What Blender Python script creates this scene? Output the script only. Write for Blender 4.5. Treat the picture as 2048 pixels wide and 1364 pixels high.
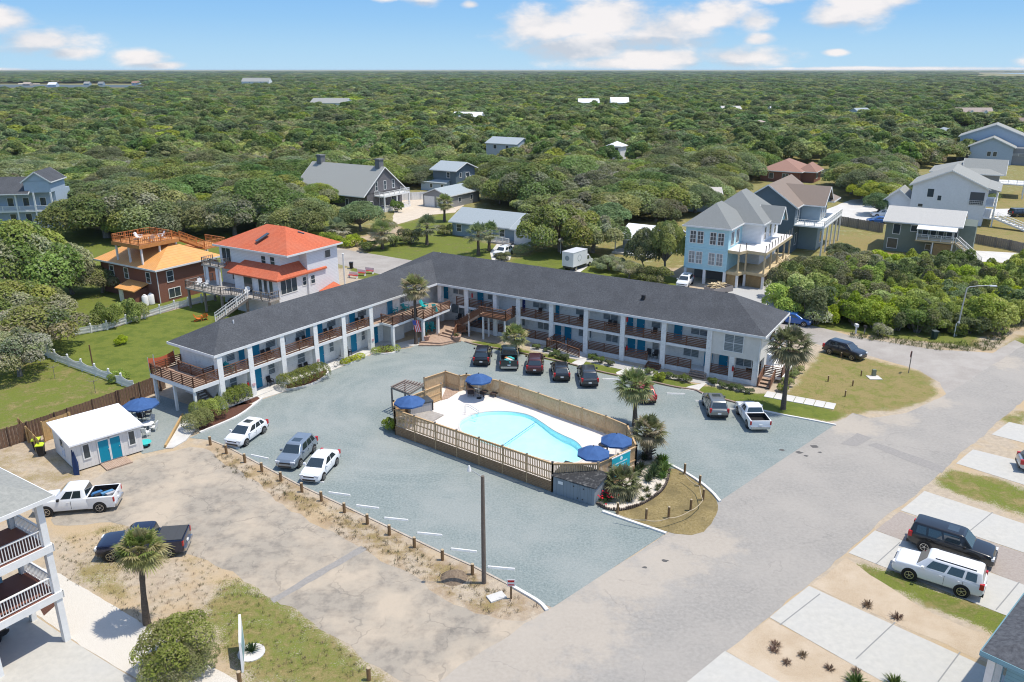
import bpy, math, random
import numpy as np
R = math.radians
# ------------------------------------------------------------------ camera, light, exposure
SC = bpy.context.scene
for o in list(bpy.data.objects): bpy.data.objects.remove(o)
COL = SC.collection
CAMZ, FPX, HOR = 31.0, 1600.0, 139.0
TH = math.atan((682 - HOR) / FPX)
cam = bpy.data.cameras.new('camera'); camo = bpy.data.objects.new('camera', cam); COL.objects.link(camo)
cam.sensor_width = 36.0; cam.lens = 36.0 * FPX / 2048.0
cam.clip_start = 0.5; cam.clip_end = 60000
camo.location = (0, 0, CAMZ); camo.rotation_euler = (R(90) - TH, 0, 0)
SC.camera = camo
SC.view_settings.view_transform = 'Standard'; SC.view_settings.look = 'None'
SC.view_settings.gamma = 1.0; SC.view_settings.exposure = 0.5
SUN_EL, SUN_AZ = 69.0, -2.0          # azimuth measured from +X towards +Y
sl = bpy.data.lights.new('sun', 'SUN'); so = bpy.data.objects.new('sun', sl); COL.objects.link(so)
sl.energy = 3.2; sl.angle = R(0.55); sl.color = (1.0, 0.935, 0.825)
so.rotation_euler = (R(90 - SUN_EL), 0, R(SUN_AZ + 90)); so.location = (0, 0, 80)
SC.cycles.filter_width = 1.1; SC.cycles.max_bounces = 6; SC.cycles.diffuse_bounces = 3; SC.cycles.glossy_bounces = 3; SC.cycles.transmission_bounces = 4
SC.cycles.transparent_max_bounces = 6

W = bpy.data.worlds.new('World'); SC.world = W; W.use_nodes = True
def world():
    nt = W.node_tree; nt.nodes.clear(); L = nt.links.new
    N = nt.nodes.new
    out = N('ShaderNodeOutputWorld'); bg = N('ShaderNodeBackground'); L(bg.outputs[0], out.inputs[0])
    sky = N('ShaderNodeTexSky'); sky.sky_type = 'NISHITA'; sky.sun_disc = False
    sky.sun_elevation = R(SUN_EL); sky.sun_rotation = R(90 - SUN_AZ); sky.altitude = 30; sky.dust_density = 0.6; sky.ozone_density = 1.6
    tc = N('ShaderNodeTexCoord'); sx = N('ShaderNodeSeparateXYZ'); L(tc.outputs['Generated'], sx.inputs[0])
    def M(op, a, b=None, c=None):
        m = N('ShaderNodeMath'); m.operation = op
        for i, x in enumerate((a, b, c)):
            if x is None: continue
            if isinstance(x, (int, float)): m.inputs[i].default_value = x
            else: L(x, m.inputs[i])
        return m.outputs[0]
    el = M('ARCSINE', sx.outputs[2]); az = M('ARCTAN2', sx.outputs[0], sx.outputs[1])
    # clear sky: pale near the horizon, blue above (radiance before the strength below)
    ramp = N('ShaderNodeValToRGB'); L(M('MULTIPLY', el, 1 / 0.40), ramp.inputs[0])
    cr = ramp.color_ramp; cr.elements[0].position = 0; cr.elements[0].color = (2.3, 3.4, 4.3, 1)
    cr.elements[1].position = 1; cr.elements[1].color = (0.75, 1.7, 4.0, 1)
    for p, c in ((0.06, (2.0, 3.2, 4.3)), (0.14, (1.5, 2.8, 4.3)), (0.24, (1.1, 2.4, 4.3))):
        e = cr.elements.new(p); e.color = (*c, 1)
    mixs = N('ShaderNodeMix'); mixs.data_type = 'RGBA'
    f = N('ShaderNodeMapRange'); f.inputs[1].default_value = 0.12; f.inputs[2].default_value = 0.40; L(el, f.inputs[0])
    L(f.outputs[0], mixs.inputs['Factor']); L(ramp.outputs[0], mixs.inputs['A']); L(sky.outputs[0], mixs.inputs['B'])
    # clouds: noisy soft ellipses at fixed directions
    nz = N('ShaderNodeTexNoise'); nz.inputs['Scale'].default_value = 15; nz.inputs['Detail'].default_value = 9; nz.inputs['Roughness'].default_value = 0.58
    mp = N('ShaderNodeMapping'); mp.inputs['Scale'].default_value = (1, 1, 2.2); L(tc.outputs['Generated'], mp.inputs[0]); L(mp.outputs[0], nz.inputs['Vector'])
    clouds = [(60, 76, 90, 26), (120, 62, 60, 22), (180, 95, 85, 24), (235, 112, 45, 14), (362, 122, 48, 16), (400, 132, 40, 8), (70, 141, 90, 5), (708, 4, 52, 14), (868, 10, 36, 18), (800, 10, 26, 10), (952, 24, 18, 8),
              (1075, 66, 95, 44), (1140, 100, 120, 32), (1200, 48, 130, 44), (1300, 70, 130, 50), (1390, 46, 70, 30), (1450, 55, 40, 20), (1290, 118, 140, 24), (1420, 116, 110, 22), (1200, 128, 90, 14),
              (1400, 4, 130, 16), (1500, 12, 60, 16), (1590, 48, 60, 24), (1640, 34, 80, 36), (1695, 22, 44, 18), (1640, 8, 60, 14), (2030, 122, 60, 24), (1975, 128, 40, 8), (1600, 110, 22, 6), (1460, 86, 30, 12), (1700, 138, 240, 4)]
    best = None; bot = None
    hw = []
    for (px, py, rx, ry) in clouds:
        a0 = math.atan2((px - 1024) / FPX, math.cos(TH)); e0 = (HOR - py) / FPX * 0.985
        dx = M('MULTIPLY', M('SUBTRACT', az, a0), FPX / rx); dy = M('MULTIPLY', M('SUBTRACT', el, e0), FPX / ry)
        d = M('SQRT', M('ADD', M('MULTIPLY', dx, dx), M('MULTIPLY', dy, dy)))
        v = M('SUBTRACT', 1.0, d)
        best = v if best is None else M('MAXIMUM', best, v)
    dens = M('ADD', best, M('MULTIPLY_ADD', nz.outputs[0], 2.4, -1.06))
    cm = N('ShaderNodeMapRange'); cm.interpolation_type = 'SMOOTHSTEP'; cm.inputs[1].default_value = -0.08; cm.inputs[2].default_value = 0.80; L(dens, cm.inputs[0])
    lit = N('ShaderNodeMapRange'); lit.inputs[1].default_value = -0.12; lit.inputs[2].default_value = 0.55; L(M('ADD', M('MULTIPLY', best, .25), M('MULTIPLY_ADD', nz.outputs[0], 2.2, -0.85)), lit.inputs[0])
    sh_ = None
    for (px, py, rx, ry) in [(1100, 106, 130, 24), (1240, 94, 120, 16), (1380, 92, 60, 12), (165, 114, 70, 11), (70, 92, 60, 8), (2040, 134, 44, 10), (1400, 133, 90, 8), (1610, 66, 70, 9), (365, 134, 40, 7), (868, 24, 30, 6)]:
        a0 = math.atan2((px - 1024) / FPX, math.cos(TH)); e0 = (HOR - py) / FPX * 0.985
        dx = M('MULTIPLY', M('SUBTRACT', az, a0), FPX / rx); dy = M('MULTIPLY', M('SUBTRACT', el, e0), FPX / ry)
        v = M('MAXIMUM', M('SUBTRACT', 1.0, M('SQRT', M('ADD', M('MULTIPLY', dx, dx), M('MULTIPLY', dy, dy)))), 0.0); sh_ = v if sh_ is None else M('MAXIMUM', sh_, v)
    cc = N('ShaderNodeMix'); cc.data_type = 'RGBA'; L(M('MAXIMUM', M('SUBTRACT', lit.outputs[0], M('MULTIPLY', sh_, M('MULTIPLY_ADD', nz.outputs[0], -3.2, 3.0))), 0.0), cc.inputs['Factor'])
    cc.inputs['A'].default_value = (2.75, 3.0, 3.4, 1); cc.inputs['B'].default_value = (4.5, 4.3, 4.25, 1)
    mx = N('ShaderNodeMix'); mx.data_type = 'RGBA'; L(M('MULTIPLY', cm.outputs[0], 0.95), mx.inputs['Factor']); L(mixs.outputs['Result'], mx.inputs['A']); L(cc.outputs['Result'], mx.inputs['B'])
    L(mx.outputs['Result'], bg.inputs[0]); bg.inputs[1].default_value = 0.15
world()

# ------------------------------------------------------------------ photo pixel <-> world point (ground plan taken from the photograph)
_c, _s = math.cos(TH), math.sin(TH)
def g(px, py, z=0.0):
    x = (px - 1024) / FPX; y = -(py - 682) / FPX
    d = (x, _c + y * _s, -_s + y * _c); t = (z - CAMZ) / d[2]
    return (d[0] * t, d[1] * t, z)
def P(p):
    v = (p[0], p[1], p[2] - CAMZ); zc = v[1] * _c - v[2] * _s; yc = v[1] * _s + v[2] * _c
    return 1024 + FPX * v[0] / zc, 682 - FPX * yc / zc
def g2(px, py, z=0.0): return g(px, py, z)[:2]

# ------------------------------------------------------------------ mesh builder
class MB:
    def __init__(s, X=None): s.v = []; s.f = []; s.m = []; s.X = X
    def add(s, vs, fs, mi=0):
        b = len(s.v)
        s.v += [s.X(p) for p in vs] if s.X else [tuple(p) for p in vs]
        for f in fs: s.f.append(tuple(b + i for i in f)); s.m.append(mi)
    def box(s, x0, y0, z0, x1, y1, z1, mi=0):
        if x1 < x0: x0, x1 = x1, x0
        if y1 < y0: y0, y1 = y1, y0
        if z1 < z0: z0, z1 = z1, z0
        s.add([(x0, y0, z0), (x1, y0, z0), (x1, y1, z0), (x0, y1, z0), (x0, y0, z1), (x1, y0, z1), (x1, y1, z1), (x0, y1, z1)],
              [(3, 2, 1, 0), (4, 5, 6, 7), (0, 1, 5, 4), (1, 2, 6, 5), (2, 3, 7, 6), (3, 0, 4, 7)], mi)
    def bar(s, p, q, w, h=None, mi=0):
        h = h or w; p = np.array(p, float); q = np.array(q, float); d = q - p; L = np.linalg.norm(d)
        if L < 1e-6: return
        d /= L; up = np.array((0, 0, 1.0)) if abs(d[2]) < 0.95 else np.array((1.0, 0, 0))
        a = np.cross(d, up); a /= np.linalg.norm(a); b = np.cross(a, d)
        vs = []
        for e in (p, q):
            for (i, j) in ((-1, -1), (1, -1), (1, 1), (-1, 1)): vs.append(tuple(e + a * i * w / 2 + b * j * h / 2))
        s.add(vs, [(0, 1, 2, 3), (7, 6, 5, 4), (4, 5, 1, 0), (5, 6, 2, 1), (6, 7, 3, 2), (7, 4, 0, 3)], mi)
    def tube(s, pts, rad, n=8, mi=0, cap=True):
        pts = [np.array(p, float) for p in pts]
        if isinstance(rad, (int, float)): rad = [rad] * len(pts)
        vs = []; fs = []
        for i, p in enumerate(pts):
            d = pts[min(i + 1, len(pts) - 1)] - pts[max(i - 1, 0)]; d /= (np.linalg.norm(d) + 1e-9)
            up = np.array((0, 0, 1.0)) if abs(d[2]) < 0.9 else np.array((1.0, 0, 0))
            a = np.cross(d, up); a /= np.linalg.norm(a); b = np.cross(d, a)
            for k in range(n):
                t = 2 * math.pi * k / n; vs.append(tuple(p + rad[i] * (a * math.cos(t) + b * math.sin(t))))
        for i in range(len(pts) - 1):
            for k in range(n):
                k2 = (k + 1) % n; fs.append((i * n + k, i * n + k2, (i + 1) * n + k2, (i + 1) * n + k))
        if cap: fs.append(tuple(range(n - 1, -1, -1))); fs.append(tuple((len(pts) - 1) * n + k for k in range(n)))
        s.add(vs, fs, mi)
    def prism(s, poly, z0, z1, mi=0):
        n = len(poly); ar = sum(poly[i][0] * poly[(i + 1) % n][1] - poly[(i + 1) % n][0] * poly[i][1] for i in range(n))
        if ar < 0: poly = poly[::-1]
        s.add([(p[0], p[1], z0) for p in poly] + [(p[0], p[1], z1) for p in poly],
              [tuple(range(n - 1, -1, -1)), tuple(range(n, 2 * n))] + [(i, (i + 1) % n, n + (i + 1) % n, n + i) for i in range(n)], mi)
    def sect(s, sec, axis, a0, a1, mi=0):
        """extrude a closed (h, z) section along x or y"""
        n = len(sec); vs = []
        for a in (a0, a1):
            for (h, z) in sec: vs.append((a, h, z) if axis == 'x' else (h, a, z))
        s.add(vs, [tuple(range(n)), tuple(range(2 * n - 1, n - 1, -1))] + [((i + 1) % n, i, n + i, n + (i + 1) % n) for i in range(n)], mi)
    def lathe(s, prof, c=(0, 0, 0), n=16, mi=0, axis='z'):
        vs = []; fs = []
        for (r, h) in prof:
            for k in range(n):
                t = 2 * math.pi * k / n; x, y = r * math.cos(t), r * math.sin(t)
                vs.append((c[0] + x, c[1] + y, c[2] + h) if axis == 'z' else (c[0] + x, c[1] + h, c[2] + y))
        for i in range(len(prof) - 1):
            for k in range(n):
                k2 = (k + 1) % n; q = (i * n + k, i * n + k2, (i + 1) * n + k2, (i + 1) * n + k); fs.append(q if axis == 'z' else q[::-1])
        e = (len(prof) - 1) * n
        fs.append(tuple(range(n - 1, -1, -1)) if axis == 'z' else tuple(range(n))); q = tuple(e + k for k in range(n)); fs.append(q if axis == 'z' else q[::-1])
        s.add(vs, fs, mi)
    def build(s, name, mats, parent=None, loc=(0, 0, 0), rz=0, smooth=None, label=None):
        me = bpy.data.meshes.new(name); me.from_pydata(s.v, [], s.f)
        if not isinstance(mats, (list, tuple)): mats = [mats]
        for m in mats: me.materials.append(m)
        if len(mats) > 1: me.polygons.foreach_set('material_index', s.m)
        me.update()
        if smooth is not None:
            me.polygons.foreach_set('use_smooth', [True] * len(me.polygons)); me.set_sharp_from_angle(angle=R(smooth))
        o = bpy.data.objects.new(name, me); COL.objects.link(o); o.location = loc; o.rotation_euler = (0, 0, rz)
        if parent: o.parent = parent
        if label: o['label'] = label
        return o
def frame(ox, oy, deg):
    c, s = math.cos(R(deg)), math.sin(R(deg))
    return lambda p: (ox + p[0] * c - p[1] * s, oy + p[0] * s + p[1] * c, p[2])
def inv(ox, oy, deg):
    c, s = math.cos(R(deg)), math.sin(R(deg))
    return lambda p: ((p[0] - ox) * c + (p[1] - oy) * s, -(p[0] - ox) * s + (p[1] - oy) * c) + tuple(p[2:])
def thing(name, label, cat, loc=(0, 0, 0), rz=0, group=None, kind=None):
    o = bpy.data.objects.new(name, None); COL.objects.link(o); o.empty_display_size = 0.2
    o.location = loc if len(loc) == 3 else (*loc, 0); o.rotation_euler = (0, 0, rz)
    return tag(o, label, cat, group, kind)
def tag(o, label=None, cat=None, group=None, kind=None):
    if label: o['label'] = label
    if cat: o['category'] = cat
    if group: o['group'] = group
    if kind: o['kind'] = kind
    return o
def dup(root, loc, rz=0, label=None, group=None, scale=None):
    def cp(o, par):
        c = o.copy(); COL.objects.link(c)
        if par: c.parent = par
        for ch in o.children: cp(ch, c)
        return c
    r = cp(root, None); r.location = loc if len(loc) == 3 else (*loc, 0); r.rotation_euler = (0, 0, rz)
    if scale: r.scale = scale if isinstance(scale, tuple) else (scale,) * 3
    if label: r['label'] = label
    if group: r['group'] = group
    return r

# ------------------------------------------------------------------ materials
MT = {}
def mat(name, col, rough=0.75, col2=None, scale=8.0, detail=5, spec=0.3, bump=0.0, bscale=None, metal=0.0, coat=0.0, lo=0.35, hi=0.65, coords='Object', stretch=None, big=None, bigscale=0.3, bigamt=0.5, lines=None, cracks=None, swirl=None, drift=None):
    if name in MT: return MT[name]
    m = bpy.data.materials.new(name); m.use_nodes = True; nt = m.node_tree; L = nt.links.new; N = nt.nodes.new
    b = nt.nodes['Principled BSDF']; b.inputs['Roughness'].default_value = rough; b.inputs['Metallic'].default_value = metal
    b.inputs['Specular IOR Level'].default_value = spec; b.inputs['Coat Weight'].default_value = coat; b.inputs['Coat Roughness'].default_value = 0.05
    b.inputs['Base Color'].default_value = (*col, 1)
    src = None; tc = N('ShaderNodeTexCoord'); vec = tc.outputs[coords]
    if stretch:
        mp = N('ShaderNodeMapping'); mp.inputs['Scale'].default_value = stretch; L(vec, mp.inputs[0]); vec = mp.outputs[0]
    def noise(sc, det, lo, hi):
        n = N('ShaderNodeTexNoise'); n.inputs['Scale'].default_value = sc; n.inputs['Detail'].default_value = det; n.inputs['Roughness'].default_value = 0.65; L(vec, n.inputs['Vector'])
        r = N('ShaderNodeMapRange'); r.inputs[1].default_value = lo; r.inputs[2].default_value = hi; L(n.outputs[0], r.inputs[0]); return n, r
    def mix(a, bb, f, amt=1.0):
        x = N('ShaderNodeMix'); x.data_type = 'RGBA'
        if amt != 1.0:
            q = N('ShaderNodeMath'); q.operation = 'MULTIPLY'; q.inputs[1].default_value = amt; L(f, q.inputs[0]); f = q.outputs[0]
        L(f, x.inputs['Factor'])
        for k, v in (('A', a), ('B', bb)):
            if isinstance(v, tuple): x.inputs[k].default_value = (*v[:3], 1)
            else: L(v, x.inputs[k])
        return x.outputs['Result']
    cur = col; nn = None
    if col2:
        nn, r = noise(scale, detail, lo, hi); cur = mix(col, col2, r.outputs[0])
    if big:
        _, r = noise(bigscale, 6, 0.42, 0.62); cur = mix(cur, big, r.outputs[0], bigamt)
    if swirl:                                        # (centre, inner radius, outer radius, colour, amount): wheel tracks sweeping round a corner
        (sx0, sy0), ra, rb, sc_, am = swirl; sx = N('ShaderNodeSeparateXYZ'); L(tc.outputs[coords], sx.inputs[0])
        def M(op, a, b_=0.0):
            q = N('ShaderNodeMath'); q.operation = op
            for i, v in enumerate((a, b_)):
                if isinstance(v, (int, float)): q.inputs[i].default_value = v
                else: L(v, q.inputs[i])
            return q.outputs[0]
        dx, dy = M('SUBTRACT', sx.outputs[0], sx0), M('SUBTRACT', sx.outputs[1], sy0); rad = M('SQRT', M('ADD', M('MULTIPLY', dx, dx), M('MULTIPLY', dy, dy)))
        cv = N('ShaderNodeCombineXYZ'); L(M('MULTIPLY', rad, 0.75), cv.inputs[0]); L(M('MULTIPLY', M('ARCTAN2', dy, dx), 1.6), cv.inputs[1])
        n = N('ShaderNodeTexNoise'); n.inputs['Scale'].default_value = 1.0; n.inputs['Detail'].default_value = 5; L(cv.outputs[0], n.inputs['Vector'])
        r = N('ShaderNodeMapRange'); r.inputs[1].default_value = .44; r.inputs[2].default_value = .62; L(n.outputs[0], r.inputs[0])
        k1 = N('ShaderNodeMapRange'); k1.interpolation_type = 'SMOOTHSTEP'; k1.inputs[1].default_value = ra; k1.inputs[2].default_value = ra + 3; L(rad, k1.inputs[0]); k2 = N('ShaderNodeMapRange'); k2.interpolation_type = 'SMOOTHSTEP'; k2.inputs[1].default_value = rb; k2.inputs[2].default_value = rb - 4; L(rad, k2.inputs[0])
        cur = mix(cur, sc_, M('MULTIPLY', r.outputs[0], M('MULTIPLY', k1.outputs[0], k2.outputs[0])), am)
    if drift:                                        # (colour, [(x, y, radius)]): sand blown over the edge of the paving
        sx = N('ShaderNodeSeparateXYZ'); L(tc.outputs[coords], sx.inputs[0]); acc = None
        def M(op, a, b_=0.0):
            q = N('ShaderNodeMath'); q.operation = op
            for i, v in enumerate((a, b_)):
                if isinstance(v, (int, float)): q.inputs[i].default_value = v
                else: L(v, q.inputs[i])
            return q.outputs[0]
        for (bx, by, br) in drift[1]:
            dx, dy = M('SUBTRACT', sx.outputs[0], bx), M('SUBTRACT', sx.outputs[1], by); v = M('SUBTRACT', 1.0, M('DIVIDE', M('SQRT', M('ADD', M('MULTIPLY', dx, dx), M('MULTIPLY', dy, dy))), br)); acc = v if acc is None else M('MAXIMUM', acc, v)
        n, r = noise(.9, 7, .3, .7); r2 = N('ShaderNodeMapRange'); r2.interpolation_type = 'SMOOTHSTEP'; r2.inputs[1].default_value = .35; r2.inputs[2].default_value = .95; L(M('ADD', acc, M('MULTIPLY', r.outputs[0], .7)), r2.inputs[0]); cur = mix(cur, drift[0], r2.outputs[0], .42)
    if cracks:                                       # (scale, width, colour)
        vo = N('ShaderNodeTexVoronoi'); vo.feature = 'DISTANCE_TO_EDGE'; vo.inputs['Scale'].default_value = cracks[0]; n = N('ShaderNodeTexNoise'); n.inputs['Scale'].default_value = 1.3; L(vec, n.inputs['Vector'])
        ad = N('ShaderNodeVectorMath'); ad.operation = 'ADD'; L(vec, ad.inputs[0]); L(n.outputs['Color'], ad.inputs[1]); L(ad.outputs[0], vo.inputs['Vector'])
        q = N('ShaderNodeMath'); q.operation = 'LESS_THAN'; q.inputs[1].default_value = cracks[1]; L(vo.outputs[0], q.inputs[0]); n2, r2 = noise(.35, 3, .46, .54)
        q2 = N('ShaderNodeMath'); q2.operation = 'MULTIPLY'; L(q.outputs[0], q2.inputs[0]); L(r2.outputs[0], q2.inputs[1]); cur = mix(cur, cracks[2], q2.outputs[0], cracks[3])
    if lines:                                        # (axis, spacing, width fraction, colour)
        ax, spc, wd, lc = lines
        sx = N('ShaderNodeSeparateXYZ'); L(tc.outputs[coords], sx.inputs[0])
        q = N('ShaderNodeMath'); q.operation = 'MULTIPLY'; q.inputs[1].default_value = 1 / spc; L(sx.outputs[ax], q.inputs[0])
        q2 = N('ShaderNodeMath'); q2.operation = 'FRACT'; L(q.outputs[0], q2.inputs[0])
        q3 = N('ShaderNodeMath'); q3.operation = 'LESS_THAN'; q3.inputs[1].default_value = wd; L(q2.outputs[0], q3.inputs[0])
        cur = mix(cur, lc, q3.outputs[0])
    if not isinstance(cur, tuple): L(cur, b.inputs['Base Color'])
    if bump and (nn or bscale):
        n2 = N('ShaderNodeTexNoise'); n2.inputs['Scale'].default_value = bscale or scale; n2.inputs['Detail'].default_value = 4; L(vec, n2.inputs['Vector'])
        bp = N('ShaderNodeBump'); bp.inputs['Strength'].default_value = bump; bp.inputs['Distance'].default_value = 0.05; L(n2.outputs[0], bp.inputs['Height']); L(bp.outputs[0], b.inputs['Normal'])
    MT[name] = m; return m
def leafmat(name, rough=0.6, trans=0.34):
    """foliage: colour comes from a per-leaf attribute, shifted a little from plant to plant"""
    if name in MT: return MT[name]
    m = bpy.data.materials.new(name); m.use_nodes = True; nt = m.node_tree; L = nt.links.new; N = nt.nodes.new
    b = nt.nodes['Principled BSDF']; b.inputs['Roughness'].default_value = rough; b.inputs['Specular IOR Level'].default_value = 0.25
    at = N('ShaderNodeAttribute'); at.attribute_name = 'leaf'
    oi = N('ShaderNodeObjectInfo'); hs = N('ShaderNodeHueSaturation')
    for k, lo, hi in (('Hue', 0.480, 0.517), ('Value', 0.72, 1.25), ('Saturation', 0.75, 1.1)):
        r = N('ShaderNodeMapRange'); r.inputs[3].default_value = lo; r.inputs[4].default_value = hi
        q = N('ShaderNodeMath'); q.operation = 'FRACT'; q2 = N('ShaderNodeMath'); q2.operation = 'MULTIPLY'; q2.inputs[1].default_value = {'Hue': 1.0, 'Value': 7.31, 'Saturation': 3.77}[k]
        L(oi.outputs['Random'], q2.inputs[0]); L(q2.outputs[0], q.inputs[0]); L(q.outputs[0], r.inputs[0]); L(r.outputs[0], hs.inputs[k])
    L(at.outputs['Color'], hs.inputs['Color']); L(hs.outputs[0], b.inputs['Base Color'])
    tr = N('ShaderNodeBsdfTranslucent'); L(hs.outputs[0], tr.inputs[0]); mx = N('ShaderNodeMixShader'); mx.inputs[0].default_value = trans
    L(b.outputs[0], mx.inputs[1]); L(tr.outputs[0], mx.inputs[2]); L(mx.outputs[0], nt.nodes['Material Output'].inputs[0])
    MT[name] = m; return m

WHITE = mat('white_paint', (0.78, 0.775, 0.75), 0.55, (0.70, 0.70, 0.68), 3.0)
CREAM = mat('cream_stucco', (0.74, 0.71, 0.65), 0.85, (0.66, 0.63, 0.57), 1.2, bump=0.1, bscale=30)
BLOCK = mat('painted_block', (0.83, 0.815, 0.77), 0.85, (0.62, 0.61, 0.58), 2.2, lo=0.5, hi=0.75, lines=(2, 0.2, 0.06, (0.64, 0.63, 0.60)))
SHING = mat('dark_shingles', (0.052, 0.056, 0.062), 0.9, (0.108, 0.113, 0.122), 7, 8, lo=.36, hi=.68, bump=0.6, bscale=12, big=(0.045, 0.047, 0.052), bigscale=0.5, bigamt=0.4)
TEAL = mat('teal_door_paint', (0.0, 0.19, 0.33), 0.45, (0.005, 0.21, 0.35), 2)
NAVY = mat('navy_door_paint', (0.01, 0.03, 0.16), 0.45)
RAILW = mat('stained_rail_wood', (0.135, 0.062, 0.035), 0.65, (0.19, 0.095, 0.055), 5, stretch=(1, 1, 6))
DECKW = mat('deck_boards', (0.36, 0.25, 0.18), 0.8, (0.45, 0.33, 0.25), 3, lines=(0, 0.15, 0.10, (0.17, 0.11, 0.08)))
GDECK = mat('grey_deck_boards', (0.33, 0.30, 0.27), 0.85, (0.42, 0.39, 0.35), 3, lines=(1, 0.15, 0.10, (0.16, 0.14, 0.12)))
PINE = mat('new_pine', (0.52, 0.35, 0.16), 0.7, (0.42, 0.27, 0.12), 4, stretch=(1, 1, 5))
FENCEW = mat('pine_pickets', (0.60, 0.42, 0.235), 0.75, (0.44, 0.29, 0.15), 6, stretch=(2, 2, 0.7))
OLDFENCE = mat('weathered_boards', (0.21, 0.125, 0.08), 0.85, (0.13, 0.085, 0.06), 5, stretch=(2, 2, 0.7), lines=(0, 0.15, 0.09, (0.06, 0.04, 0.03)))
GREYW = mat('grey_weathered_wood', (0.20, 0.175, 0.15), 0.85, (0.27, 0.245, 0.215), 5)
CONC = mat('concrete', (0.58, 0.56, 0.52), 0.85, (0.50, 0.48, 0.45), 1.5, big=(0.65, 0.635, 0.60), bigscale=0.25)
CONCD = mat('driveway_concrete', (0.50, 0.48, 0.43), 0.85, (0.44, 0.425, 0.385), 2.5, big=(0.46, 0.45, 0.42), bigscale=0.22, bigamt=0.6)
KERB = mat('white_kerb', (0.72, 0.71, 0.68), 0.8, (0.58, 0.56, 0.53), 2)
GLASS = mat('window_glass', (0.045, 0.06, 0.07), 0.08, spec=0.7)
BLIND = mat('window_with_blinds', (0.26, 0.30, 0.32), 0.15, (0.20, 0.24, 0.26), 2, spec=0.6, lines=(2, 0.16, 0.45, (0.12, 0.15, 0.165)))
CURT = mat('curtained_glass', (0.30, 0.33, 0.34), 0.12, (0.16, 0.19, 0.20), 1.6, spec=0.6)
DARK = mat('dark_plastic', (0.02, 0.02, 0.022), 0.5)
BLACKM = mat('black_metal', (0.025, 0.025, 0.027), 0.4, spec=0.5)
TYRE = mat('tyre_rubber', (0.018, 0.018, 0.018), 0.85)
CHROME = mat('alloy', (0.55, 0.55, 0.55), 0.25, metal=0.9)
AUTOGL = mat('car_glass', (0.022, 0.034, 0.040), 0.05, spec=1.0, coat=0.6)
REDL = mat('red_lamp', (0.45, 0.01, 0.012), 0.25, spec=0.6)
HEADL = mat('headlamp', (0.70, 0.72, 0.74), 0.1, spec=0.8)
RED = mat('red_paint', (0.45, 0.02, 0.02), 0.45)
TURQ = mat('turquoise_plastic', (0.02, 0.36, 0.36), 0.45)
BROWNPL = mat('dark_chair', (0.028, 0.026, 0.028), 0.55)
BLUEFAB = mat('blue_canvas', (0.036, 0.088, 0.225), 0.85, (0.05, 0.12, 0.29), 2)
STEEL = mat('galvanised_steel', (0.50, 0.52, 0.52), 0.4, metal=0.5)
BARK = mat('oak_bark', (0.17, 0.145, 0.12), 0.95, (0.28, 0.25, 0.215), 4, bump=0.6, bscale=9)
PBARK = mat('palm_bark', (0.085, 0.066, 0.052), 0.95, (0.155, 0.125, 0.10), 6, bump=0.9, bscale=10, stretch=(1, 1, 3))
MULCH = mat('bark_mulch', (0.14, 0.06, 0.04), 0.95, (0.07, 0.035, 0.025), 14, bump=0.6)
SHELL = mat('crushed_shell', (0.66, 0.62, 0.55), 0.95, (0.50, 0.46, 0.40), 20, 8, bump=0.4)
LEAF = leafmat('leaves'); PALMLEAF = leafmat('palm_leaves', 0.5, 0.45)
# ------------------------------------------------------------------ ground
rng = np.random.default_rng(7); random.seed(7)
def pw(px, z=0.0): return [g2(x, y, z) for x, y in px]
def inpoly(X, Y, poly):
    ins = np.zeros(X.shape, bool); n = len(poly); j = n - 1
    for i in range(n):
        xi, yi = poly[i]; xj, yj = poly[j]
        c = ((yi > Y) != (yj > Y)) & (X < (xj - xi) * (Y - yi) / ((yj - yi) if abs(yj - yi) > 1e-9 else 1e-9) + xi)
        ins ^= c; j = i
    return ins
def rough(poly, step=0.6, amp=0.12, seed=1):
    rr = random.Random(seed); out = []
    for i in range(len(poly)):
        a = poly[i]; b = poly[(i + 1) % len(poly)]; d = math.hypot(b[0] - a[0], b[1] - a[1]); n = max(1, int(d / step)); 
        nx, ny = -(b[1] - a[1]) / (d + 1e-9), (b[0] - a[0]) / (d + 1e-9); w = 0
        for k in range(n):
            t = k / n; w = w * 0.6 + rr.uniform(-amp, amp) if k else 0
            out.append((a[0] + (b[0] - a[0]) * t + nx * w, a[1] + (b[1] - a[1]) * t + ny * w))
    return out
def smooth(pts, it=2, closed=True):
    for _ in range(it):
        o = []; n = len(pts)
        if not closed: o.append(pts[0])
        for i in range(n if closed else n - 1):
            a, b = pts[i], pts[(i + 1) % n]
            o += [tuple(a[k] * .75 + b[k] * .25 for k in range(len(a))), tuple(a[k] * .25 + b[k] * .75 for k in range(len(a)))]
        if not closed: o.append(pts[-1])
        pts = o
    return pts
def sheet(name, poly, z, m, kind='structure', th=0.0):
    mb = MB()
    if th: mb.prism(poly, z - th, z)
    else:
        ar = sum(poly[i][0] * poly[(i + 1) % len(poly)][1] - poly[(i + 1) % len(poly)][0] * poly[i][1] for i in range(len(poly)))
        if ar < 0: poly = poly[::-1]
        mb.add([(x, y, z) for x, y in poly], [tuple(range(len(poly)))])
    o = mb.build(name, m); o['kind'] = kind; return o
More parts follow.
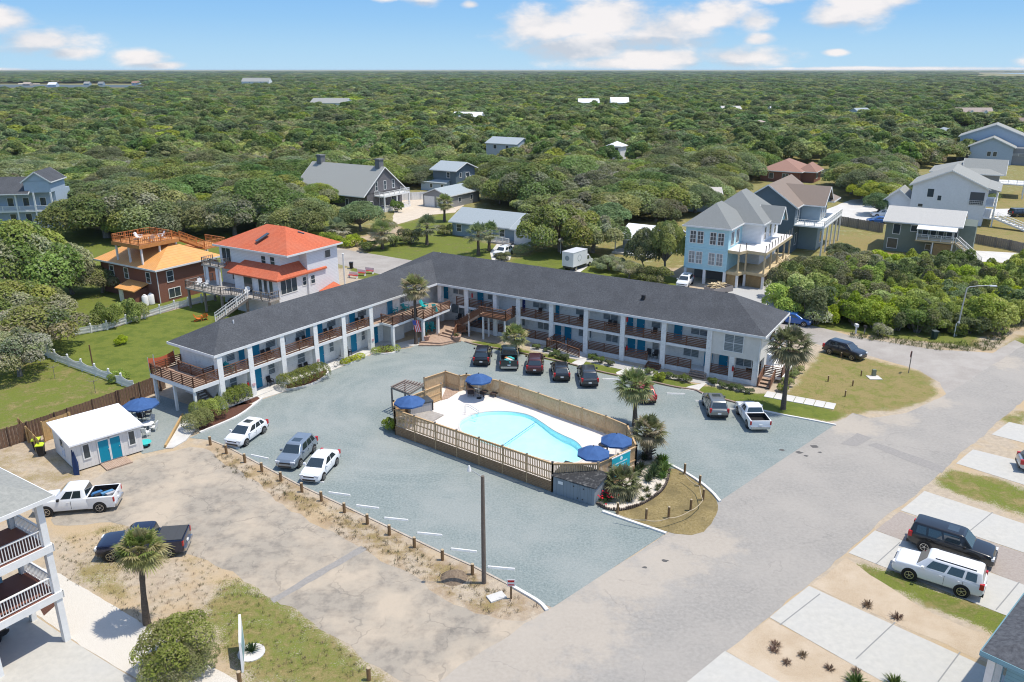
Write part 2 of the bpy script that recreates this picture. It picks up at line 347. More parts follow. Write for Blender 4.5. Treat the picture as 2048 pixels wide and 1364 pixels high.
def kerb(name, pts, w=0.2, h=0.14, m=KERB, label='', closed=False, cat='kerb'):
    """a low strip along a ground line"""
    mb = MB(); n = len(pts); L = []; Rr = []
    for i in range(n):
        a = np.array(pts[max(i - 1, 0)][:2]); b = np.array(pts[min(i + 1, n - 1)][:2]); d = b - a; d /= np.linalg.norm(d) + 1e-9
        p = np.array(pts[i][:2]); nn = np.array((-d[1], d[0])) * w / 2; L.append(p + nn); Rr.append(p - nn)
    vs = []
    for i in range(n): vs += [(*L[i], 0), (*Rr[i], 0), (*Rr[i], h), (*L[i], h)]
    fs = [(0, 1, 2, 3), (4 * n - 1, 4 * n - 2, 4 * n - 3, 4 * n - 4)]
    for i in range(n - 1):
        for k in range(4): fs.append((i * 4 + (k + 1) % 4, i * 4 + k, i * 4 + 4 + k, i * 4 + 4 + (k + 1) % 4))
    mb.add(vs, fs); o = mb.build(name, m); return tag(o, label, cat)

# soft masks for the open ground: how much grass, how dry, how littered
GX0, GX1, GY0, GY1, GS = -100.0, 130.0, 22.0, 262.0, 0.8
gx = np.arange(GX0, GX1 + .01, GS); gy = np.arange(GY0, GY1 + .01, GS); X, Y = np.meshgrid(gx, gy)
GR = np.full(X.shape, 0.08); GD = np.full(X.shape, 0.5); GW = np.zeros(X.shape)
far = (Y > 128); GR[far] = 0.62; GD[far] = 0.55; GW[far] = 0.55
lf = (X < -36) & (Y > 86); GR[lf] = 0.8; GD[lf] = 0.3; GW[lf] = 0.3
Z = [  # photo outline, grass, dryness, litter
    ([(700, 540), (800, 450), (900, 425), (905, 470), (1010, 500), (1000, 540), (720, 560)], .92, .32, 0),
    ([(1030, 520), (1110, 495), (1300, 535), (1360, 560), (1360, 600), (1000, 560)], .93, .25, .05),
    ([(640, 500), (800, 450), (810, 470), (700, 510)], .3, .8, .3),
    ([(1600, 470), (1950, 470), (2100, 430), (2400, 700), (2048, 640), (1900, 560), (1700, 540)], .7, .72, 0),
    ([(1560, 520), (2200, 560), (2200, 760), (1980, 700), (1560, 650)], .72, .35, .3),
    ([(1940, 690), (2060, 620), (2060, 660), (1985, 708)], .3, .8, .1),
    ([(1880, 395), (2200, 380), (2200, 470), (1950, 470)], .75, .7, 0),
    ([(-60, 660), (190, 640), (380, 610), (470, 640), (330, 690), (300, 765), (270, 780), (100, 720), (-60, 700)], .97, .12, 0),
    ([(-60, 720), (95, 720), (270, 780), (285, 795), (-60, 880)], .84, .42, 0),
    ([(-60, 880), (80, 900), (200, 930), (100, 1000), (-60, 1000)], .42, .65, .3),
    ([(95, 1065), (250, 1042), (330, 1100), (400, 1115), (520, 1185), (640, 1255), (790, 1364), (820, 1420), (480, 1420), (430, 1290), (290, 1250), (120, 1155)], .55, .62, .15),
    ([(240, 1120), (350, 1115), (430, 1180), (380, 1240), (280, 1230), (270, 1180)], .22, .85, .2),
    ([(110, 1080), (180, 1065), (200, 1120), (130, 1140)], .25, .85, 0),
    ([(390, 882), (460, 902), (700, 1012), (1085, 1212), (1060, 1240), (930, 1225), (740, 1105), (560, 1002), (425, 925)], .46, .78, .95),
    ([(480, 1150), (560, 1190), (640, 1255), (790, 1364), (560, 1364), (430, 1290), (420, 1210)], .68, .50, .1),
    ([(1590, 765), (1640, 700), (1740, 716), (1850, 745), (1885, 785), (1840, 815), (1700, 830), (1655, 842), (1575, 790)], .78, .66, 0),
    ([(1500, 795), (1530, 780), (1600, 800), (1675, 828), (1655, 845), (1545, 824)], .96, .15, 0),
    ([(930, 675), (1050, 700), (1240, 735), (1400, 770), (1530, 790), (1560, 826), (1400, 790), (1230, 755), (1040, 712), (940, 690)], .93, .22, 0),
    ([(1860, 968), (1895, 934), (2200, 1010), (2200, 1090)], .80, .5, 0),
    ([(1690, 1135), (1702, 1116), (1760, 1135), (2020, 1230), (2200, 1300), (2200, 1340), (1975, 1268), (1860, 1215)], .88, .35, 0),
    ([(1965, 840), (2060, 815), (2060, 845), (2030, 855)], .7, .5, .1),
]
def blur(A, n=2):
    for _ in range(n):
        A = (np.pad(A, ((1, 1), (0, 0)), 'edge')[:-2] + A * 2 + np.pad(A, ((1, 1), (0, 0)), 'edge')[2:]) / 4
        A = (np.pad(A, ((0, 0), (1, 1)), 'edge')[:, :-2] + A * 2 + np.pad(A, ((0, 0), (1, 1)), 'edge')[:, 2:]) / 4
    return A
GR, GD, GW = blur(GR, 6), blur(GD, 6), blur(GW, 6)
for poly, a, b, c in Z:
    m_ = blur(inpoly(X, Y, pw(poly)).astype(float), 1)
    GR = GR * (1 - m_) + a * m_; GD = GD * (1 - m_) + b * m_; GW = GW * (1 - m_) + c * m_
def ground():
    nt_x, nt_y = len(gx), len(gy)
    vs = np.stack([X.ravel(), Y.ravel(), np.zeros(X.size)], 1)
    idx = np.arange(X.size).reshape(X.shape)
    q = np.stack([idx[:-1, :-1], idx[:-1, 1:], idx[1:, 1:], idx[1:, :-1]], -1).reshape(-1, 4)
    att = np.stack([GR.ravel(), GD.ravel(), GW.ravel(), np.ones(X.size)], 1)
    # skirt running out to the horizon
    B = 40000.0; ring = [(-B, -2000, 0), (B, -2000, 0), (B, B, 0), (-B, B, 0)]; cs = [idx[0, 0], idx[0, -1], idx[-1, -1], idx[-1, 0]]; n0 = len(vs)
    vs = np.vstack([vs, np.array(ring)]); att = np.vstack([att, [[.08, .5, 0, 1]] * 2, [[.62, .5, .5, 1]] * 2])
    faces = [tuple(f) for f in q]
    edges = [list(idx[0, :]), list(idx[:, -1]), list(idx[-1, ::-1]), list(idx[::-1, 0])]
    for k in range(4): faces.append(tuple(edges[k][::-1]) + (n0 + k, n0 + (k + 1) % 4))
    me = bpy.data.meshes.new('ground'); me.from_pydata(vs.tolist(), [], faces)
    a = me.color_attributes.new('cover', 'FLOAT_COLOR', 'POINT'); a.data.foreach_set('color', att.ravel().astype(np.float32))
    o = bpy.data.objects.new('ground', me); COL.objects.link(o); o['kind'] = 'structure'
    m = bpy.data.materials.new('ground_cover'); m.use_nodes = True; nt = m.node_tree; L = nt.links.new; N = nt.nodes.new; b = nt.nodes['Principled BSDF']
    b.inputs['Roughness'].default_value = 0.95; b.inputs['Specular IOR Level'].default_value = 0.1
    geo = N('ShaderNodeNewGeometry'); at = N('ShaderNodeAttribute'); at.attribute_name = 'cover'; sp = N('ShaderNodeSeparateColor'); L(at.outputs['Color'], sp.inputs[0])
    def nz(sc, det=6, ro=0.65, st=None):
        n = N('ShaderNodeTexNoise'); n.inputs['Scale'].default_value = sc; n.inputs['Detail'].default_value = det; n.inputs['Roughness'].default_value = ro
        L(geo.outputs['Position'], n.inputs['Vector']); return n.outputs[0]
    def M(op, a, b=0.0, c=None):
        q = N('ShaderNodeMath'); q.operation = op
        for i, v in enumerate((a, b, c)):
            if v is None: continue
            if isinstance(v, (int, float)): q.inputs[i].default_value = v
            else: L(v, q.inputs[i])
        return q.outputs[0]
    def step(v, lo, hi):
        r = N('ShaderNodeMapRange'); r.interpolation_type = 'SMOOTHSTEP'; r.inputs[1].default_value = lo; r.inputs[2].default_value = hi; L(v, r.inputs[0]); return r.outputs[0]
    def mix(f, A, Bc):
        x = N('ShaderNodeMix'); x.data_type = 'RGBA'
        if isinstance(f, float): x.inputs['Factor'].default_value = f
        else: L(f, x.inputs['Factor'])
        for k, v in (('A', A), ('B', Bc)):
            if isinstance(v, tuple): x.inputs[k].default_value = (*v, 1)
            else: L(v, x.inputs[k])
        return x.outputs['Result']
    n1, n2, n3, n4 = nz(0.55, 7), nz(2.6, 6), nz(11, 5), nz(0.13, 5)
    sand = mix(step(n2, .35, .65), (0.475, 0.395, 0.295), (0.385, 0.32, 0.245)); sand = mix(step(n4, .45, .6), sand, (0.46, 0.35, 0.22)); sand = mix(M('MULTIPLY', step(n3, .55, .72), .45), sand, (0.27, 0.21, 0.15))
    litter = mix(step(n3, .4, .6), (0.22, 0.135, 0.075), (0.36, 0.26, 0.165))
    sand = mix(M('MULTIPLY', step(n1, .42, .6), sp.outputs[2]), sand, litter)
    green = mix(step(n3, .35, .68), (0.118, 0.148, 0.026), (0.195, 0.218, 0.045)); green = mix(step(n2, .38, .66), green, (0.135, 0.16, 0.034)); green = mix(M('MULTIPLY', step(n1, .45, .62), .6), green, (0.075, 0.115, 0.02))
    dry = mix(step(n3, .38, .66), (0.24, 0.185, 0.075), (0.34, 0.265, 0.13))
    dm = step(M('ADD', sp.outputs[1], M('ADD', M('MULTIPLY_ADD', n1, 1.5, -.75), M('MULTIPLY_ADD', n2, .9, -.45))), .30, .80); gcol = mix(M('MULTIPLY', dm, .88), green, dry)
    mask = M('ADD', sp.outputs[0], M('ADD', M('MULTIPLY_ADD', n1, .9, -.45), M('MULTIPLY_ADD', n3, 1.0, -.5)))
    col = mix(step(mask, .38, .62), sand, gcol)
    L(col, b.inputs['Base Color'])
    bp = N('ShaderNodeBump'); bp.inputs['Strength'].default_value = 0.6; bp.inputs['Distance'].default_value = 0.08; L(n3, bp.inputs['Height']); L(bp.outputs[0], b.inputs['Normal'])
    me.materials.append(m)
ground()

GRAVEL = mat('blue_grey_gravel', (0.165, 0.202, 0.196), 0.95, (0.280, 0.318, 0.305), 6, 9, lo=.36, hi=.68, bump=0.7, bscale=12, big=(0.32, 0.335, 0.315), bigscale=0.13, bigamt=0.55, swirl=(g2(850, 800), 5, 20, (.38, .40, .375), .17))
ASPH = mat('pale_street_asphalt', (0.262, 0.246, 0.222), 0.9, (0.335, 0.315, 0.285), 4, 8, big=(0.375, 0.345, 0.305), bigscale=0.12, bigamt=0.6, drift=((.50, .425, .335), [(*g2(*p), r_) for p, r_ in (((1405, 1085), 3.2), ((1250, 1165), 3.5), ((1340, 1125), 3.0), ((1150, 1250), 4.5), ((1050, 1300), 4.5), ((1705, 850), 3.5), ((1780, 832), 3.2), ((1860, 800), 2.8), ((930, 1345), 4.5), ((1990, 720), 4), ((1900, 742), 2.5))]), cracks=(.11, .004, (.16, .15, .14), .22))
ASPH2 = mat('side_street_asphalt', (0.295, 0.265, 0.235), 0.9, (0.345, 0.315, 0.28), 5, 7, big=(0.43, 0.40, 0.36), bigscale=0.2, bigamt=0.6)
OLDAS = mat('worn_asphalt', (0.335, 0.295, 0.24), 0.95, (0.225, 0.20, 0.168), 1.1, 12, lo=0.46, hi=0.64, big=(0.46, 0.385, 0.295), bigscale=0.2, bigamt=0.95, bump=0.3, bscale=6, cracks=(.3, .012, (.10, .095, .085), .28))
PATCH = mat('asphalt_patch', (0.255, 0.24, 0.22), 0.9, (0.31, 0.29, 0.268), 5)
BROWNAS = mat('brown_asphalt', (0.30, 0.255, 0.225), 0.95, (0.37, 0.325, 0.285), 6, 8)
PEBBLE = mat('tan_pebbles', (0.52, 0.42, 0.30), 0.95, (0.36, 0.27, 0.18), 16, 8, bump=0.6, big=(0.56, 0.47, 0.36), bigscale=0.4)
POOLDK = mat('pool_deck_coating', (0.70, 0.655, 0.61), 0.85, (0.65, 0.60, 0.56), 2.5)

# main street and side street
def ext(a, b, t): return (a[0] + (b[0] - a[0]) * t, a[1] + (b[1] - a[1]) * t)
rl, rh = g2(1390, 1364), g2(2048, 800); ll, lh = g2(1890, 790), g2(2048, 690)
street = [ext(g2(1105, 1215), g2(1320, 1075), -5), g2(1100, 1216), g2(1322, 1074), g2(1440, 1001), g2(1600, 890), g2(1664, 849), g2(1705, 826), g2(1740, 836), g2(1812, 826), ll, lh, ext(ll, lh, 6), ext(rl, rh, 2.6), rh, rl, ext(rl, rh, -1.2)]
street = rough(street, 0.7, 0.10, 3)
sheet('street', street, 0.008, ASPH)
sheet('side_street', rough([g2(1895, 792), g2(1880, 765), g2(1840, 741), g2(1745, 713), g2(1640, 690), g2(1560, 668), g2(767, 550), g2(640, 520), g2(640, 491), g2(812, 519), g2(1540, 628), g2(1700, 671), g2(1860, 698), g2(1985, 706), g2(2030, 680), g2(2075, 700), g2(2000, 760)], 0.8, 0.08, 5), 0.004, ASPH2)
sheet('road_patch', rough([g2(1735, 890), g2(1752, 886), g2(1830, 912), g2(1892, 936), g2(1884, 946), g2(1820, 924), g2(1780, 908)], .6, .05, 2), 0.014, PATCH)
sheet('road_patch', rough([g2(1680, 888), g2(1714, 866), g2(1745, 876), g2(1712, 893)], .6, .05, 4), 0.014, PATCH)
for k, (px, py, r_) in enumerate([(1563, 900, .30), (1598, 905, .34), (1628, 893, .42), (1612, 912, .22), (1640, 905, .2), (1330, 1122, .25), (1290, 1135, .2)]):
    c_ = g2(px, py); sheet('oil_stain', [(c_[0] + math.cos(a) * r_ * random.uniform(.6, 1.2), c_[1] + math.sin(a) * r_ * random.uniform(.5, .9)) for a in np.linspace(0, 6.0, 11)], .0125, mat('oil_stain', (.10, .095, .09), .7))
# gravel car park
leftkerb = [(400, 866), (435, 852), (470, 837), (490, 825), (508, 811), (522, 800)]
lk2 = [(580, 780), (605, 775), (630, 767), (650, 755), (657, 744)]; lk3 = [(690, 731), (707, 725), (724, 716), (728, 708)]; lk4 = [(747, 706), (757, 708), (772, 709), (790, 706), (797, 699)]
lot = [(378, 876)] + leftkerb + lk2 + lk3 + [(738, 712)] + lk4 + [(820, 696), (837, 688), (882, 689), (920, 681), (952, 692), (1040, 708), (1095, 720), (1140, 730), (1195, 745), (1232, 753), (1311, 768), (1355, 777), (1392, 782), (1406, 790), (1455, 803), (1487, 810), (1545, 826), (1612, 838), (1668, 851), (1600, 896), (1545, 932), (1440, 1002), (1330, 1068), (1105, 1215), (1080, 1206), (1052, 1190), (1025, 1174), (945, 1132), (885, 1106), (780, 1056), (690, 1013), (600, 971), (520, 929), (455, 894), (420, 880)]
LOTP = pw(lot)
sheet('gravel_car_park', LOTP, 0.012, GRAVEL)
sheet('patio', pw([(215, 842), (318, 790), (385, 812), (404, 846), (345, 895), (285, 908)]), 0.012, GRAVEL)
sheet('driveway', rough(smooth(pw([(95, 1050), (120, 1010), (190, 955), (250, 925), (335, 905), (395, 890), (440, 915), (560, 1004), (740, 1107), (900, 1205), (1030, 1250), (1100, 1218), (1060, 1262), (900, 1380), (800, 1364), (640, 1252), (520, 1182), (400, 1114), (330, 1098), (245, 1042), (150, 1052)]), 1), 0.7, 0.22, 11), 0.004, OLDAS)
sheet('road_patch', rough(pw([(540, 1198), (548, 1206), (735, 1098), (722, 1092)]), .6, .06, 9), 0.010, PATCH)
for i, d in enumerate([[(2018, 844), (1983, 869), (2200, 925), (2200, 886)], [(1946, 899), (1912, 927), (2200, 1018), (2200, 962)], [(1849, 982), (1801, 1021), (2200, 1158), (2200, 1098)],
          [(1750, 1061), (1697, 1106), (2014, 1232), (2200, 1300), (2200, 1225)], [(1618, 1172), (1539, 1235), (1781, 1372), (1900, 1440), (2200, 1440)], [(1450, 1302), (1374, 1364), (1330, 1400), (1640, 1400), (1560, 1364)]]):
    sheet('concrete_driveway', rough(pw(d), 1.5, .02, i), 0.016, CONCD)
sheet('asphalt_strip', rough(pw([(1800, 1023), (1751, 1060), (2200, 1224), (2200, 1158)]), .7, .06, 8), 0.010, BROWNAS)
sheet('pebble_bed', rough(pw([(1538, 1238), (1451, 1301), (1562, 1366), (1650, 1410), (1880, 1440), (1780, 1372)]), .7, .08, 12), 0.006, PEBBLE)
sheet('pebble_bed', rough(pw([(1694, 1116), (1622, 1170), (1980, 1328), (2100, 1360), (2100, 1310), (1950, 1262), (1845, 1216), (1740, 1150)]), .7, .12, 13), 0.006, PEBBLE)
sheet('concrete_driveway', pw([(-120, 1225), (60, 1225), (138, 1278), (290, 1372), (-120, 1600)]), 0.016, CONCD)
sheet('shell_path', rough(pw([(60, 1130), (122, 1148), (296, 1254), (345, 1290), (478, 1364), (400, 1400), (288, 1366), (140, 1276), (70, 1228)]), .6, .05, 6), 0.010, SHELL)
sheet('mulch_bed', pw([(70, 1200), (100, 1180), (118, 1205), (88, 1232)]), 0.015, MULCH)
# slip joints seen in the concrete
for a, b in (((1920, 1305), (1876, 1364)), ((2039, 1164), (1992, 1220)), ((1790, 1245), (1712, 1318)), ((1640, 1188), (1560, 1250)), ((1800, 1085), (1752, 1128)), ((1985, 1025), (1930, 1070))):
    m = MB(); m.bar((*g2(*a), .019), (*g2(*b), .019), .07, .006); m.build('expansion_joint', mat('joint_filler', (.26, .26, .25), .9))['kind'] = 'structure'
# paving around the cottages behind
sheet('driveway', rough(pw([(785, 445), (790, 405), (850, 385), (940, 400), (910, 425), (860, 430), (780, 452)]), 1, .15, 21), 0.006, mat('sandy_drive', (0.60, 0.52, 0.42), .9, (.52, .44, .34), 1.0))
sheet('driveway', rough(pw([(1700, 400), (1745, 395), (1800, 440), (1780, 450), (1700, 440), (1560, 470), (1560, 455)]), 1, .1, 22), 0.006, CONC)
sheet('concrete_driveway', pw([(1930, 500), (2200, 515), (2200, 535), (1900, 520)]), 0.006, CONC)
sheet('concrete_driveway', pw([(1970, 418), (2200, 415), (2200, 435), (1960, 432)]), 0.006, CONC)
sheet('concrete_driveway', pw([(1440, 570), (1560, 560), (1600, 640), (1540, 640), (1400, 620)]), 0.008, mat('pale_gravel', (0.47, .47, .46), .95, (.38, .38, .37), 8))
sheet('driveway', pw([(980, 505), (1000, 480), (1030, 485), (1020, 520), (985, 525)]), 0.006, CONC)
sheet('front_walk', pw([(1130, 548), (1165, 520), (1188, 524), (1150, 552)]), 0.006, CONC)
# pale puddle-worn marks and kerbs of the car park
kerb('lot_kerb', smooth(pw(leftkerb + [(524, 796)]), 1, False), .22, .15, label='white curved kerb around the bushes nearest the shed end of the motel')
kerb('lot_kerb', smooth(pw([(572, 780)] + lk2), 1, False), .22, .15, label='white curved kerb around the long clipped hedge under the balcony')
kerb('lot_kerb', smooth(pw(lk3), 1, False), .22, .15, label='white curved kerb around the small low yellow-green bed by the bicycle')
kerb('lot_kerb', smooth(pw(lk4), 1, False), .22, .15, label='white curved kerb around the low bed beside the terrace post')
kerb('lot_kerb', smooth(pw([(1022, 1172), (1052, 1189), (1082, 1207), (1094, 1222)]), 1, False), .22, .12, label='white kerb curving past the utility pole to the street')
kerb('lot_kerb', pw([(420, 880), (455, 894), (520, 929), (600, 971), (690, 1013), (780, 1056), (885, 1106), (945, 1132), (1022, 1172)]), .14, .06, label='low weathered kerb line between the wooden bollards and the gravel', m=mat('worn_kerb', (.50, .44, .37), .95, (.36, .31, .25), 3))
kerb('lot_kerb', smooth(pw([(1487, 812), (1545, 827), (1612, 839), (1672, 851)]), 1, False), .2, .12, label='white kerb below the bright green lawn with the tall palm')
kerb('lot_kerb', smooth(pw([(930, 684), (952, 690), (1040, 706), (1095, 718), (1140, 728), (1195, 743), (1232, 751), (1311, 766), (1355, 776), (1392, 780), (1406, 789), (1455, 801), (1487, 811)]), 2, False), .22, .13, m=mat('brick_edging', (.36, .27, .21), .9, (.22, .16, .13), 9), label='brown brick edging of the curved lawn in front of the parked cars')
kerb('lot_kerb', smooth(pw([(1205, 1024), (1250, 1040), (1295, 1055), (1332, 1068)]), 1, False), .22, .13, label='white kerb along the dry grass island facing the utility pole')
kerb('lot_kerb', smooth(pw([(1336, 928), (1372, 947), (1400, 965), (1424, 985), (1440, 1004)]), 1, False), .22, .13, label='white kerb along the dry grass island facing the street corner')
sheet('grass_island', rough(smooth(pw([(1205, 1022), (1332, 1066), (1400, 1072), (1430, 1040), (1438, 1003), (1400, 966), (1336, 929), (1322, 960), (1290, 1000)]), 1), .6, .06, 17), 0.018, mat('dry_grass', (0.20, 0.15, 0.055), 0.95, (0.30, 0.235, 0.115), 6, 8, bump=.5, bscale=12, big=(.14, .11, .05), bigscale=.5, bigamt=.7))
# ------------------------------------------------------------------ vegetation
def cards_mesh(name, C, Nn, S, colr, m, asp=0.62, seed=0, extra=None):
    """many small leaf-sprig quads: C centres, Nn normals, S sizes, colr per-quad colours"""
    r = np.random.default_rng(seed); n = len(C)
    Nn = Nn / (np.linalg.norm(Nn, axis=1, keepdims=True) + 1e-9)
    t = np.cross(Nn, r.normal(size=(n, 3))); t /= (np.linalg.norm(t, axis=1, keepdims=True) + 1e-9); b = np.cross(Nn, t)
    S = S[:, None]
    v = np.stack([C - t * S * .5 - b * S * asp * .25, C + b * S * asp * -.5, C + t * S * .5 + b * S * asp * .15, C - t * S * .1 + b * S * asp * .5], 1).reshape(-1, 3)
    me = bpy.data.meshes.new(name); me.vertices.add(len(v)); me.vertices.foreach_set('co', v.astype(np.float32).ravel())
    me.loops.add(4 * n); me.loops.foreach_set('vertex_index', np.arange(4 * n, dtype=np.int32)); me.polygons.add(n)
    me.polygons.foreach_set('loop_start', np.arange(0, 4 * n, 4, dtype=np.int32)); me.polygons.foreach_set('loop_total', np.full(n, 4, np.int32))
    me.update(calc_edges=True)
    a = me.color_attributes.new('leaf', 'FLOAT_COLOR', 'CORNER'); c4 = np.ones((n, 4), np.float32); c4[:, :3] = colr
    a.data.foreach_set('color', np.repeat(c4, 4, axis=0).ravel()); me.materials.append(m); return me
GREENS = np.array([(0.102, 0.152, 0.036), (0.150, 0.200, 0.048), (0.200, 0.250, 0.062), (0.248, 0.296, 0.074), (0.240, 0.245, 0.120), (0.330, 0.305, 0.225)])
def palette(n, r, w, mul=(1, 1, 1)):
    k = r.choice(len(GREENS), n, p=np.array(w) / np.sum(w)); c = GREENS[k] * r.uniform(0.88, 1.14, (n, 1)); return c * np.array(mul)
def crown_pts(r, lobes, n, shell=(0.72, 1.03), zmin=0.0, droop=0.0):
    lob = np.array(lobes); area = (lob[:, 3] * lob[:, 4] + lob[:, 3] * lob[:, 5] + lob[:, 4] * lob[:, 5]); k = r.choice(len(lob), n, p=area / area.sum())
    d = r.normal(size=(n, 3)); d /= np.linalg.norm(d, axis=1, keepdims=True); d[:, 2] = np.where(d[:, 2] < -0.35, -d[:, 2], d[:, 2])
    rad = r.uniform(shell[0], shell[1], n) ** 0.8; L = lob[k]
    C = L[:, :3] + d * L[:, 3:6] * rad[:, None]; Nn = d / L[:, 3:6]; Nn /= np.linalg.norm(Nn, axis=1, keepdims=True)
    # drop sprigs buried deep inside a neighbouring lobe
    keep = np.ones(n, bool)
    for l in lob:
        q = (C - l[:3]) / l[3:6]; keep &= (np.sum(q * q, 1) > 0.42)
    keep &= C[:, 2] > zmin
    return C[keep], Nn[keep], k[keep]
def make_crown(name, seed, Rr, H, base, n, size, nl=22, w=(2, 4, 4, 2, 2, .6), flat=0.8, mul=(1, 1, 1), gap=0.0, lob=(0.24, 0.40)):
    r = np.random.default_rng(seed); lobes = []
    for i in range(nl):
        a = 2.39996 * i + r.uniform(-.4, .4); q = math.sqrt((i + .5) / nl) * 0.80; lr = Rr * r.uniform(*lob)
        z = base + (H - base) * (1 - (q ** 2) * 0.72) - lr * flat + r.uniform(-.35, .35)
        lobes.append((math.cos(a) * q * Rr, math.sin(a) * q * Rr, max(z, base + lr * .4), lr, lr * r.uniform(.85, 1.15), lr * flat))
    C, Nn, k = crown_pts(r, lobes, n, zmin=base * .8)
    lt = r.uniform(0.80, 1.24, nl)[k]; yl = r.uniform(-.10, .12, nl)[k]; lc_ = palette(nl, r, w, mul)[k]
    col = (palette(len(C), r, w, mul) * .5 + lc_ * .5) * lt[:, None] * 1.13; col[:, 0] *= 1 + yl; col[:, 2] *= 1 - yl
    Nn = Nn * 0.9 + r.normal(size=Nn.shape) * 0.55; Nn[:, 2] += 0.6
    S = size * r.uniform(0.55, 1.3, len(C))
    me = cards_mesh(name, C, Nn, S, col, LEAF, seed=seed + 1); return me, lobes
def make_trunk(name, lobes, base, r0, seed, lean=0.5):
    r = random.Random(seed); mb = MB(); fork = (r.uniform(-lean, lean), r.uniform(-lean, lean), base * 0.55)
    mb.tube([(0, 0, -0.2), (fork[0] * .4, fork[1] * .4, base * .28), fork], [r0 * 1.35, r0, r0 * .9], 8)
    for l in lobes[::1]:
        mid = ((fork[0] + l[0]) / 2 + r.uniform(-.4, .4), (fork[1] + l[1]) / 2 + r.uniform(-.4, .4), fork[2] * .45 + l[2] * .55 + r.uniform(-.2, .4))
        mb.tube([fork, mid, (l[0], l[1], l[2] + l[5] * .3), (l[0] * 1.05 + r.uniform(-.5, .5), l[1] * 1.05 + r.uniform(-.5, .5), l[2] + l[5] * .95)], [r0 * .5, r0 * .3, r0 * .15, .02], 5)
    return mb
OAKS = []
def oak_proto(i, Rr, H, base, n, size, **kw):
    me, lobes = make_crown('crown', 100 + i, Rr, H, base, n, size, **kw)
    t = make_trunk('trunk', lobes, base + 1.0, 0.28 * Rr / 5, i).build('trunk', BARK, smooth=60); tm = t.data; bpy.data.objects.remove(t)
    OAKS.append((me, tm, Rr, H)); return len(OAKS) - 1
for i, a in enumerate([(6.4, 6.6, 1.5, 24000, .36), (7.8, 7.6, 1.7, 32000, .37), (5.2, 5.8, 1.5, 16000, .34), (9.0, 7.4, 1.6, 40000, .38), (6.6, 8.2, 2.2, 24000, .37)]): oak_proto(i, *a)
oak_proto(5, 5.6, 6.2, 1.6, 13000, .34, w=(1, 2, 2, 1, 4, 4))              # thin greyish crown
oak_proto(6, 5.6, 6.4, 1.6, 19000, .35, w=(.6, 2, 4, 5, 1, .2), mul=(1.25, 1.2, .8))   # bright yellow-green
oak_proto(7, 5.8, 7.2, 2.0, 20000, .36, w=(4, 5, 2, .6, 1, .2), mul=(.8, .95, .9))    # dark
oak_proto(8, 7.0, 5.4, 1.2, 26000, .35, nl=26, lob=(.16, .28), w=(1, 3, 4, 2, 3, 2))    # low wind-clipped canopy
def oak(kind, x, y, sc, rz, label, group=None, cat='tree', name='live_oak', z=0, sq=1.0, trunk=True):
    cm, tm, _, _ = OAKS[kind]
    t = thing(name, label, cat, (x, y, z), rz, group); t.scale = (sc, sc, sc * sq)
    c = bpy.data.objects.new('crown', cm); COL.objects.link(c); c.parent = t
    if trunk: b = bpy.data.objects.new('trunk', tm); COL.objects.link(b); b.parent = t
    return t
def shrub_mesh(name, seed, lobes, n, size, w=(2, 4, 4, 2, 1, .2), mul=(1, 1, 1), m=None):
    r = np.random.default_rng(seed); C, Nn, k = crown_pts(r, lobes, n, shell=(.78, 1.04)); lt = r.uniform(.8, 1.25, len(lobes))[k]
    col = palette(len(C), r, w, mul) * lt[:, None]; Nn = Nn + r.normal(size=Nn.shape) * .6; Nn[:, 2] += .55; col = col * .6 + (palette(len(lobes), r, w, mul)[k] * lt[:, None]) * .4
    return cards_mesh(name, C, Nn, size * r.uniform(.6, 1.3, len(C)), col, m or LEAF, seed=seed)
def shrub(name, me, loc, label, cat='shrub', group=None, rz=0, sc=1.0, stem=True):
    t = thing(name, label, cat, loc if len(loc) == 3 else (*loc, 0), rz, group); t.scale = sc if isinstance(sc, tuple) else (sc,) * 3
    o = bpy.data.objects.new('foliage', me); COL.objects.link(o); o.parent = t
    if stem:
        s = bpy.data.objects.new('stem', STEM); COL.objects.link(s); s.parent = t
    return t
_m = MB()
for k in range(7):
    a = k * .9; _m.tube([(0.1 * math.cos(a), .1 * math.sin(a), -.1), (.3 * math.cos(a), .3 * math.sin(a), .35), (.55 * math.cos(a), .55 * math.sin(a), .75)], [.05, .035, .012], 5)
_o = _m.build('stem', BARK); STEM = _o.data; bpy.data.objects.remove(_o)
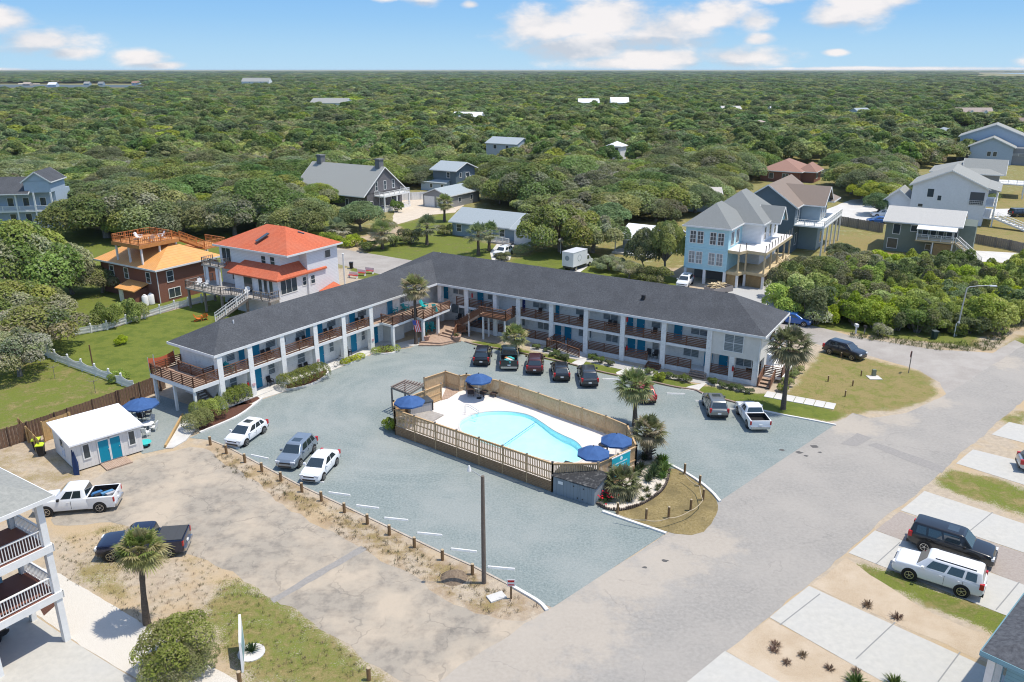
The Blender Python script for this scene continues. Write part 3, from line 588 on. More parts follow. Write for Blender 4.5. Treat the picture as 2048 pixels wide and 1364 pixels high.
# fan palms -----------------------------------------------------------------------------------
def palm_crown(seed, n, length, dry=0.0, droop=1.0, mul=(1, 1, 1), base=0.0):
    r = random.Random(seed); V = []; F = []; Cc = []
    def tri(a, b, c, col): 
        k = len(V); V.extend([a, b, c]); F.append((k, k + 1, k + 2)); Cc.append(col)
    for i in range(n):
        az = i * 2.39996 + r.uniform(-.2, .2); u = (i + .5) / n; el = math.radians(82 - 120 * u * droop) + r.uniform(-.12, .12)
        if dry: el = math.radians(r.uniform(-70, -25))
        L = length * r.uniform(.85, 1.12); dirv = np.array((math.cos(az) * math.cos(el), math.sin(az) * math.cos(el), math.sin(el)))
        side = np.array((-math.sin(az), math.cos(az), 0)); upv = np.cross(dirv, side); upv = upv if upv[2] > 0 else -upv
        o = np.array((0, 0, base)) + np.array((math.cos(az), math.sin(az), 0)) * .1; pet = L * .48; j = o + dirv * pet + np.array((0, 0, -.06 * pet))
        stem = (.20, .19, .075) if not dry else (.33, .25, .15)
        w = .035; tri(tuple(o - side * w), tuple(o + side * w), tuple(j), stem)
        base_c = np.array((.19, .23, .065)) if u < .6 else np.array((.29, .285, .115))
        if r.random() < .3: base_c = np.array((.38, .33, .17))
        if dry: base_c = np.array((.42, .34, .21))
        base_c = base_c * np.array(mul)
        ns = 15
        for k in range(ns):
            t = (k / (ns - 1) - .5) * 2; ang = t * 1.5; ll = L * .62 * (1 - .28 * abs(t)) * r.uniform(.9, 1.1)
            d = dirv * math.cos(ang) + side * math.sin(ang) + upv * (.18 - .25 * abs(t)); d /= np.linalg.norm(d)
            tip = j + d * ll + np.array((0, 0, -1)) * ll * r.uniform(.18, .42); midp = j + d * ll * .55 + np.array((0, 0, -.06 * ll))
            q = np.cross(d, upv); q /= np.linalg.norm(q) + 1e-9; ww = ll * .062; c = base_c * r.uniform(.75, 1.3)
            tri(tuple(j), tuple(midp + q * ww), tuple(midp - q * ww), c); tri(tuple(midp - q * ww), tuple(midp + q * ww), tuple(tip), c * 1.08)
    me = bpy.data.meshes.new('fronds'); me.from_pydata(V, [], F); a = me.color_attributes.new('leaf', 'FLOAT_COLOR', 'CORNER')
    c4 = np.ones((len(F), 4), np.float32); c4[:, :3] = np.array(Cc); a.data.foreach_set('color', np.repeat(c4, 3, axis=0).ravel()); me.materials.append(PALMLEAF); return me
PF = [palm_crown(s, 54, 1.55, droop=dr) for s, dr in ((1, 1.0), (2, 1.08), (3, .92))]; PD = palm_crown(9, 20, 1.35, dry=1)
PFG = palm_crown(5, 30, 1.7, droop=1.02, mul=(1.0, 1.05, 1.35))
def palm(loc, h, label, sc=1.0, lean=(0, 0), rt=.17, var=0, grp=None, dead=True, rz=0, boots=False, crown=None, name='palm_tree'):
    t = thing(name, label, 'palm tree', (*loc[:2], loc[2] if len(loc) > 2 else 0), 0, grp)
    mb = MB(); pts = []; rad = []; r = random.Random(int(h * 100) + var)
    for k in range(15):
        u = k / 14; pts.append((lean[0] * u ** 1.5, lean[1] * u ** 1.5, -.1 + h * u)); rad.append(rt * (1.28 - .42 * min(1, u * 2.5) + (.25 if u > .93 else 0)) * r.uniform(.93, 1.07))
    mb.tube(pts, rad, 10)
    if boots:
        for k in range(90):
            a = k * 2.4; z = h * (.15 + .8 * k / 90); mb.bar((math.cos(a) * rt * .8, math.sin(a) * rt * .8, z), (math.cos(a) * rt * 2.3, math.sin(a) * rt * 2.3, z + .22), .10, .05)
    mb.build('trunk', PBARK, t, smooth=50)
    c = bpy.data.objects.new('fronds', crown or PF[var % 3]); COL.objects.link(c); c.parent = t; c.location = (lean[0], lean[1], h); c.scale = (sc,) * 3; c.rotation_euler = (0, 0, rz)
    if dead:
        d = bpy.data.objects.new('dead_fronds', PD); COL.objects.link(d); d.parent = t; d.location = (lean[0], lean[1], h - .1); d.scale = (sc * .9,) * 3; d.rotation_euler = (0, 0, rz + 1)
    return t
def pz(px, py, bx, by):
    """height that a point above ground pixel (bx,by) needs to appear at row py"""
    x, y, _ = g(bx, by); lo, hi = 0, 40
    for _ in range(40):
        m = (lo + hi) / 2
        if P((x, y, m))[1] > py: lo = m
        else: hi = m
    return lo
def palm_at(bx, by, cx, cy, label, **kw):
    b = g(bx, by); h = pz(cx, cy, bx, by); top = P((b[0], b[1], h)); sc_ = FPX / math.sqrt(b[0] ** 2 + b[1] ** 2 + (CAMZ - h) ** 2)
    return palm(b, h, label, lean=((cx - top[0]) / sc_, 0), **kw)
palm_at(832, 688, 829, 574, 'tall fan palm rising through the terrace corner of the motel', sc=1.15, rt=.19)
palm_at(1270, 852, 1268, 770, 'fan palm with rough trunk standing in the gravel beside the pool fence', sc=1.17, var=1, rt=.24)
palm_at(1297, 918, 1297, 862, 'stout fan palm with a shaggy booted trunk at the end of the pool enclosure', sc=1.05, var=2, rt=.26, boots=True, rz=.5)
palm_at(1566, 818, 1580, 690, 'tall leaning fan palm on the lawn by the right end of the motel', sc=1.42, var=1, rt=.21)
palm_at(294, 1248, 279, 1098, 'fan palm in the sandy grass in front of the dark pickup truck', sc=.93, var=0, rt=.19, rz=1)
palm_at(1029, 705, 1030, 672, 'short yellowish fan palm at the kerb in front of the dark green pickup', sc=1.05, var=2, rt=.16, dead=False)
palm_at(1240, 990, 1243, 962, 'low fan palm growing beside the grey pump shed under the teal sign', sc=.95, var=1, rt=.14, dead=False)
for k, (b, c, lb, s, cr) in enumerate([((889, 443), (889, 404), 'fan palm beside the open garage with white doors', 1.35, None), ((854, 490), (854, 452), 'grey-green feathery palm alone on the lawn near the motel ridge', 1.5, 1),
        ((957, 510), (956, 468), 'nearer of the two grey-green palms beside the blue-grey cottage', 1.4, 1), ((978, 502), (980, 464), 'farther of the two grey-green palms beside the blue-grey cottage', 1.3, 1),
        ((765, 498), (763, 464), 'grey-green palm with dry fronds above the yellow sign', 1.5, 1), ((676, 480), (674, 456), 'grey-green palm behind the red-roofed white house', 1.45, 1)]):
    palm_at(*b, *c, lb, sc=s, var=k, rt=.3, crown=PFG if cr else None, dead=(k in (0, 4, 5)), rz=k)
# ------------------------------------------------------------------ building kit
class House:
    def __init__(s, name, label, px, ang=-31.5, at=(0, 0), cat='house', group=None, rawloc=None):
        x, y = rawloc if rawloc else g2(*px)
        c, sn = math.cos(R(ang)), math.sin(R(ang)); x -= at[0] * c - at[1] * sn; y -= at[0] * sn + at[1] * c
        s.o = thing(name, label, cat, (x, y, 0), R(ang), group); s.X = frame(x, y, ang); s.I = inv(x, y, ang)
    def part(s, mb, name, m, parent=None, **kw): return mb.build(name, m, parent or s.o, **kw)
    def px(s, x, y, z=0): return s.I(g(x, y, z))
    def body(s, x0, y0, z0, x1, y1, z1, m, name='wall'):
        mb = MB(); mb.box(x0, y0, z0, x1, y1, z1); return s.part(mb, name, m)
    def gable(s, x0, y0, x1, y1, z, rise, axis, m, wm, over=.4, end=.3, t=.16, fascia=True, name='roof'):
        a0, a1, b0, b1 = (x0, x1, y0, y1) if axis == 'x' else (y0, y1, x0, x1)
        c = (b0 + b1) / 2; k = rise / ((b1 - b0) / 2); e = z - over * k
        mb = MB(); mb.sect([(b0 - over, e), (c, z + rise), (b1 + over, e), (b1 + over, e + t), (c, z + rise + t), (b0 - over, e + t)], axis, a0 - end, a1 + end)
        ro = s.part(mb, name, m)
        gb = MB(); gb.sect([(b0, z - .02), (b1, z - .02), (c, z + rise - .02)], axis, a0, a1); s.part(gb, 'gable_wall', wm)
        if fascia:
            fb = MB()
            for a in (a0 - end - .03, a1 + end + .03):
                for bb in (b0 - over, b1 + over):
                    p = (a, bb, e + .02) if axis == 'x' else (bb, a, e + .02); q = (a, c, z + rise + .02) if axis == 'x' else (c, a, z + rise + .02); fb.bar(p, q, .06, .22)
            for bb in (b0 - over - .03, b1 + over + .03):
                p = (a0 - end, bb, e + .03) if axis == 'x' else (bb, a0 - end, e + .03); q = (a1 + end, bb, e + .03) if axis == 'x' else (bb, a1 + end, e + .03); fb.bar(p, q, .06, .2)
            s.part(fb, 'fascia', WHITE, ro)
        return ro
    def hip(s, x0, y0, x1, y1, z, rise, m, over=.45, axis=None, cut=None, fascia=True, name='roof', fm=None):
        x0 -= over; y0 -= over; x1 += over; y1 += over; w, d = x1 - x0, y1 - y0; axis = axis or ('x' if w > d else 'y')
        mb = MB(); h = (d if axis == 'x' else w) / 2; h0 = h1 = cut or h
        h0 = min(h0, (w if axis == 'x' else d) / 2 - .01); h1 = h0
        r = [(x0 + h0, (y0 + y1) / 2, z + rise), (x1 - h1, (y0 + y1) / 2, z + rise)] if axis == 'x' else [((x0 + x1) / 2, y0 + h0, z + rise), ((x0 + x1) / 2, y1 - h1, z + rise)]
        vs = [(x0, y0, z), (x1, y0, z), (x1, y1, z), (x0, y1, z)] + r
        fs = [(0, 1, 5, 4), (1, 2, 5), (2, 3, 4, 5), (3, 0, 4)] if axis == 'x' else [(0, 1, 4), (1, 2, 5, 4), (2, 3, 5), (3, 0, 4, 5)]
        mb.add(vs, fs + [(3, 2, 1, 0)]); ro = s.part(mb, name, m)
        if fascia:
            fb = MB(); t = .05
            for (a, b, c, d_) in ((x0 - t, y0 - t, x1 + t, y0), (x0 - t, y1, x1 + t, y1 + t), (x0 - t, y0, x0, y1), (x1, y0, x1 + t, y1)): fb.box(a, b, z - .22, c, d_, z + .015)
            fb.box(x0, y0, z - .1, x1, y1, z - .004); s.part(fb, 'fascia', fm or WHITE, ro)
        return ro
    def _pl(s, face, off):
        if face == '-y': return lambda a, z, d: (a, off - d, z)
        if face == '+y': return lambda a, z, d: (-a, off + d, z)
        if face == '+x': return lambda a, z, d: (off + d, a, z)
        if face == '-x': return lambda a, z, d: (off - d, -a, z)
    def rect(s, mb, f, a0, z0, a1, z1, d0, d1, mi=0):
        p, q = f(a0, z0, d0), f(a1, z1, d1); mb.box(*p, *q, mi)
    def win(s, face, off, a, z, w, h, m=None, fm=None, mul=(1, 1), parent=None, name='window'):
        f = s._pl(face, off); t = .09; mb = MB()
        if face in ('+y', '-x'): a = -a
        s.rect(mb, f, a - w / 2 - t, z - t, a + w / 2 + t, z, 0, .06); s.rect(mb, f, a - w / 2 - t, z + h, a + w / 2 + t, z + h + t, 0, .06)
        s.rect(mb, f, a - w / 2 - t, z, a - w / 2, z + h, 0, .06); s.rect(mb, f, a + w / 2, z, a + w / 2 + t, z + h, 0, .06)
        for i in range(1, mul[0]): x = a - w / 2 + w * i / mul[0]; s.rect(mb, f, x - .03, z, x + .03, z + h, 0, .05)
        for i in range(1, mul[1]): y = z + h * i / mul[1]; s.rect(mb, f, a - w / 2, y - .025, a + w / 2, y + .025, 0, .045)
        wo = s.part(mb, name, fm or WHITE, parent); pb = MB(); s.rect(pb, f, a - w / 2, z, a + w / 2, z + h, 0.005, .022); s.part(pb, 'pane', m or GLASS, wo); return wo
    def door(s, face, off, a, z, w=.95, h=2.1, m=None, parent=None, fm=None, label=None):
        f = s._pl(face, off); mb = MB(); dm = m or TEAL
        if face in ('+y', '-x'): a = -a
        s.rect(mb, f, a - w / 2, z + .01, a + w / 2, z + h, 0.005, .05); d = s.part(mb, 'door', dm, parent, label=label)
        fb = MB(); s.rect(fb, f, a - w / 2 - .08, z + .01, a - w / 2, z + h + .08, 0.003, .07); s.rect(fb, f, a + w / 2, z + .01, a + w / 2 + .08, z + h + .08, 0.003, .07); s.rect(fb, f, a - w / 2, z + h, a + w / 2, z + h + .08, 0.003, .07); s.part(fb, 'door_frame', fm or WHITE, d)
        hb = MB(); s.rect(hb, f, a + w / 2 - .14, z + .98, a + w / 2 - .08, z + 1.05, .05, .10); s.part(hb, 'handle', STEEL, d); return d
    def posts(s, pts, z0, z1, w=.18, m=None, name='post'):
        for (x, y) in pts:
            mb = MB(); mb.box(x - w / 2, y - w / 2, z0, x + w / 2, y + w / 2, z1); s.part(mb, name, m or WHITE)
    def rail(s, pts, h=1.0, style='bal', m=None, parent=None, name='railing', gap=1.8): return s.part(rail_mb(pts, h, style, gap), name, m or WHITE, parent)
    def stairs(s, p, q, w, m=None, rails=True, rm=None, rstyle='slat', name='stairs'):
        """p bottom and q top centre points (local), straight flight"""
        mb = MB(); p = np.array(p, float); q = np.array(q, float); n = max(3, int(round(abs(q[2] - p[2]) / .19))); d = q - p; hd = np.array((d[0], d[1], 0)); hd /= np.linalg.norm(hd); sd = np.array((-hd[1], hd[0], 0))
        for i in range(n):
            c = p + d * (i + .5) / n; c[2] = p[2] + (q[2] - p[2]) * (i + 1) / n; mb.bar(tuple(c - sd * w / 2 - (0, 0, .03)), tuple(c + sd * w / 2 - (0, 0, .03)), np.linalg.norm(d[:2]) / n + .04, .05)
        for k in (-1, 1): mb.bar(tuple(p + sd * k * (w / 2 + .03) + (0, 0, .02)), tuple(q + sd * k * (w / 2 + .03) - (0, 0, .1)), .06, .28)
        st = s.part(mb, name, m or DECKW)
        if rails:
            for k in (-1, 1): s.rail([tuple(p + sd * k * (w / 2 + .06) + (0, 0, .1)), tuple(q + sd * k * (w / 2 + .06))], .95, rstyle, rm, st)
        return st
def rail_mb(pts, h=1.0, style='bal', gap=1.8, w=.05):
    mb = MB()
    for i in range(len(pts) - 1):
        a = np.array(pts[i], float); b = np.array(pts[i + 1], float); L = np.linalg.norm(b - a); U = np.array((0, 0, 1.0)); n = max(1, int(round(L / gap)))
        for k in range(n + 1):
            c = a + (b - a) * k / n; mb.bar(tuple(c), tuple(c + U * (h + .04)), .10)
        mb.bar(tuple(a + U * h), tuple(b + U * h), .13, .05)
        if style == 'slat':
            for k in range(5): mb.bar(tuple(a + U * (.10 + k * (h - .12) / 5)), tuple(b + U * (.10 + k * (h - .12) / 5)), .03, .11)
        elif style == 'bal':
            mb.bar(tuple(a + U * .1), tuple(b + U * .1), .05, .05)
            nb = max(2, int(L / .15))
            for k in range(nb + 1):
                c = a + (b - a) * k / nb; mb.bar(tuple(c + U * .1), tuple(c + U * h), .04)
        elif style == 'coarse':
            mb.bar(tuple(a + U * .12), tuple(b + U * .12), .05, .06); mb.bar(tuple(a + U * h * .55), tuple(b + U * h * .55), .05, .06)
            nb = max(2, int(L / .3))
            for k in range(nb + 1):
                c = a + (b - a) * k / nb; mb.bar(tuple(c + U * .1), tuple(c + U * h), .06, .03)
    return mb
def siding(name, c, c2=None, sp=.2): 
    k = .80; return mat(name, c, .7, c2 or tuple(v * .93 for v in c), 2.0, lines=(2, sp, .10, tuple(v * k * .8 for v in c)))
SHAKE = mat('cedar_shakes', (0.115, 0.11, 0.118), .9, (.19, .18, .185), 5, lines=(2, .25, .1, (.08, .078, .08)))
GREYROOF = mat('pale_grey_shingles', (0.33, 0.335, 0.31), .9, (.25, .255, .24), 8, 6, bump=.3)
BLUEROOF = mat('blue_grey_shingles', (0.36, 0.40, 0.42), .85, (.29, .33, .345), 6, 6)
MIDROOF = mat('mid_grey_shingles', (0.185, 0.195, 0.19), .9, (.26, .27, .26), 9, 6, bump=.3)
BROWNROOF = mat('brown_shingles', (0.20, 0.155, 0.125), .9, (.28, .225, .185), 8, 6)
ORANGE = mat('orange_metal_roof', (0.68, 0.32, 0.095), .6, (.72, .37, .13), 1.2, lines=(0, .4, .10, (.50, .22, .06)), big=(.60, .30, .12), bigscale=.4, bigamt=.5)
REDROOF = mat('red_orange_shingles', (0.60, 0.16, 0.075), .85, (.44, .095, .045), 4, 9, lo=.38, hi=.66, bump=.3, big=(.50, .16, .09), bigscale=.35, bigamt=.6, lines=(2, .11, .18, (.40, .09, .045)))
BRICK = mat('red_brick', (0.27, 0.115, 0.075), .9, (.17, .07, .05), 14, 4, lines=(2, .085, .14, (.20, .12, .09)))
PINKROOF = mat('reddish_brown_shingles', (.34, .20, .15), .9, (.27, .155, .12), 6)

# ------------------------------------------------------------------ the motel
LO, LA = (-27.96, 70.61), 55.5        # left wing: x along the front, y to the back
RO, RA = (25.42, 76.23), 148.5        # right wing: x along the front from its street end, y towards the car park
M_ = House('motel', 'two storey white L shaped motel with charcoal shingle roofs, brown slatted balconies and teal doors', None, 0, cat='motel', rawloc=(-12.0, 95.0))
class Wing(House):
    def __init__(s, o, a):
        s.o = M_.o; s.X = frame(o[0], o[1], a); s.I = inv(o[0], o[1], a)
    def part(s, mb, name, m, parent=None, **kw):
        if parent is None:
            mb.v = [(lambda q: (q[0] + 12.0, q[1] - 95.0, q[2]))(s.X(p)) for p in mb.v]; return mb.build(name, m, M_.o, **kw)
        mb.v = [(lambda q: (q[0] + 12.0, q[1] - 95.0, q[2]))(s.X(p)) for p in mb.v]; return mb.build(name, m, parent, **kw)
    def u_of(s, px, y, z):
        lo, hi = -5.0, 60.0; inc = P(s.X((hi, y, z)))[0] > P(s.X((lo, y, z)))[0]
        for _ in range(50):
            m = (lo + hi) / 2; v = P(s.X((m, y, z)))[0]
            if (v < px) == inc: lo = m
            else: hi = m
        return lo
RW, LW = Wing(RO, RA), Wing(LO, LA)
EZ = 5.55                              # eave height
# roofs
def wing_roof(Wg, x0, x1, y0, y1, rise, hipL=True, hipR=True, end=None, name='roof'):
    c = (y0 + y1) / 2; h = (y1 - y0) / 2; mb = MB(); a = x0 + (h if hipL else 0); b = x1 - (h if hipR else 0)
    vs = [(x0, y0, EZ), (x1, y0, EZ), (x1, y1, EZ), (x0, y1, EZ), (a, c, EZ + rise), (b, c, EZ + rise)]
    mb.add(vs, [(0, 1, 5, 4), (1, 2, 5), (2, 3, 4, 5), (3, 0, 4)]); ro = Wg.part(mb, name, SHING)
    fb = MB(); t = .05
    for (p, q, r_, s_) in ((x0 - t, y0 - t, x1 + t, y0), (x0 - t, y1, x1 + t, y1 + t), (x0 - t, y0, x0, y1), (x1, y0, x1 + t, y1)): fb.box(p, q, EZ - .24, r_, s_, EZ + .01)
    fb.box(x0, y0, EZ - .16, x1, y1, EZ - .03); Wg.part(fb, 'fascia', WHITE, ro); return ro
r_right = wing_roof(RW, -0.05, 50.1, -10.0, 0.0, 2.65)
r_left = wing_roof(LW, 0.0, 36.0, 0.0, 7.4, 1.95, True, False)
vt = MB(); vt.tube([(45.0, -6.4, EZ + 1.7), (45.0, -6.4, EZ + 2.3)], .06, 8); RW.part(vt, 'vent_pipe', WHITE, r_right)
vt = MB(); vt.box(14, -2.6, EZ + 1.2, 14.35, -2.25, EZ + 1.75); RW.part(vt, 'roof_vent', DARK, r_right)
vt = MB(); vt.tube([(4.6, 2.9, EZ + 1.4), (4.6, 2.9, EZ + 1.85)], .07, 8); LW.part(vt, 'vent_pipe', WHITE, r_left)
# right wing: floors, walls
WF = -2.0
mb = MB(); mb.box(2.2, -9.4, 0, 48.8, WF, EZ - .05); RW.part(mb, 'wall', BLOCK)
mb = MB(); mb.box(0.35, -3.4, 2.72, 5.5, -0.35, EZ - .17); RW.part(mb, 'upper_bay', CREAM)
mb = MB(); mb.box(0.35, -3.4, .45, .6, -2.2, 2.72); mb.box(.6, -3.4, .45, 2.2, -3.15, 2.72); RW.part(mb, 'end_wall', CREAM)
mb = MB(); mb.box(5.5, WF, 2.78, 37.8, -.30, 3.06); RW.part(mb, 'balcony_slab', WHITE)
mb = MB(); mb.box(0.5, WF, 0, 36.8, -.40, .5); RW.part(mb, 'walkway', mat('white_walk_edge', (.70, .70, .68), .8, (.58, .58, .57), 2))
cols = [5.7, 10.75, 15.55, 20.1, 24.6, 29.1, 32.4, 36.6, 40.7]
for i, u in enumerate(cols):
    mb = MB(); mb.box(u - .27, -.75, 0, u + .27, -.18, EZ - .16); RW.part(mb, 'column', BLOCK)
for u in (0.75, 3.2):
    mb = MB(); mb.box(u - .27, -.85, 0, u + .27, -.36, 2.72); RW.part(mb, 'column', BLOCK)
# end decks at the street end
mb = MB(); mb.box(-.4, -9.4, 2.78, 2.2, -3.4, 3.05); RW.part(mb, 'balcony_slab', WHITE)
mb = MB(); mb.box(-1.6, -9.6, .38, 2.2, -2.4, .62); RW.part(mb, 'end_deck', WHITE)
RW.rail([(-.35, -3.5, 3.05), (-.35, -9.3, 3.05)], 1.05, 'slat', RAILW); RW.rail([(2.1, -2.5, .62), (-1.5, -2.5, .62), (-1.5, -9.5, .62)], 1.05, 'slat', RAILW)
RW.stairs((1.6, -4.2, .62), (1.6, -8.6, 3.05), 1.0, RAILW, True, RAILW)
RW.posts([(-.3, -3.6), (-.3, -9.2), (-.3, -6.4)], .6, 2.8, .16); RW.posts([(-.3, -3.6), (-.3, -9.2)], 4.1, EZ - .16, .14)
RW.win('-x', 2.2, -7.4, 1.4, 1.0, 1.3, BLIND); RW.win('-x', 2.2, -5.2, 3.9, 1.1, 1.2, BLIND); RW.door('-x', 2.2, -6.9, 3.06)
RW.stairs((-.35, -.2, .02), (-.35, -1.9, .62), 1.1, DECKW, True, RAILW)
# balcony and walkway railings between the columns
full = [5.7] + cols[1:]
for i in range(len(cols) - 1):
    a, b = cols[i] + .28, cols[i + 1] - .28
    if i in (5,):            # the landing of the outside stairs joins the balcony here
        RW.rail([(a, -.42, 3.06), (a + .6, -.42, 3.06)], 1.05, 'slat', RAILW); continue
    if i == 7: b = 38.2
    RW.rail([(a, -.42, 3.06), (b, -.42, 3.06)], 1.05, 'slat', RAILW)
for a, b in ((1.05, 2.9), (3.5, 5.4), (7.6, 10.45), (12.4, 12.5), (12.6, 15.25), (15.85, 19.8), (22.9, 24.3), (24.9, 28.8), (29.4, 32.1), (32.7, 36.3)):
    if b - a > .5: RW.rail([(a, -.5, .5), (b, -.5, .5)], 1.0, 'slat', RAILW)
RW.stairs((6.6, .55, .02), (6.6, -.45, .5), 1.7, DECKW, False); RW.stairs((11.6, .55, .02), (11.6, -.45, .5), 1.5, RAILW, False)
# ramp with slatted rails
rb = MB(); rb.add([(19.6, -.3, 0), (19.6, 1.5, 0), (23.4, 1.5, 0), (23.4, -.3, 0), (22.9, -.3, .5), (22.9, 1.5, .5)], [(0, 1, 5, 4), (4, 5, 2, 3), (0, 4, 3), (1, 2, 5), (0, 3, 2, 1)]); RW.part(rb, 'ramp', CONC)
RW.rail([(20.0, 1.45, .05), (22.9, 1.45, .5), (24.2, 1.45, .5), (24.2, -.2, .5)], .95, 'slat', RAILW); RW.rail([(20.4, -.25, .1), (22.4, -.25, .45)], .95, 'slat', RAILW)
# doors and windows of the right wing, read off the photograph
for px in (1259, 1282, 1357, 1112.6, 961.5, 891): RW.door('+y', WF, RW.u_of(px, WF, 4.1), 3.06)
RW.door('+y', WF, RW.u_of(1044.5, WF, 4.1), 3.06, m=NAVY, label='navy blue door')
for px in (1263, 1282.7, 1417, 1446.8, 1115.8, 1136.4, 946, 962): RW.door('+y', WF, RW.u_of(px, WF, 1.5), .5)
for a, b in ((907, 927), (976, 990), (1066.7, 1093.8), (1152.5, 1168), (1207.5, 1236), (1304, 1321.5), (1383, 1417)):
    u0, u1 = sorted((RW.u_of(a, WF, 4.5), RW.u_of(b, WF, 4.5))); RW.win('+y', WF, (u0 + u1) / 2, 3.95, u1 - u0, 1.25, BLIND, mul=(2 if u1 - u0 > 1.4 else 1, 2))
for a, b in ((903.6, 931), (1042, 1050), (1076, 1098), (1157.6, 1168), (1177, 1183), (1212.6, 1236), (1305.4, 1318.6), (1367.7, 1397.7), (1473, 1503)):
    u0, u1 = sorted((RW.u_of(a, WF, 1.9), RW.u_of(b, WF, 1.9))); RW.win('+y', WF, (u0 + u1) / 2, 1.35, u1 - u0, 1.2, BLIND, mul=(2 if u1 - u0 > 1.4 else 1, 1))
u0, u1 = sorted((RW.u_of(1449.5, -.35, 4.2), RW.u_of(1486, -.35, 4.2))); RW.win('+y', -.35, (u0 + u1) / 2, 3.35, u1 - u0, 1.75, BLIND, mul=(2, 2))
dp = MB(); dp.tube([(.45, -.30, 5.3), (.45, -.28, .1)], .05, 8); RW.part(dp, 'downpipe', WHITE)
# outside stairs up to the right wing balcony
RW.stairs((37.0, 1.0, .55), (33.4, 1.0, 3.06), 1.25, DECKW, True, RAILW)
lb = MB(); lb.box(29.6, -.30, 2.86, 33.4, 1.75, 3.06); ld = RW.part(lb, 'landing', RAILW)
RW.rail([(33.3, 1.7, 3.06), (29.65, 1.7, 3.06), (29.65, -.25, 3.06)], 1.05, 'slat', RAILW); RW.posts([(29.9, 1.5), (32.9, 1.6), (35.0, 1.6), (32.9, .4)], 0, 2.86, .18)
# left wing
mb = MB(); mb.box(0.9, 1.5, 0, 36.0, 6.9, EZ - .05); LW.part(mb, 'wall', BLOCK)
mb = MB(); mb.box(.2, .05, 2.78, 31.0, 1.5, 3.06); LW.part(mb, 'balcony_slab', WHITE)
mb = MB(); mb.box(0.2, -.1, 0, 24.0, 1.5, .10); LW.part(mb, 'walkway', CONC)
lc = [0.55, 4.05, 8.05, 12.5, 16.6, 20.9]
for u in lc:
    mb = MB(); mb.box(u - .28, .02, 0, u + .28, .55, EZ - .16); LW.part(mb, 'column', BLOCK)
for i in range(5): LW.rail([(lc[i] + .28, .16, 3.06), (lc[i + 1] - .28, .16, 3.06)], 1.05, 'slat', RAILW)
for px in (484.7, 510.8, 617, 637.8, 703.7, 779): LW.door('-y', 1.5, LW.u_of(px, 1.5, 4.1), 3.06)
for px in (515.8, 641, 707, 749.8): LW.door('-y', 1.5, LW.u_of(px, 1.5, 1.1), .1)
for a, b in ((452, 468), (531, 549), (562, 570), (591, 609), (653, 670), (714.5, 731.7), (799.5, 818), (833, 851)):
    u0, u1 = sorted((LW.u_of(a, 1.5, 4.5), LW.u_of(b, 1.5, 4.5))); LW.win('-y', 1.5, (u0 + u1) / 2, 3.95, u1 - u0, 1.25, BLIND, mul=(2 if u1 - u0 > 1.6 else 1, 2))
for a, b in ((460, 473), (536.6, 549), (595, 609), (658.5, 666.7), (684.7, 692), (722.7, 729)):
    u0, u1 = sorted((LW.u_of(a, 1.5, 1.6), LW.u_of(b, 1.5, 1.6))); LW.win('-y', 1.5, (u0 + u1) / 2, 1.1, u1 - u0, 1.1, BLIND, mul=(1, 2))
# left end deck with stairs below
mb = MB(); mb.prism([(-2.5, 0.1), (.2, 0.05), (.2, 6.9), (-2.5, 6.9)], 2.78, 3.06); LW.part(mb, 'end_deck', DECKW)
mb = MB(); mb.box(-2.58, .0, 2.70, -2.5, 6.9, 3.08); mb.box(-2.5, 0.0, 2.70, .2, .08, 3.08); mb.box(-2.5, 6.9, 2.7, .9, 6.98, 3.08); LW.part(mb, 'deck_fascia', WHITE)
LW.rail([(.25, .1, 3.06), (-2.45, .1, 3.06), (-2.45, 6.8, 3.06), (.8, 6.8, 3.06)], 1.05, 'slat', RAILW); LW.rail([(.7, 1.4, 3.06), (-.4, 1.4, 3.06), (-.4, 5.4, 3.06)], 1.0, 'slat', RAILW)
LW.posts([(-2.35, .25), (-2.35, 3.4), (-2.35, 6.6), (.3, .2)], 0, 2.78, .22); LW.stairs((.3, 1.9, .05), (.3, 6.2, 2.9), .9, GREYW, False)
dp = MB(); dp.tube([(-2.2, 6.5, 0), (-2.2, 6.5, 5.0)], .05, 8); LW.part(dp, 'flag_post', STEEL)
# terrace in the corner of the two wings
def L2(px, py, z): return LW.I(g(px, py, z))[:2]
ter = [(20.9, .05), L2(763, 648, 2.9), L2(786, 654, 2.9), L2(826, 639, 2.9), L2(834, 637, 2.9), L2(847, 641.5, 2.9), L2(899, 620.5, 2.9), L2(905, 606, 2.9), (31, 1.5), (20.9, 1.5)]
mb = MB(); mb.prism(ter, 2.80, 3.07); LW.part(mb, 'terrace', WHITE)
mb = MB(); mb.prism([tuple(np.array(p) * .985 + np.array(ter[-2]) * .015) for p in ter], 3.07, 3.085); LW.part(mb, 'terrace_boards', DECKW)
LW.rail([(*p, 3.08) for p in ter[1:7]], 1.05, 'slat', RAILW, gap=1.5)
LW.posts([tuple(np.array(ter[2]) + (.15, .2)), tuple(np.array(ter[5]) + (.12, .2)), tuple((np.array(ter[5]) * .4 + np.array(ter[6]) * .6) + (0, .3))], 0, 2.8, .3)
mb = MB(); mb.box(24.2, .3, 0, 26.6, 1.5, 2.8); LW.part(mb, 'store_room', CREAM)
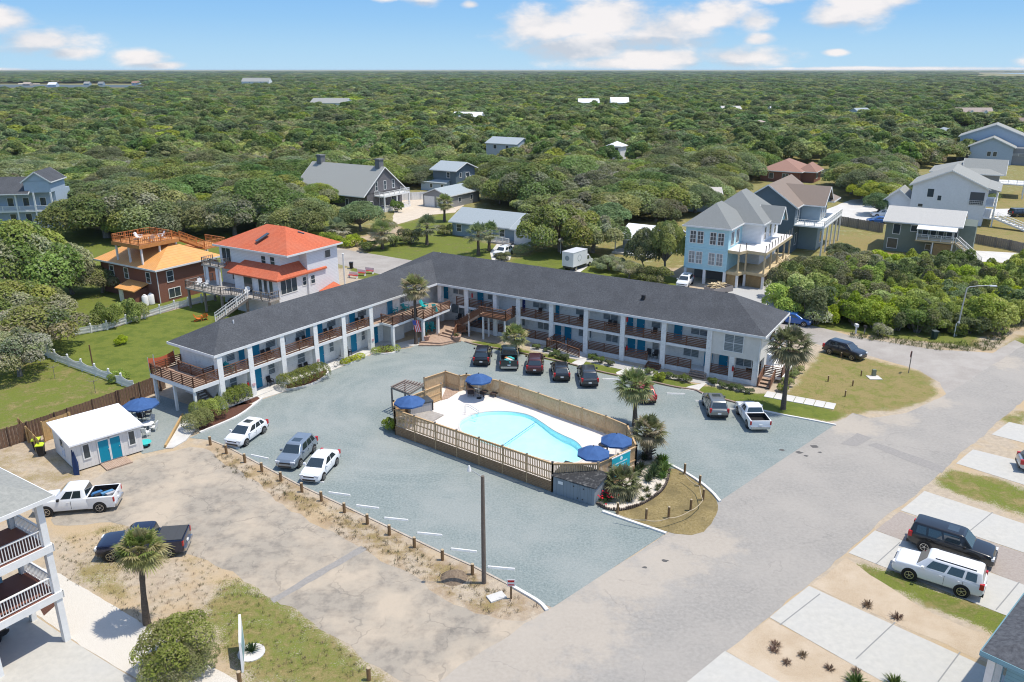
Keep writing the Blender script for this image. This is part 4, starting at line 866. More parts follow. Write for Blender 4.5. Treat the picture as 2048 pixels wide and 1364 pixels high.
# stepped timber deck below the terrace
def stepdeck():
    t = thing('stepped_deck', 'stepped tan timber deck with wide stairs below the motel terrace', 'deck', g(880, 675)); o = t.location
    def poly(px, z): return [(x - o.x, y - o.y) for x, y in pw(px, z)]
    for nm, px, z0, z1 in (('lower_platform', [(837, 690), (882, 690), (922, 681), (915, 668), (880, 655), (850, 665)], 0, .17), ('upper_platform', [(841, 683), (880, 686), (905, 681), (920, 677), (924, 664), (885, 650), (855, 665)], .17, .34),
                           ('top_platform', [(877, 668), (889, 663), (905, 657), (917, 662), (940, 660), (930, 640), (880, 640)], .34, .55)):
        m = MB(); m.prism(poly(px, z1), z0, z1); m.build(nm, DECKW, t)
    for k, (a, b) in enumerate((((881, 670), (908, 677)), ((886, 667), (909, 674)), ((893, 664), (909, 669)))):
        m = MB(); A, B = g(*a, .34), g(*b, .34); m.bar((A[0] - o.x, A[1] - o.y, .34 + .07 + k * .07), (B[0] - o.x, B[1] - o.y, .41 + k * .07), .38, .14 + k * .14); m.build('step', DECKW, t)
    rail_mb([(p[0] - o.x, p[1] - o.y, .5) for p in (g(908, 681, .1), g(914, 662, .55), g(931, 664, .55))], .95, 'slat').build('railing', RAILW, t)
stepdeck()
# ------------------------------------------------------------------ the houses around
WSID = siding('white_lap_siding', (.76, .77, .78)); BSID = siding('light_blue_siding', (.42, .66, .72)); GSID = siding('blue_grey_siding', (.27, .35, .40)); DSID = siding('dark_blue_grey_siding', (.115, .155, .185))
OLIVE = siding('olive_green_siding', (.20, .235, .195)); GRAYS = siding('grey_siding', (.27, .275, .28)); PALEB = siding('pale_blue_siding', (.42, .50, .58)); FGSID = siding('seaside_blue_siding', (.22, .40, .47))
ODECK = mat('orange_stained_deck', (.56, .25, .08), .6, (.46, .19, .055), 3); OBAL = mat('orange_stained_rail', (.43, .155, .045), .6, (.52, .20, .06), 3)
def slope(h, name, m, pts, t=.15, parent=None):
    """roof slab from four corner points"""
    mb = MB(); lo = [(p[0], p[1], p[2] - t) for p in pts]; n = len(pts)
    mb.add(lo + list(pts), [tuple(range(n - 1, -1, -1)), tuple(range(n, 2 * n))] + [(i, (i + 1) % n, n + (i + 1) % n, n + i) for i in range(n)]); return h.part(mb, name, m, parent)
# --- brick house with orange metal roof and roof deck
h = House('brick_house', 'red brick house with an orange metal roof and a raised timber roof deck', (322, 607), at=(0, 0))
h.body(-13, 0, 0, 0, 10.2, 4.85, BRICK); h.hip(-13, 0, 0, 10.2, 4.9, 2.6, ORANGE, over=.6, cut=4.0, fm=WHITE)
h.body(-6.2, -2.1, 0, -2.6, 0, 1.9, BRICK, 'porch'); slope(h, 'porch_roof', ORANGE, [(-6.6, -2.4, 1.95), (-2.2, -2.4, 1.95), (-2.2, .02, 2.65), (-6.6, .02, 2.65)]); h.door('-y', -2.1, -5.6, .02, .8, 1.8, WHITE)
for a, z in ((-2.0, 2.7), (-7.0, 2.75), (-10.4, 2.7)): h.win('-y', 0, a, z, .85, 1.45, mul=(1, 2))
h.win('+x', 0, 2.0, 2.75, .95, 1.5, mul=(1, 2)); h.win('+x', 0, 2.4, .45, 1.8, 1.25, mul=(2, 1)); h.win('-y', 0, -8.6, .4, .9, 1.2); 
mb = MB(); mb.tube([(.08, -.08, 4.7), (.08, -.08, 0)], .06, 8); h.part(mb, 'downpipe', WHITE)
mb = MB(); mb.box(-8.9, -.3, 7.75, -2.6, 6.0, 7.95); mb.box(-8.95, -.35, 7.45, -8.88, 6.05, 7.97); mb.box(-2.62, -.35, 7.45, -2.55, 6.05, 7.97); mb.box(-8.9, -.36, 7.45, -2.6, -.29, 7.97); h.part(mb, 'roof_deck', ODECK)
h.posts([(-8.6, .1), (-5.7, .1), (-2.9, .1), (-8.6, 3), (-2.9, 3), (-2.9, 5.7), (-8.6, 5.7)], 5.0, 7.75, .22, WHITE, 'deck_post')
h.rail([(-2.7, 5.0, 7.95), (-2.7, -.2, 7.95), (-8.8, -.2, 7.95), (-8.8, 5.9, 7.95), (-4.0, 5.9, 7.95)], 1.0, 'coarse', OBAL)
h.stairs((-5.2, 11.6, 5.35), (-3.4, 6.2, 7.95), 1.1, ODECK, True, OBAL, 'coarse')
mb = MB(); mb.box(-8.6, 11.2, 5.15, -3.8, 15.2, 5.35); h.part(mb, 'back_deck', ODECK); h.rail([(-4.0, 11.4, 5.35), (-3.9, 15.1, 5.35), (-8.5, 15.1, 5.35)], 1.0, 'coarse', OBAL); h.posts([(-8.3, 11.5), (-4.0, 15.0), (-8.3, 15.0), (-4.1, 11.4)], 0, 5.15, .2, WHITE, 'deck_post')
HB = h
# --- white house with red-orange roofs
h = House('white_house', 'white two storey house with red orange shingle roofs and grey wrap around decks', (558, 640))
h.body(-13, 2.2, 0, -1.2, 11.3, 8.25, WSID); h.body(-1.2, 5.5, 0, .25, 11.3, 8.25, WSID, 'side_wall'); h.body(-8.3, .4, 0, 0, 2.2, 5.45, WSID, 'front_room'); h.body(-1.2, 2.2, 0, 0, 5.5, 5.45, WSID, 'corner_room')
rf = h.hip(-13, 2.2, .25, 11.3, 8.3, 2.5, REDROOF, over=.55, cut=5.4)
slope(h, 'lower_roof', REDROOF, [(-8.9, -.2, 5.35), (.5, -.2, 5.35), (-1.2, 2.25, 6.7), (-8.0, 2.25, 6.7)], .2); slope(h, 'lower_roof', REDROOF, [(.5, -.2, 5.36), (.5, 5.6, 5.36), (.5, 8.9, 5.36), (-.05, 8.9, 5.62), (-1.2, 5.6, 6.7), (-1.2, 2.25, 6.7)], .2)
slope(h, 'lower_roof', REDROOF, [(-11.6, 1.1, 5.45), (-8.6, 1.1, 5.45), (-8.6, 2.25, 6.1), (-11.6, 2.25, 6.1)], .16); slope(h, 'porch_roof', REDROOF, [(.3, 7.2, 2.3), (3.2, 7.2, 2.1), (3.2, 10.2, 2.1), (.3, 10.2, 3.0)], .16)
sk = MB(); sk.bar((-6.2, 2.9, 9.22), (-5.6, 4.6, 10.12), .7, .12); h.part(sk, 'skylight', GLASS, rf); sk = MB(); sk.bar((-3.2, 7.6, 10.1), (-2.6, 8.2, 9.8), .8, .14); h.part(sk, 'skylight', GLASS, rf)
for a, z, w_, hh_ in ((-2.6, 6.55, .8, 1.1), (-4.3, 6.5, .8, 1.1)): h.win('-y', 2.2, a, z, w_, hh_, mul=(1, 2))
h.win('-y', 2.2, -11.6, 5.95, 1.7, 1.9, mul=(2, 1)); h.win('+x', .25, 9.4, 6.6, 1.0, 1.0); h.win('-y', 2.2, -10.0, 3.6, 1.6, 1.2, mul=(2, 1))
h.win('-y', .4, -1.3, 3.1, .65, 2.0); h.win('-y', .4, -2.3, 3.1, .65, 2.0); h.win('-y', .4, -3.3, 3.1, .65, 2.0); h.win('+x', 0, 2.2, 3.2, 2.8, 1.9, mul=(3, 1)); h.win('+x', 0, 5.0, 3.6, .6, 1.1, mul=(1, 2)); h.win('+x', .25, 6.3, 3.6, .7, 1.1, mul=(1, 2))
h.door('-y', .4, -5.6, 2.95, 1.6, 2.0, GLASS)
mb = MB(); mb.prism([(-14.9, -2.6), (-7.6, -2.7), (-6.5, -1.9), (.2, -1.4), (.2, .4), (-8.3, .4), (-8.3, 2.2), (-14.9, 2.2)], 2.72, 2.92); h.part(mb, 'deck', GDECK)
h.rail([(-14.8, 2.0, 2.92), (-14.8, -2.5, 2.92), (-7.6, -2.6, 2.92), (-6.5, -1.85, 2.92), (-4.2, -1.7, 2.92)], 1.0, 'coarse', GREYW); h.rail([(-2.6, -1.55, 2.92), (.1, -1.35, 2.92), (.1, .3, 2.92)], 1.0, 'coarse', GREYW)
h.posts([(-14.6, -2.3), (-11.2, -2.4), (-7.8, -2.4), (-14.6, 1.8), (-4.0, -1.5), (-.1, -1.2)], 0, 2.72, .25, GREYW, 'deck_post'); h.stairs((-6.2, -5.0, .05), (-3.6, -1.7, 2.9), 1.1, GREYW, True, WHITE, 'coarse')
mb = MB(); mb.box(-14.6, .2, 5.45, -11.0, 2.2, 5.65); h.part(mb, 'upper_balcony', GDECK); h.rail([(-14.5, 2.1, 5.65), (-14.5, .3, 5.65), (-11.1, .3, 5.65), (-11.1, 2.1, 5.65)], .95, 'coarse', GREYW); h.posts([(-14.4, .5), (-11.3, .5)], 2.9, 5.45, .2)
for x in (-14.1, -12.1): mb = MB(); mb.box(x, .42, 3.0, x + .5, .5, 5.4); h.part(mb, 'porch_curtain', mat('white_curtain', (.7, .72, .75), .9))
HWH = h
# --- far left: white balconied house with dark roof
h = House('balcony_house', 'white house with dark roof and stacked front balconies at the left edge of the view', (120, 455), ang=8)
h.body(-20, 2.2, 0, -.6, 10, 7.2, PALEB); h.body(-5.6, 0.3, 7.2, -.6, 8, 9.6, PALEB, 'dormer_wall'); h.gable(-5.6, .3, -.6, 8, 9.5, 1.8, 'y', SHING, PALEB, .4)
h.gable(-20, -.2, -5.0, 10, 7.2, 2.6, 'x', SHING, PALEB, .4, fascia=True)
for z in (.0, 3.3): 
    mb = MB(); mb.box(-20, 0, z + .02, -.5, 2.2, z + .25); h.part(mb, 'balcony', WHITE); h.rail([(-20, .1, z + .25), (-.6, .1, z + .25), (-.6, 2.2, z + .25)], 1.0, 'bal', WHITE, gap=3)
h.posts([(x, .15) for x in (-19.5, -15.5, -11.5, -7.5, -4, -.7)], 0, 7.2, .28)
for z in (1.0, 4.3):
    for x in (-17.5, -13.5, -9.5, -6.5, -3.2): h.win('-y', 2.2, x, z, 1.1, 1.6)
h.stairs((1.8, -1.2, .05), (-.4, .9, 3.3), 1.1, WHITE, True, WHITE, 'coarse')
# --- shingled house with two chimneys
h = House('shingled_house', 'grey shingled house with steep pale roof, two chimneys and white porch', (690, 425))
h.body(-18, 2.5, 0, 4.6, 15, 4.2, SHAKE); ro = h.gable(-17.5, 1.6, 4.6, 16.2, 4.0, 5.6, 'x', GREYROOF, SHAKE, .5, .35)
for x in (-15.8, 2.6):
    mb = MB(); mb.box(x, 8.2, 8.0, x + 1.3, 9.7, 11.2); mb.box(x - .15, 8.05, 11.2, x + 1.45, 9.85, 11.45); h.part(mb, 'chimney', mat('grey_chimney', (.13, .135, .14), .9, (.2, .2, .2), 4), ro)
for a in (6.0, 9.0, 12.0): h.win('+x', 4.6, a, 4.6, .75, 1.9, mul=(1, 2))
h.win('+x', 4.6, 4.0, 1.0, .9, 1.3); h.win('-y', 2.5, 2.6, .9, .8, 1.8); h.win('-y', 2.5, -1.5, .9, .8, 1.8); h.win('+x', 4.6, 7.6, .9, 1.6, 1.9, mul=(2, 1)); h.win('+x', 4.6, 12.0, .9, 1.6, 1.9, mul=(2, 1))
mb = MB(); mb.box(4.6, 5, 3.3, 7.6, 14.5, 3.55); h.part(mb, 'porch_roof', WHITE); h.rail([(4.7, 5.1, 3.55), (7.5, 5.1, 3.55), (7.5, 14.4, 3.55), (4.7, 14.4, 3.55)], .95, 'coarse', WHITE)
mb = MB(); mb.box(4.6, 5, 0, 7.6, 14.5, .5); h.part(mb, 'porch_floor', WHITE); h.rail([(7.5, 5.1, .5), (7.5, 14.4, .5)], .9, 'coarse', WHITE); h.posts([(7.4, 5.3), (7.4, 9.7), (7.4, 14.2)], .5, 3.3, .28)
# --- garage, cottage, two storey grey house
h = House('garage', 'grey garage with double white doors and pale metal roof beside the sandy drive', (850, 412))
h.body(-.5, 0, 0, 7.0, 13, 2.9, GRAYS); h.gable(-.5, 0, 7.0, 13, 2.9, 1.4, 'y', BLUEROOF, GRAYS, .35)
for x in (1.4, 5.1):
    mb = MB(); mb.box(x - 1.5, -.05, .02, x + 1.5, -.005, 2.5); h.part(mb, 'garage_door', WHITE)
h.win('+x', 7.0, 4.5, 1.0, 1.0, 1.0); h.win('+x', 7.0, 9.5, 1.0, 1.0, 1.0)
h = House('cottage', 'low blue grey cottage with pale blue roof behind the two palms', (905, 470))
h.body(0, 0, 0, 15.0, 8.6, 2.9, GSID); h.gable(0, 0, 15, 8.6, 2.9, 1.9, 'x', BLUEROOF, GSID, .6, .5); h.body(15, -1.2, 0, 18.6, 7.4, 2.9, WSID, 'side_wing'); h.gable(14.6, -1.2, 18.6, 7.4, 2.9, 1.7, 'x', BLUEROOF, WSID, .4, .3, name='wing_roof')
for a in (1.6, 6.4, 11.6): h.win('-y', 0, a, .95, 1.1, 1.3, mul=(1, 2))
h.door('-y', 0, 9.0, .05, m=WHITE); h.win('+x', 18.6, 1.6, 1.0, 1.0, 1.3, mul=(1, 2)); h.win('+x', 18.6, 4.8, 1.0, 1.0, 1.3, mul=(1, 2)); h.rail([(10, -1.6, .3), (14.6, -2.4, .3)], .9, 'bal', WHITE)
mb = MB(); mb.box(9.8, -2.6, 0, 14.9, 0, .3); h.part(mb, 'porch_floor', GDECK)
h = House('grey_house', 'blue grey two storey house with low pale roof behind the garage', (870, 380))
h.body(-.5, 0, 0, 7.0, 9.0, 5.7, DSID); h.gable(-.5, 0, 7.0, 9.0, 5.7, 1.6, 'x', BLUEROOF, DSID, .8, .6); h.body(-3.5, -1.6, 0, 5.0, 0, 2.4, PALEB, 'lean_to'); slope(h, 'lean_to_roof', BLUEROOF, [(-3.8, -1.9, 2.3), (5.2, -1.9, 2.3), (5.2, .02, 2.95), (-3.8, .02, 2.95)])
h.win('-y', 0, 4.6, 3.6, .9, 1.4, mul=(1, 2)); h.win('+x', 7, 2.2, 3.6, .9, 1.2); h.win('+x', 7, 5.5, 3.0, 1.6, 1.6); h.win('-y', -1.6, 0, .9, .8, 1.0); h.win('-y', -1.6, 3.6, .9, .8, 1.0); h.stairs((11.5, 1.5, .05), (7.6, 5.0, 2.9), 1.2, GREYW, True, WHITE, 'coarse')
mb = MB(); mb.box(7.0, 4.0, 2.75, 12, 9, 2.95); h.part(mb, 'deck', GREYW); h.posts([(11.7, 4.3), (11.7, 8.7)], 0, 2.75, .2, GREYW)
# --- white roofed bungalow half hidden by the trees
h = House('bungalow', 'low bungalow with bright white flat and gabled roofs half hidden behind trees', (1245, 500))
WROOF = mat('white_membrane_roof', (.78, .79, .80), .6)
h.body(0, 0, 0, 9, 7, 2.9, PALEB); h.gable(0, 0, 9, 7, 2.9, 1.3, 'x', WROOF, PALEB, .5, .5); h.body(-.5, -3.6, 0, 7, 0, .35, CONC, 'terrace'); slope(h, 'porch_roof', WROOF, [(-.6, -2.6, 2.55), (7, -2.6, 2.55), (7, .05, 2.85), (-.6, .05, 2.85)]); h.posts([(-.4, -2.4), (3.2, -2.4), (6.8, -2.4)], .35, 2.4, .16)
h.win('-y', 0, 2.6, .5, 2.0, 1.9, mul=(2, 1)); h.win('-y', 0, 6.6, .5, 2.0, 1.9, mul=(2, 1)); h.body(10.6, 4, 0, 16, 10, 2.7, PALEB, 'annex'); slope(h, 'annex_roof', WROOF, [(10.2, 3.4, 2.9), (16.6, 3.4, 2.7), (16.6, 10.6, 2.7), (10.2, 10.6, 3.4)])
# --- light blue house on stilts, under construction at the side
h = House('stilt_house', 'light blue three level beach house on stilts with grey hipped roof and unfinished timber porches', (1366, 562))
h.posts([(.2, .2), (3.2, .2), (6.3, .2), (.2, 5), (6.3, 5), (.2, 12), (6.3, 12)], 0, 2.3, .4, WHITE, 'stilt')
h.body(.5, 3.5, 0, 6.0, 16, 2.25, mat('block_understorey', (.16, .16, .16), .9), 'understorey'); h.body(0, 0, 2.25, 6.5, 17, 8.75, BSID)
mb = MB(); mb.box(-.04, -.05, 2.2, 6.54, -.005, 2.45); mb.box(-.04, -.05, 5.3, 6.54, -.005, 5.55); mb.box(-.05, -.05, 2.2, .12, -.004, 8.7); mb.box(6.4, -.05, 2.2, 6.56, -.004, 8.7); h.part(mb, 'trim', siding('pale_trim', (.42, .66, .72), sp=9))
for z in (3.1, 6.2):
    for x in (1.1, 2.25, 4.2, 5.4): h.win('-y', 0, x, z, .85, 1.75, GLASS if z > 5 else CURT, mul=(2, 3))
h.hip(0, 0, 6.5, 9, 8.8, 3.1, MIDROOF, over=.5, cut=3.7); h.hip(0, 6.5, 9.5, 17.5, 8.8, 4.2, MIDROOF, over=.5, cut=4.6, name='main_roof'); h.gable(8.0, 10.0, 11.2, 14.0, 8.7, 2.0, 'x', MIDROOF, BSID, .3, .3, name='dormer_roof')
h.body(6.5, 7, 2.25, 9.5, 17, 8.75, WSID, 'side_wing')
PT = mat('raw_lumber', (.58, .47, .29), .8, (.50, .39, .22), 3)
for z, nm in ((2.25, 'lower_porch'), (5.45, 'upper_porch')):
    mb = MB(); mb.prism([(6.5, .3), (8.4, .0), (8.9, 1.6), (11.9, 1.2), (11.9, 17), (6.5, 17)], z - .15, z + .12); h.part(mb, nm, PT if z < 5 else mat('white_subfloor', (.72, .68, .65), .7))
    mb = MB(); e = [(6.5, .3), (8.4, .0), (8.9, 1.6), (11.9, 1.2), (11.9, 17)]
    for a, b in zip(e[:-1], e[1:]): mb.bar((a[0], a[1] - .02, z - .12), (b[0] + .02, b[1] - .02, z - .12), .1, .42)
    h.part(mb, 'rim_beam', PT)
h.posts([(8.2, .2), (8.9, 1.7), (11.7, 1.4), (11.7, 5), (11.7, 9), (11.7, 13), (11.7, 16.7)], 2.3, 5.3, .22, PT, 'porch_post'); h.posts([(8.2, .25), (8.9, 1.8), (11.7, 1.5), (11.7, 6), (11.7, 11), (11.7, 16.6)], 0, 2.1, .34, WHITE, 'stilt')
mb = MB()
for a, b in zip(e[:-1], e[1:]):
    n = max(1, int(math.hypot(b[0] - a[0], b[1] - a[1]) / 1.6))
    for k in range(n + 1):
        x, y = a[0] + (b[0] - a[0]) * k / n - .12, a[1] + (b[1] - a[1]) * k / n + .12; mb.box(x - .05, y - .05, 5.57, x + .05, y + .05, 6.6)
h.part(mb, 'rail_posts', GREYW)
SLATS = mat('horizontal_slats', (.40, .28, .13), .8, (.33, .22, .10), 4, lines=(2, .16, .25, (.10, .07, .04)))
for a, b in (((6.6, .4), (8.1, .2)), ((8.9, 2.0), (11.5, 1.7))):
    mb = MB(); mb.bar((a[0], a[1], 1.05), (b[0], b[1], 1.05), .08, 2.0); h.part(mb, 'slat_screen', SLATS)
for y in (2.0, 4.6): h.win('+x', 6.5, y, 6.0, 1.3, 2.0, mul=(2, 1))
for y in (9, 12, 15): h.win('+x', 9.5, y, 6.0, 1.0, 1.9, mul=(1, 2))
h.stairs((15.5, 8.5, .05), (12.0, 11.0, 2.3), 1.4, PT, True, PT, 'coarse')
HBL = h
# --- grey house with brown roof
h = House('gabled_house', 'slate grey gabled house with brown shingle roof and white corner balcony', None, rawloc=g2(1592, 412, 8.4), at=(0, 0))
h.body(-10, 0, 0, 0, 16, 8.3, DSID); h.gable(-10, 0, 0, 16, 8.3, 3.4, 'y', BROWNROOF, DSID, .4, .4); h.gable(-5.5, 4.6, 3.6, 11.5, 8.2, 2.8, 'x', BROWNROOF, DSID, .3, .5, name='cross_roof'); h.hip(0, 10.5, 4.2, 16, 8.2, 1.4, BROWNROOF, over=.3, name='corner_roof')
h.body(0, 4.8, 0, 3.2, 11, 8.2, GSID, 'bay'); h.win('-y', 0, -2.6, 6.0, 1.4, 1.9, CURT); mb = MB(); mb.box(0, -.1, 4.9, 5.2, 16, 5.15); h.part(mb, 'balcony', WHITE); h.rail([(.1, 0, 5.15), (5.1, 0, 5.15), (5.1, 15.9, 5.15)], 1.0, 'coarse', WHITE)
h.posts([(5.0, .1), (5.0, 4), (5.0, 8), (5.0, 12), (5.0, 15.8)], 0, 4.9, .25)
for y in (6, 8, 10): h.win('+x', 3.2, y, 5.5, 1.1, 2.0)
h.win('+x', 0, 2.4, 5.5, 1.3, 2.0); h.win('+x', 0, 2.4, 1.2, 1.3, 2.0); h.win('+x', 3.2, 8, 1.0, 1.6, 2.0)
# --- brick bungalow up the side street
h = House('brick_bungalow', 'small brick bungalow with reddish brown hipped roof among the trees at upper right', None, rawloc=g2(1600, 344, 3.2), at=(0, 0))
h.body(-11, 0, 0, 0, 15, 3.2, BRICK); h.hip(-11, 0, 0, 15, 3.2, 2.8, PINKROOF, over=.7); h.body(0, 3, 0, 3.5, 12, 3.0, BRICK, 'front_wing'); h.hip(-1, 3, 3.5, 12, 3.1, 2.2, PINKROOF, over=.6, name='wing_roof'); h.win('-y', 0, -4, 1.0, 1.6, 1.4, mul=(2, 1)); h.win('+x', 3.5, 6.5, 1.0, 2.2, 1.4, mul=(2, 1)); h.win('-y', 0, -8, 1, 1.2, 1.4)
# --- olive house with balcony
h = House('olive_house', 'olive green raised house with pale roof, white balcony and outside stair', (1765, 500))
h.body(0, 0, 0, 11.6, 10.5, 5.5, OLIVE); h.gable(0, 0, 11.6, 10.5, 5.5, 1.7, 'x', mat('cream_shingles', (.47, .46, .43), .9, (.41, .40, .375), 5), OLIVE, .7, .5); h.body(11.6, 1.5, 0, 14, 9, 5.4, OLIVE, 'end_room')
for x, z, w_, hh_ in ((1.8, 3.2, 1.1, 1.7), (4.6, 3.9, 1.0, 1.0)): h.win('-y', 0, x, z, w_, hh_)
h.win('-y', 0, 1.4, .6, 1.6, 1.7); h.win('-y', 0, 7.2, .9, .8, .9)
for x in (6.4, 7.7, 8.9, 10.2): h.win('-y', 0, x, 3.2, .8, 1.7)
h.win('-y', 0, 11.1, 3.3, .6, 1.8); mb = MB(); mb.box(5.2, -2.6, 2.7, 11.2, 0, 2.95); h.part(mb, 'balcony', PT); h.rail([(5.3, -.1, 2.95), (5.3, -2.5, 2.95), (11.1, -2.5, 2.95)], 1.0, 'bal', WHITE)
slope(h, 'awning', WHITE, [(5.2, -2.9, 4.9), (11.4, -2.9, 4.9), (11.4, 0, 5.35), (5.2, 0, 5.35)], .12); h.posts([(5.4, -2.6), (11, -2.6)], 2.9, 4.8, .12); h.posts([(8.0, -2.4), (11, -2.4)], 0, 2.7, .2)
mb = MB(); mb.box(8.2, -2.3, .1, 10.9, -2.2, 2.5); h.part(mb, 'wood_screen', SLATS); h.stairs((15.5, -3.4, .05), (11.6, -1.9, 2.95), 1.1, PT, True, WHITE, 'bal')
# --- big white gable house
h = House('white_gable_house', 'large white house with broad grey gable, arched porch and white stair', (1815, 440))
h.body(0, 0, 0, 14, 14, 7.8, WSID); h.gable(0, 0, 14, 14, 7.8, 3.2, 'y', MIDROOF if False else GREYROOF, WSID, .6, .5); h.body(-5, 1, 0, 0, 9, 4.2, WSID, 'side_wing'); h.gable(-5, 1, 0, 9, 4.2, 2.0, 'y', GREYROOF, WSID, .4, .4, name='wing_roof')
h.win('-y', 0, 3.6, 5.3, 1.2, 1.7); h.win('-y', 0, 5.4, 4.7, .7, 1.0); h.win('-y', 0, 2.0, 3.1, .9, .6)
mb = MB(); mb.box(11.0, -.06, 4.3, 13.6, -.01, 6.9); h.part(mb, 'porch_shade_panel', mat('porch_shadow', (.10, .105, .11), .9)); h.rail([(11.0, -.12, 4.3), (13.6, -.12, 4.3)], .9, 'coarse', WHITE); mb = MB(); mb.box(14, -.2, 4.1, 16.0, 14, 4.3); mb.box(14, -.2, 1.6, 16, 14, 1.8); h.part(mb, 'porch_floor', WHITE)  # flat dark panel on the wall: the porch's inner shade put into its colour
h.rail([(15.9, -.1, 4.3), (15.9, 13.9, 4.3)], .95, 'coarse', WHITE); h.rail([(15.9, -.1, 1.8), (15.9, 13.9, 1.8)], .95, 'coarse', WHITE); h.posts([(15.8, 0), (15.8, 4.6), (15.8, 9.2), (15.8, 13.8)], 0, 7.6, .25); slope(h, 'porch_roof', GREYROOF, [(14, -.5, 8.0), (16.4, -.5, 7.4), (16.4, 14.5, 7.4), (14, 14.5, 8.0)])
h.stairs((22.5, -2.2, .05), (16.2, .6, 2.0), 1.6, WHITE, True, WHITE, 'coarse')
# --- more houses towards the upper right
h = House('hipped_house', 'grey house with pale hipped roof and cross gable beyond the white gable house', (1990, 400))
h.body(-15, 0, 0, 0, 14, 6.2, GRAYS); h.hip(-15, 0, 0, 14, 6.2, 2.6, GREYROOF, over=.7); h.gable(-8, 1.5, .8, 8.5, 6.3, 3.0, 'x', GREYROOF, GRAYS, .4, .5, name='cross_roof'); h.win('+x', 0, 4, 2.0, 1.0, 1.4); mb = MB(); mb.box(0, 5, 3.3, 6, 14, 3.55); h.part(mb, 'deck', WHITE); h.rail([(.2, 5.1, 3.55), (5.9, 5.1, 3.55), (5.9, 13.9, 3.55)], 1, 'coarse', WHITE); h.posts([(5.7, 5.3), (5.7, 13.6)], 0, 3.3, .3)
h = House('double_gable_house', 'pale blue house with two stacked gables at the right edge of the view', None, rawloc=g2(2028, 295, 6), at=(0, 0))
h.body(-13, 0, 0, 0, 12, 6, PALEB); h.gable(-13, 0, 0, 12, 6, 3.0, 'y', GREYROOF, PALEB, .6, .6); h.body(-17, 10, 0, 4, 24, 8.5, PALEB, 'rear_wing'); h.gable(-17, 10, 4, 24, 8.5, 4.2, 'y', GREYROOF, PALEB, .6, .6, name='rear_roof'); h.win('-y', 0, -7, 2.8, 1.1, 1.5); h.win('-y', 0, -5.2, 2.8, 1.1, 1.5); h.body(0, 2, 0, 7, 12, 5.6, GRAYS, 'side_porch'); h.rail([(0, 1.8, 3), (7, 1.8, 3), (7, 12, 3)], 1, 'coarse', WHITE)
h = House('dormer_house', 'white house with tan roof and two dormers on the ridge at upper right', None, rawloc=g2(1940, 242, 3), at=(0, 0), ang=0)
TAN = mat('tan_shingles', (.36, .29, .24), .9, (.42, .35, .30), 3)
h.body(-6, 0, 0, 14, 12, 4, WSID); ro = h.gable(-6, 0, 14, 12, 4, 6.0, 'x', TAN, WSID, .6, .6)
for x in (-.5, 7.5):
    d = h.body(x, 1.2, 5, x + 2.6, 4.5, 7.6, WSID, 'dormer'); h.gable(x, 1.2, x + 2.6, 4.5, 7.6, 1.3, 'y', TAN, WSID, .2, .2, name='dormer_roof'); h.win('-y', 1.2, x + 1.3, 5.9, 1.2, 1.3)
h.posts([(x, -3) for x in (-5.5, -1.5, 2.5, 6.5, 10.5, 14)], 0, 3.6, .4); slope(h, 'porch_roof', TAN, [(-6.5, -3.4, 3.6), (14.5, -3.4, 3.6), (14.5, .05, 4.6), (-6.5, .05, 4.6)])
# --- roofs showing in the woodland
def far_house(name, label, px, z, w, d, rise, m, wm, ang=-31.5, kind='gable', axis='x'):
    h = House(name, label, None, rawloc=g2(*px, z), at=(w / 2, 0), ang=ang); h.body(0, 0, 0, w, d, z, wm)
    (h.gable if kind == 'gable' else h.hip)(0, 0, w, d, z, rise, *((axis, m, wm) if kind == 'gable' else (m,)))
    h.win('-y', 0, w * .3, z - 1.9, 1.2, 1.3); h.win('-y', 0, w * .7, z - 1.9, 1.2, 1.3); return h
far_house('far_house', 'small house with pale blue grey roof in the woods above the two storey grey house', (1002, 287), 5.6, 13, 10, 1.8, BLUEROOF, PALEB)
far_house('far_house', 'small house with pinkish tan hipped roof in the woods right of the middle', (1512, 252), 6.6, 12, 12, 2.4, TAN, WSID, kind='hip')
far_house('far_house', 'long pale roofed building in the woods above the shingled house', (655, 206), 8.5, 26, 16, 3, GREYROOF, WSID, ang=-8)
far_house('far_house', 'bright white roofed house left of the middle of the woods', (933, 233), 7.4, 15, 10, 2, WROOF, WSID, ang=-10)
far_house('far_house', 'white building far off in the left woods close to the horizon', (510, 163), 11.0, 48, 22, 6, GREYROOF, WSID, ang=0)
far_house('far_house', 'white roofed house far off in the middle woods, left one of a near pair', (1178, 205), 8.0, 15, 10, 2.5, WROOF, WSID, ang=0)
far_house('far_house', 'white roofed house far off in the middle woods, right one of a near pair', (1240, 205), 8.0, 13, 10, 3.5, WROOF, WSID, ang=0)
far_house('far_house', 'pale tan roof peeping from the right woods, left of two small roofs', (1464, 218), 7.2, 12, 9, 1.6, mat('pale_tan_roof', (.5, .48, .43), .9), WSID, ang=0)
far_house('far_house', 'tiny white roof peeping from the right woods, right of two small roofs', (1561, 218), 7.2, 11, 8, 1.2, WROOF, WSID, ang=0)
far_house('far_house', 'blue grey roof with a bright patch in the right woods', (1735, 228), 7.0, 9, 12, 3.0, BLUEROOF, PALEB, ang=20)
far_house('far_house', 'white gazebo like roof in the woods above the big oak behind the motel', (1228, 292), 5.6, 5, 5, 1.5, WROOF, WSID, kind='hip')
far_house('far_house', 'grey roofed cottage among the trees left of the light blue stilt house', (1385, 388), 4.0, 13, 8, 1.0, mat('lichen_roof', (.42, .40, .36), .9, (.5, .45, .4), 1), PALEB, ang=-8)
far_house('far_house', 'brown roofed house at the very right edge beyond the woods', (2046, 250), 5.6, 14, 12, 3, BROWNROOF, BRICK, ang=-20)
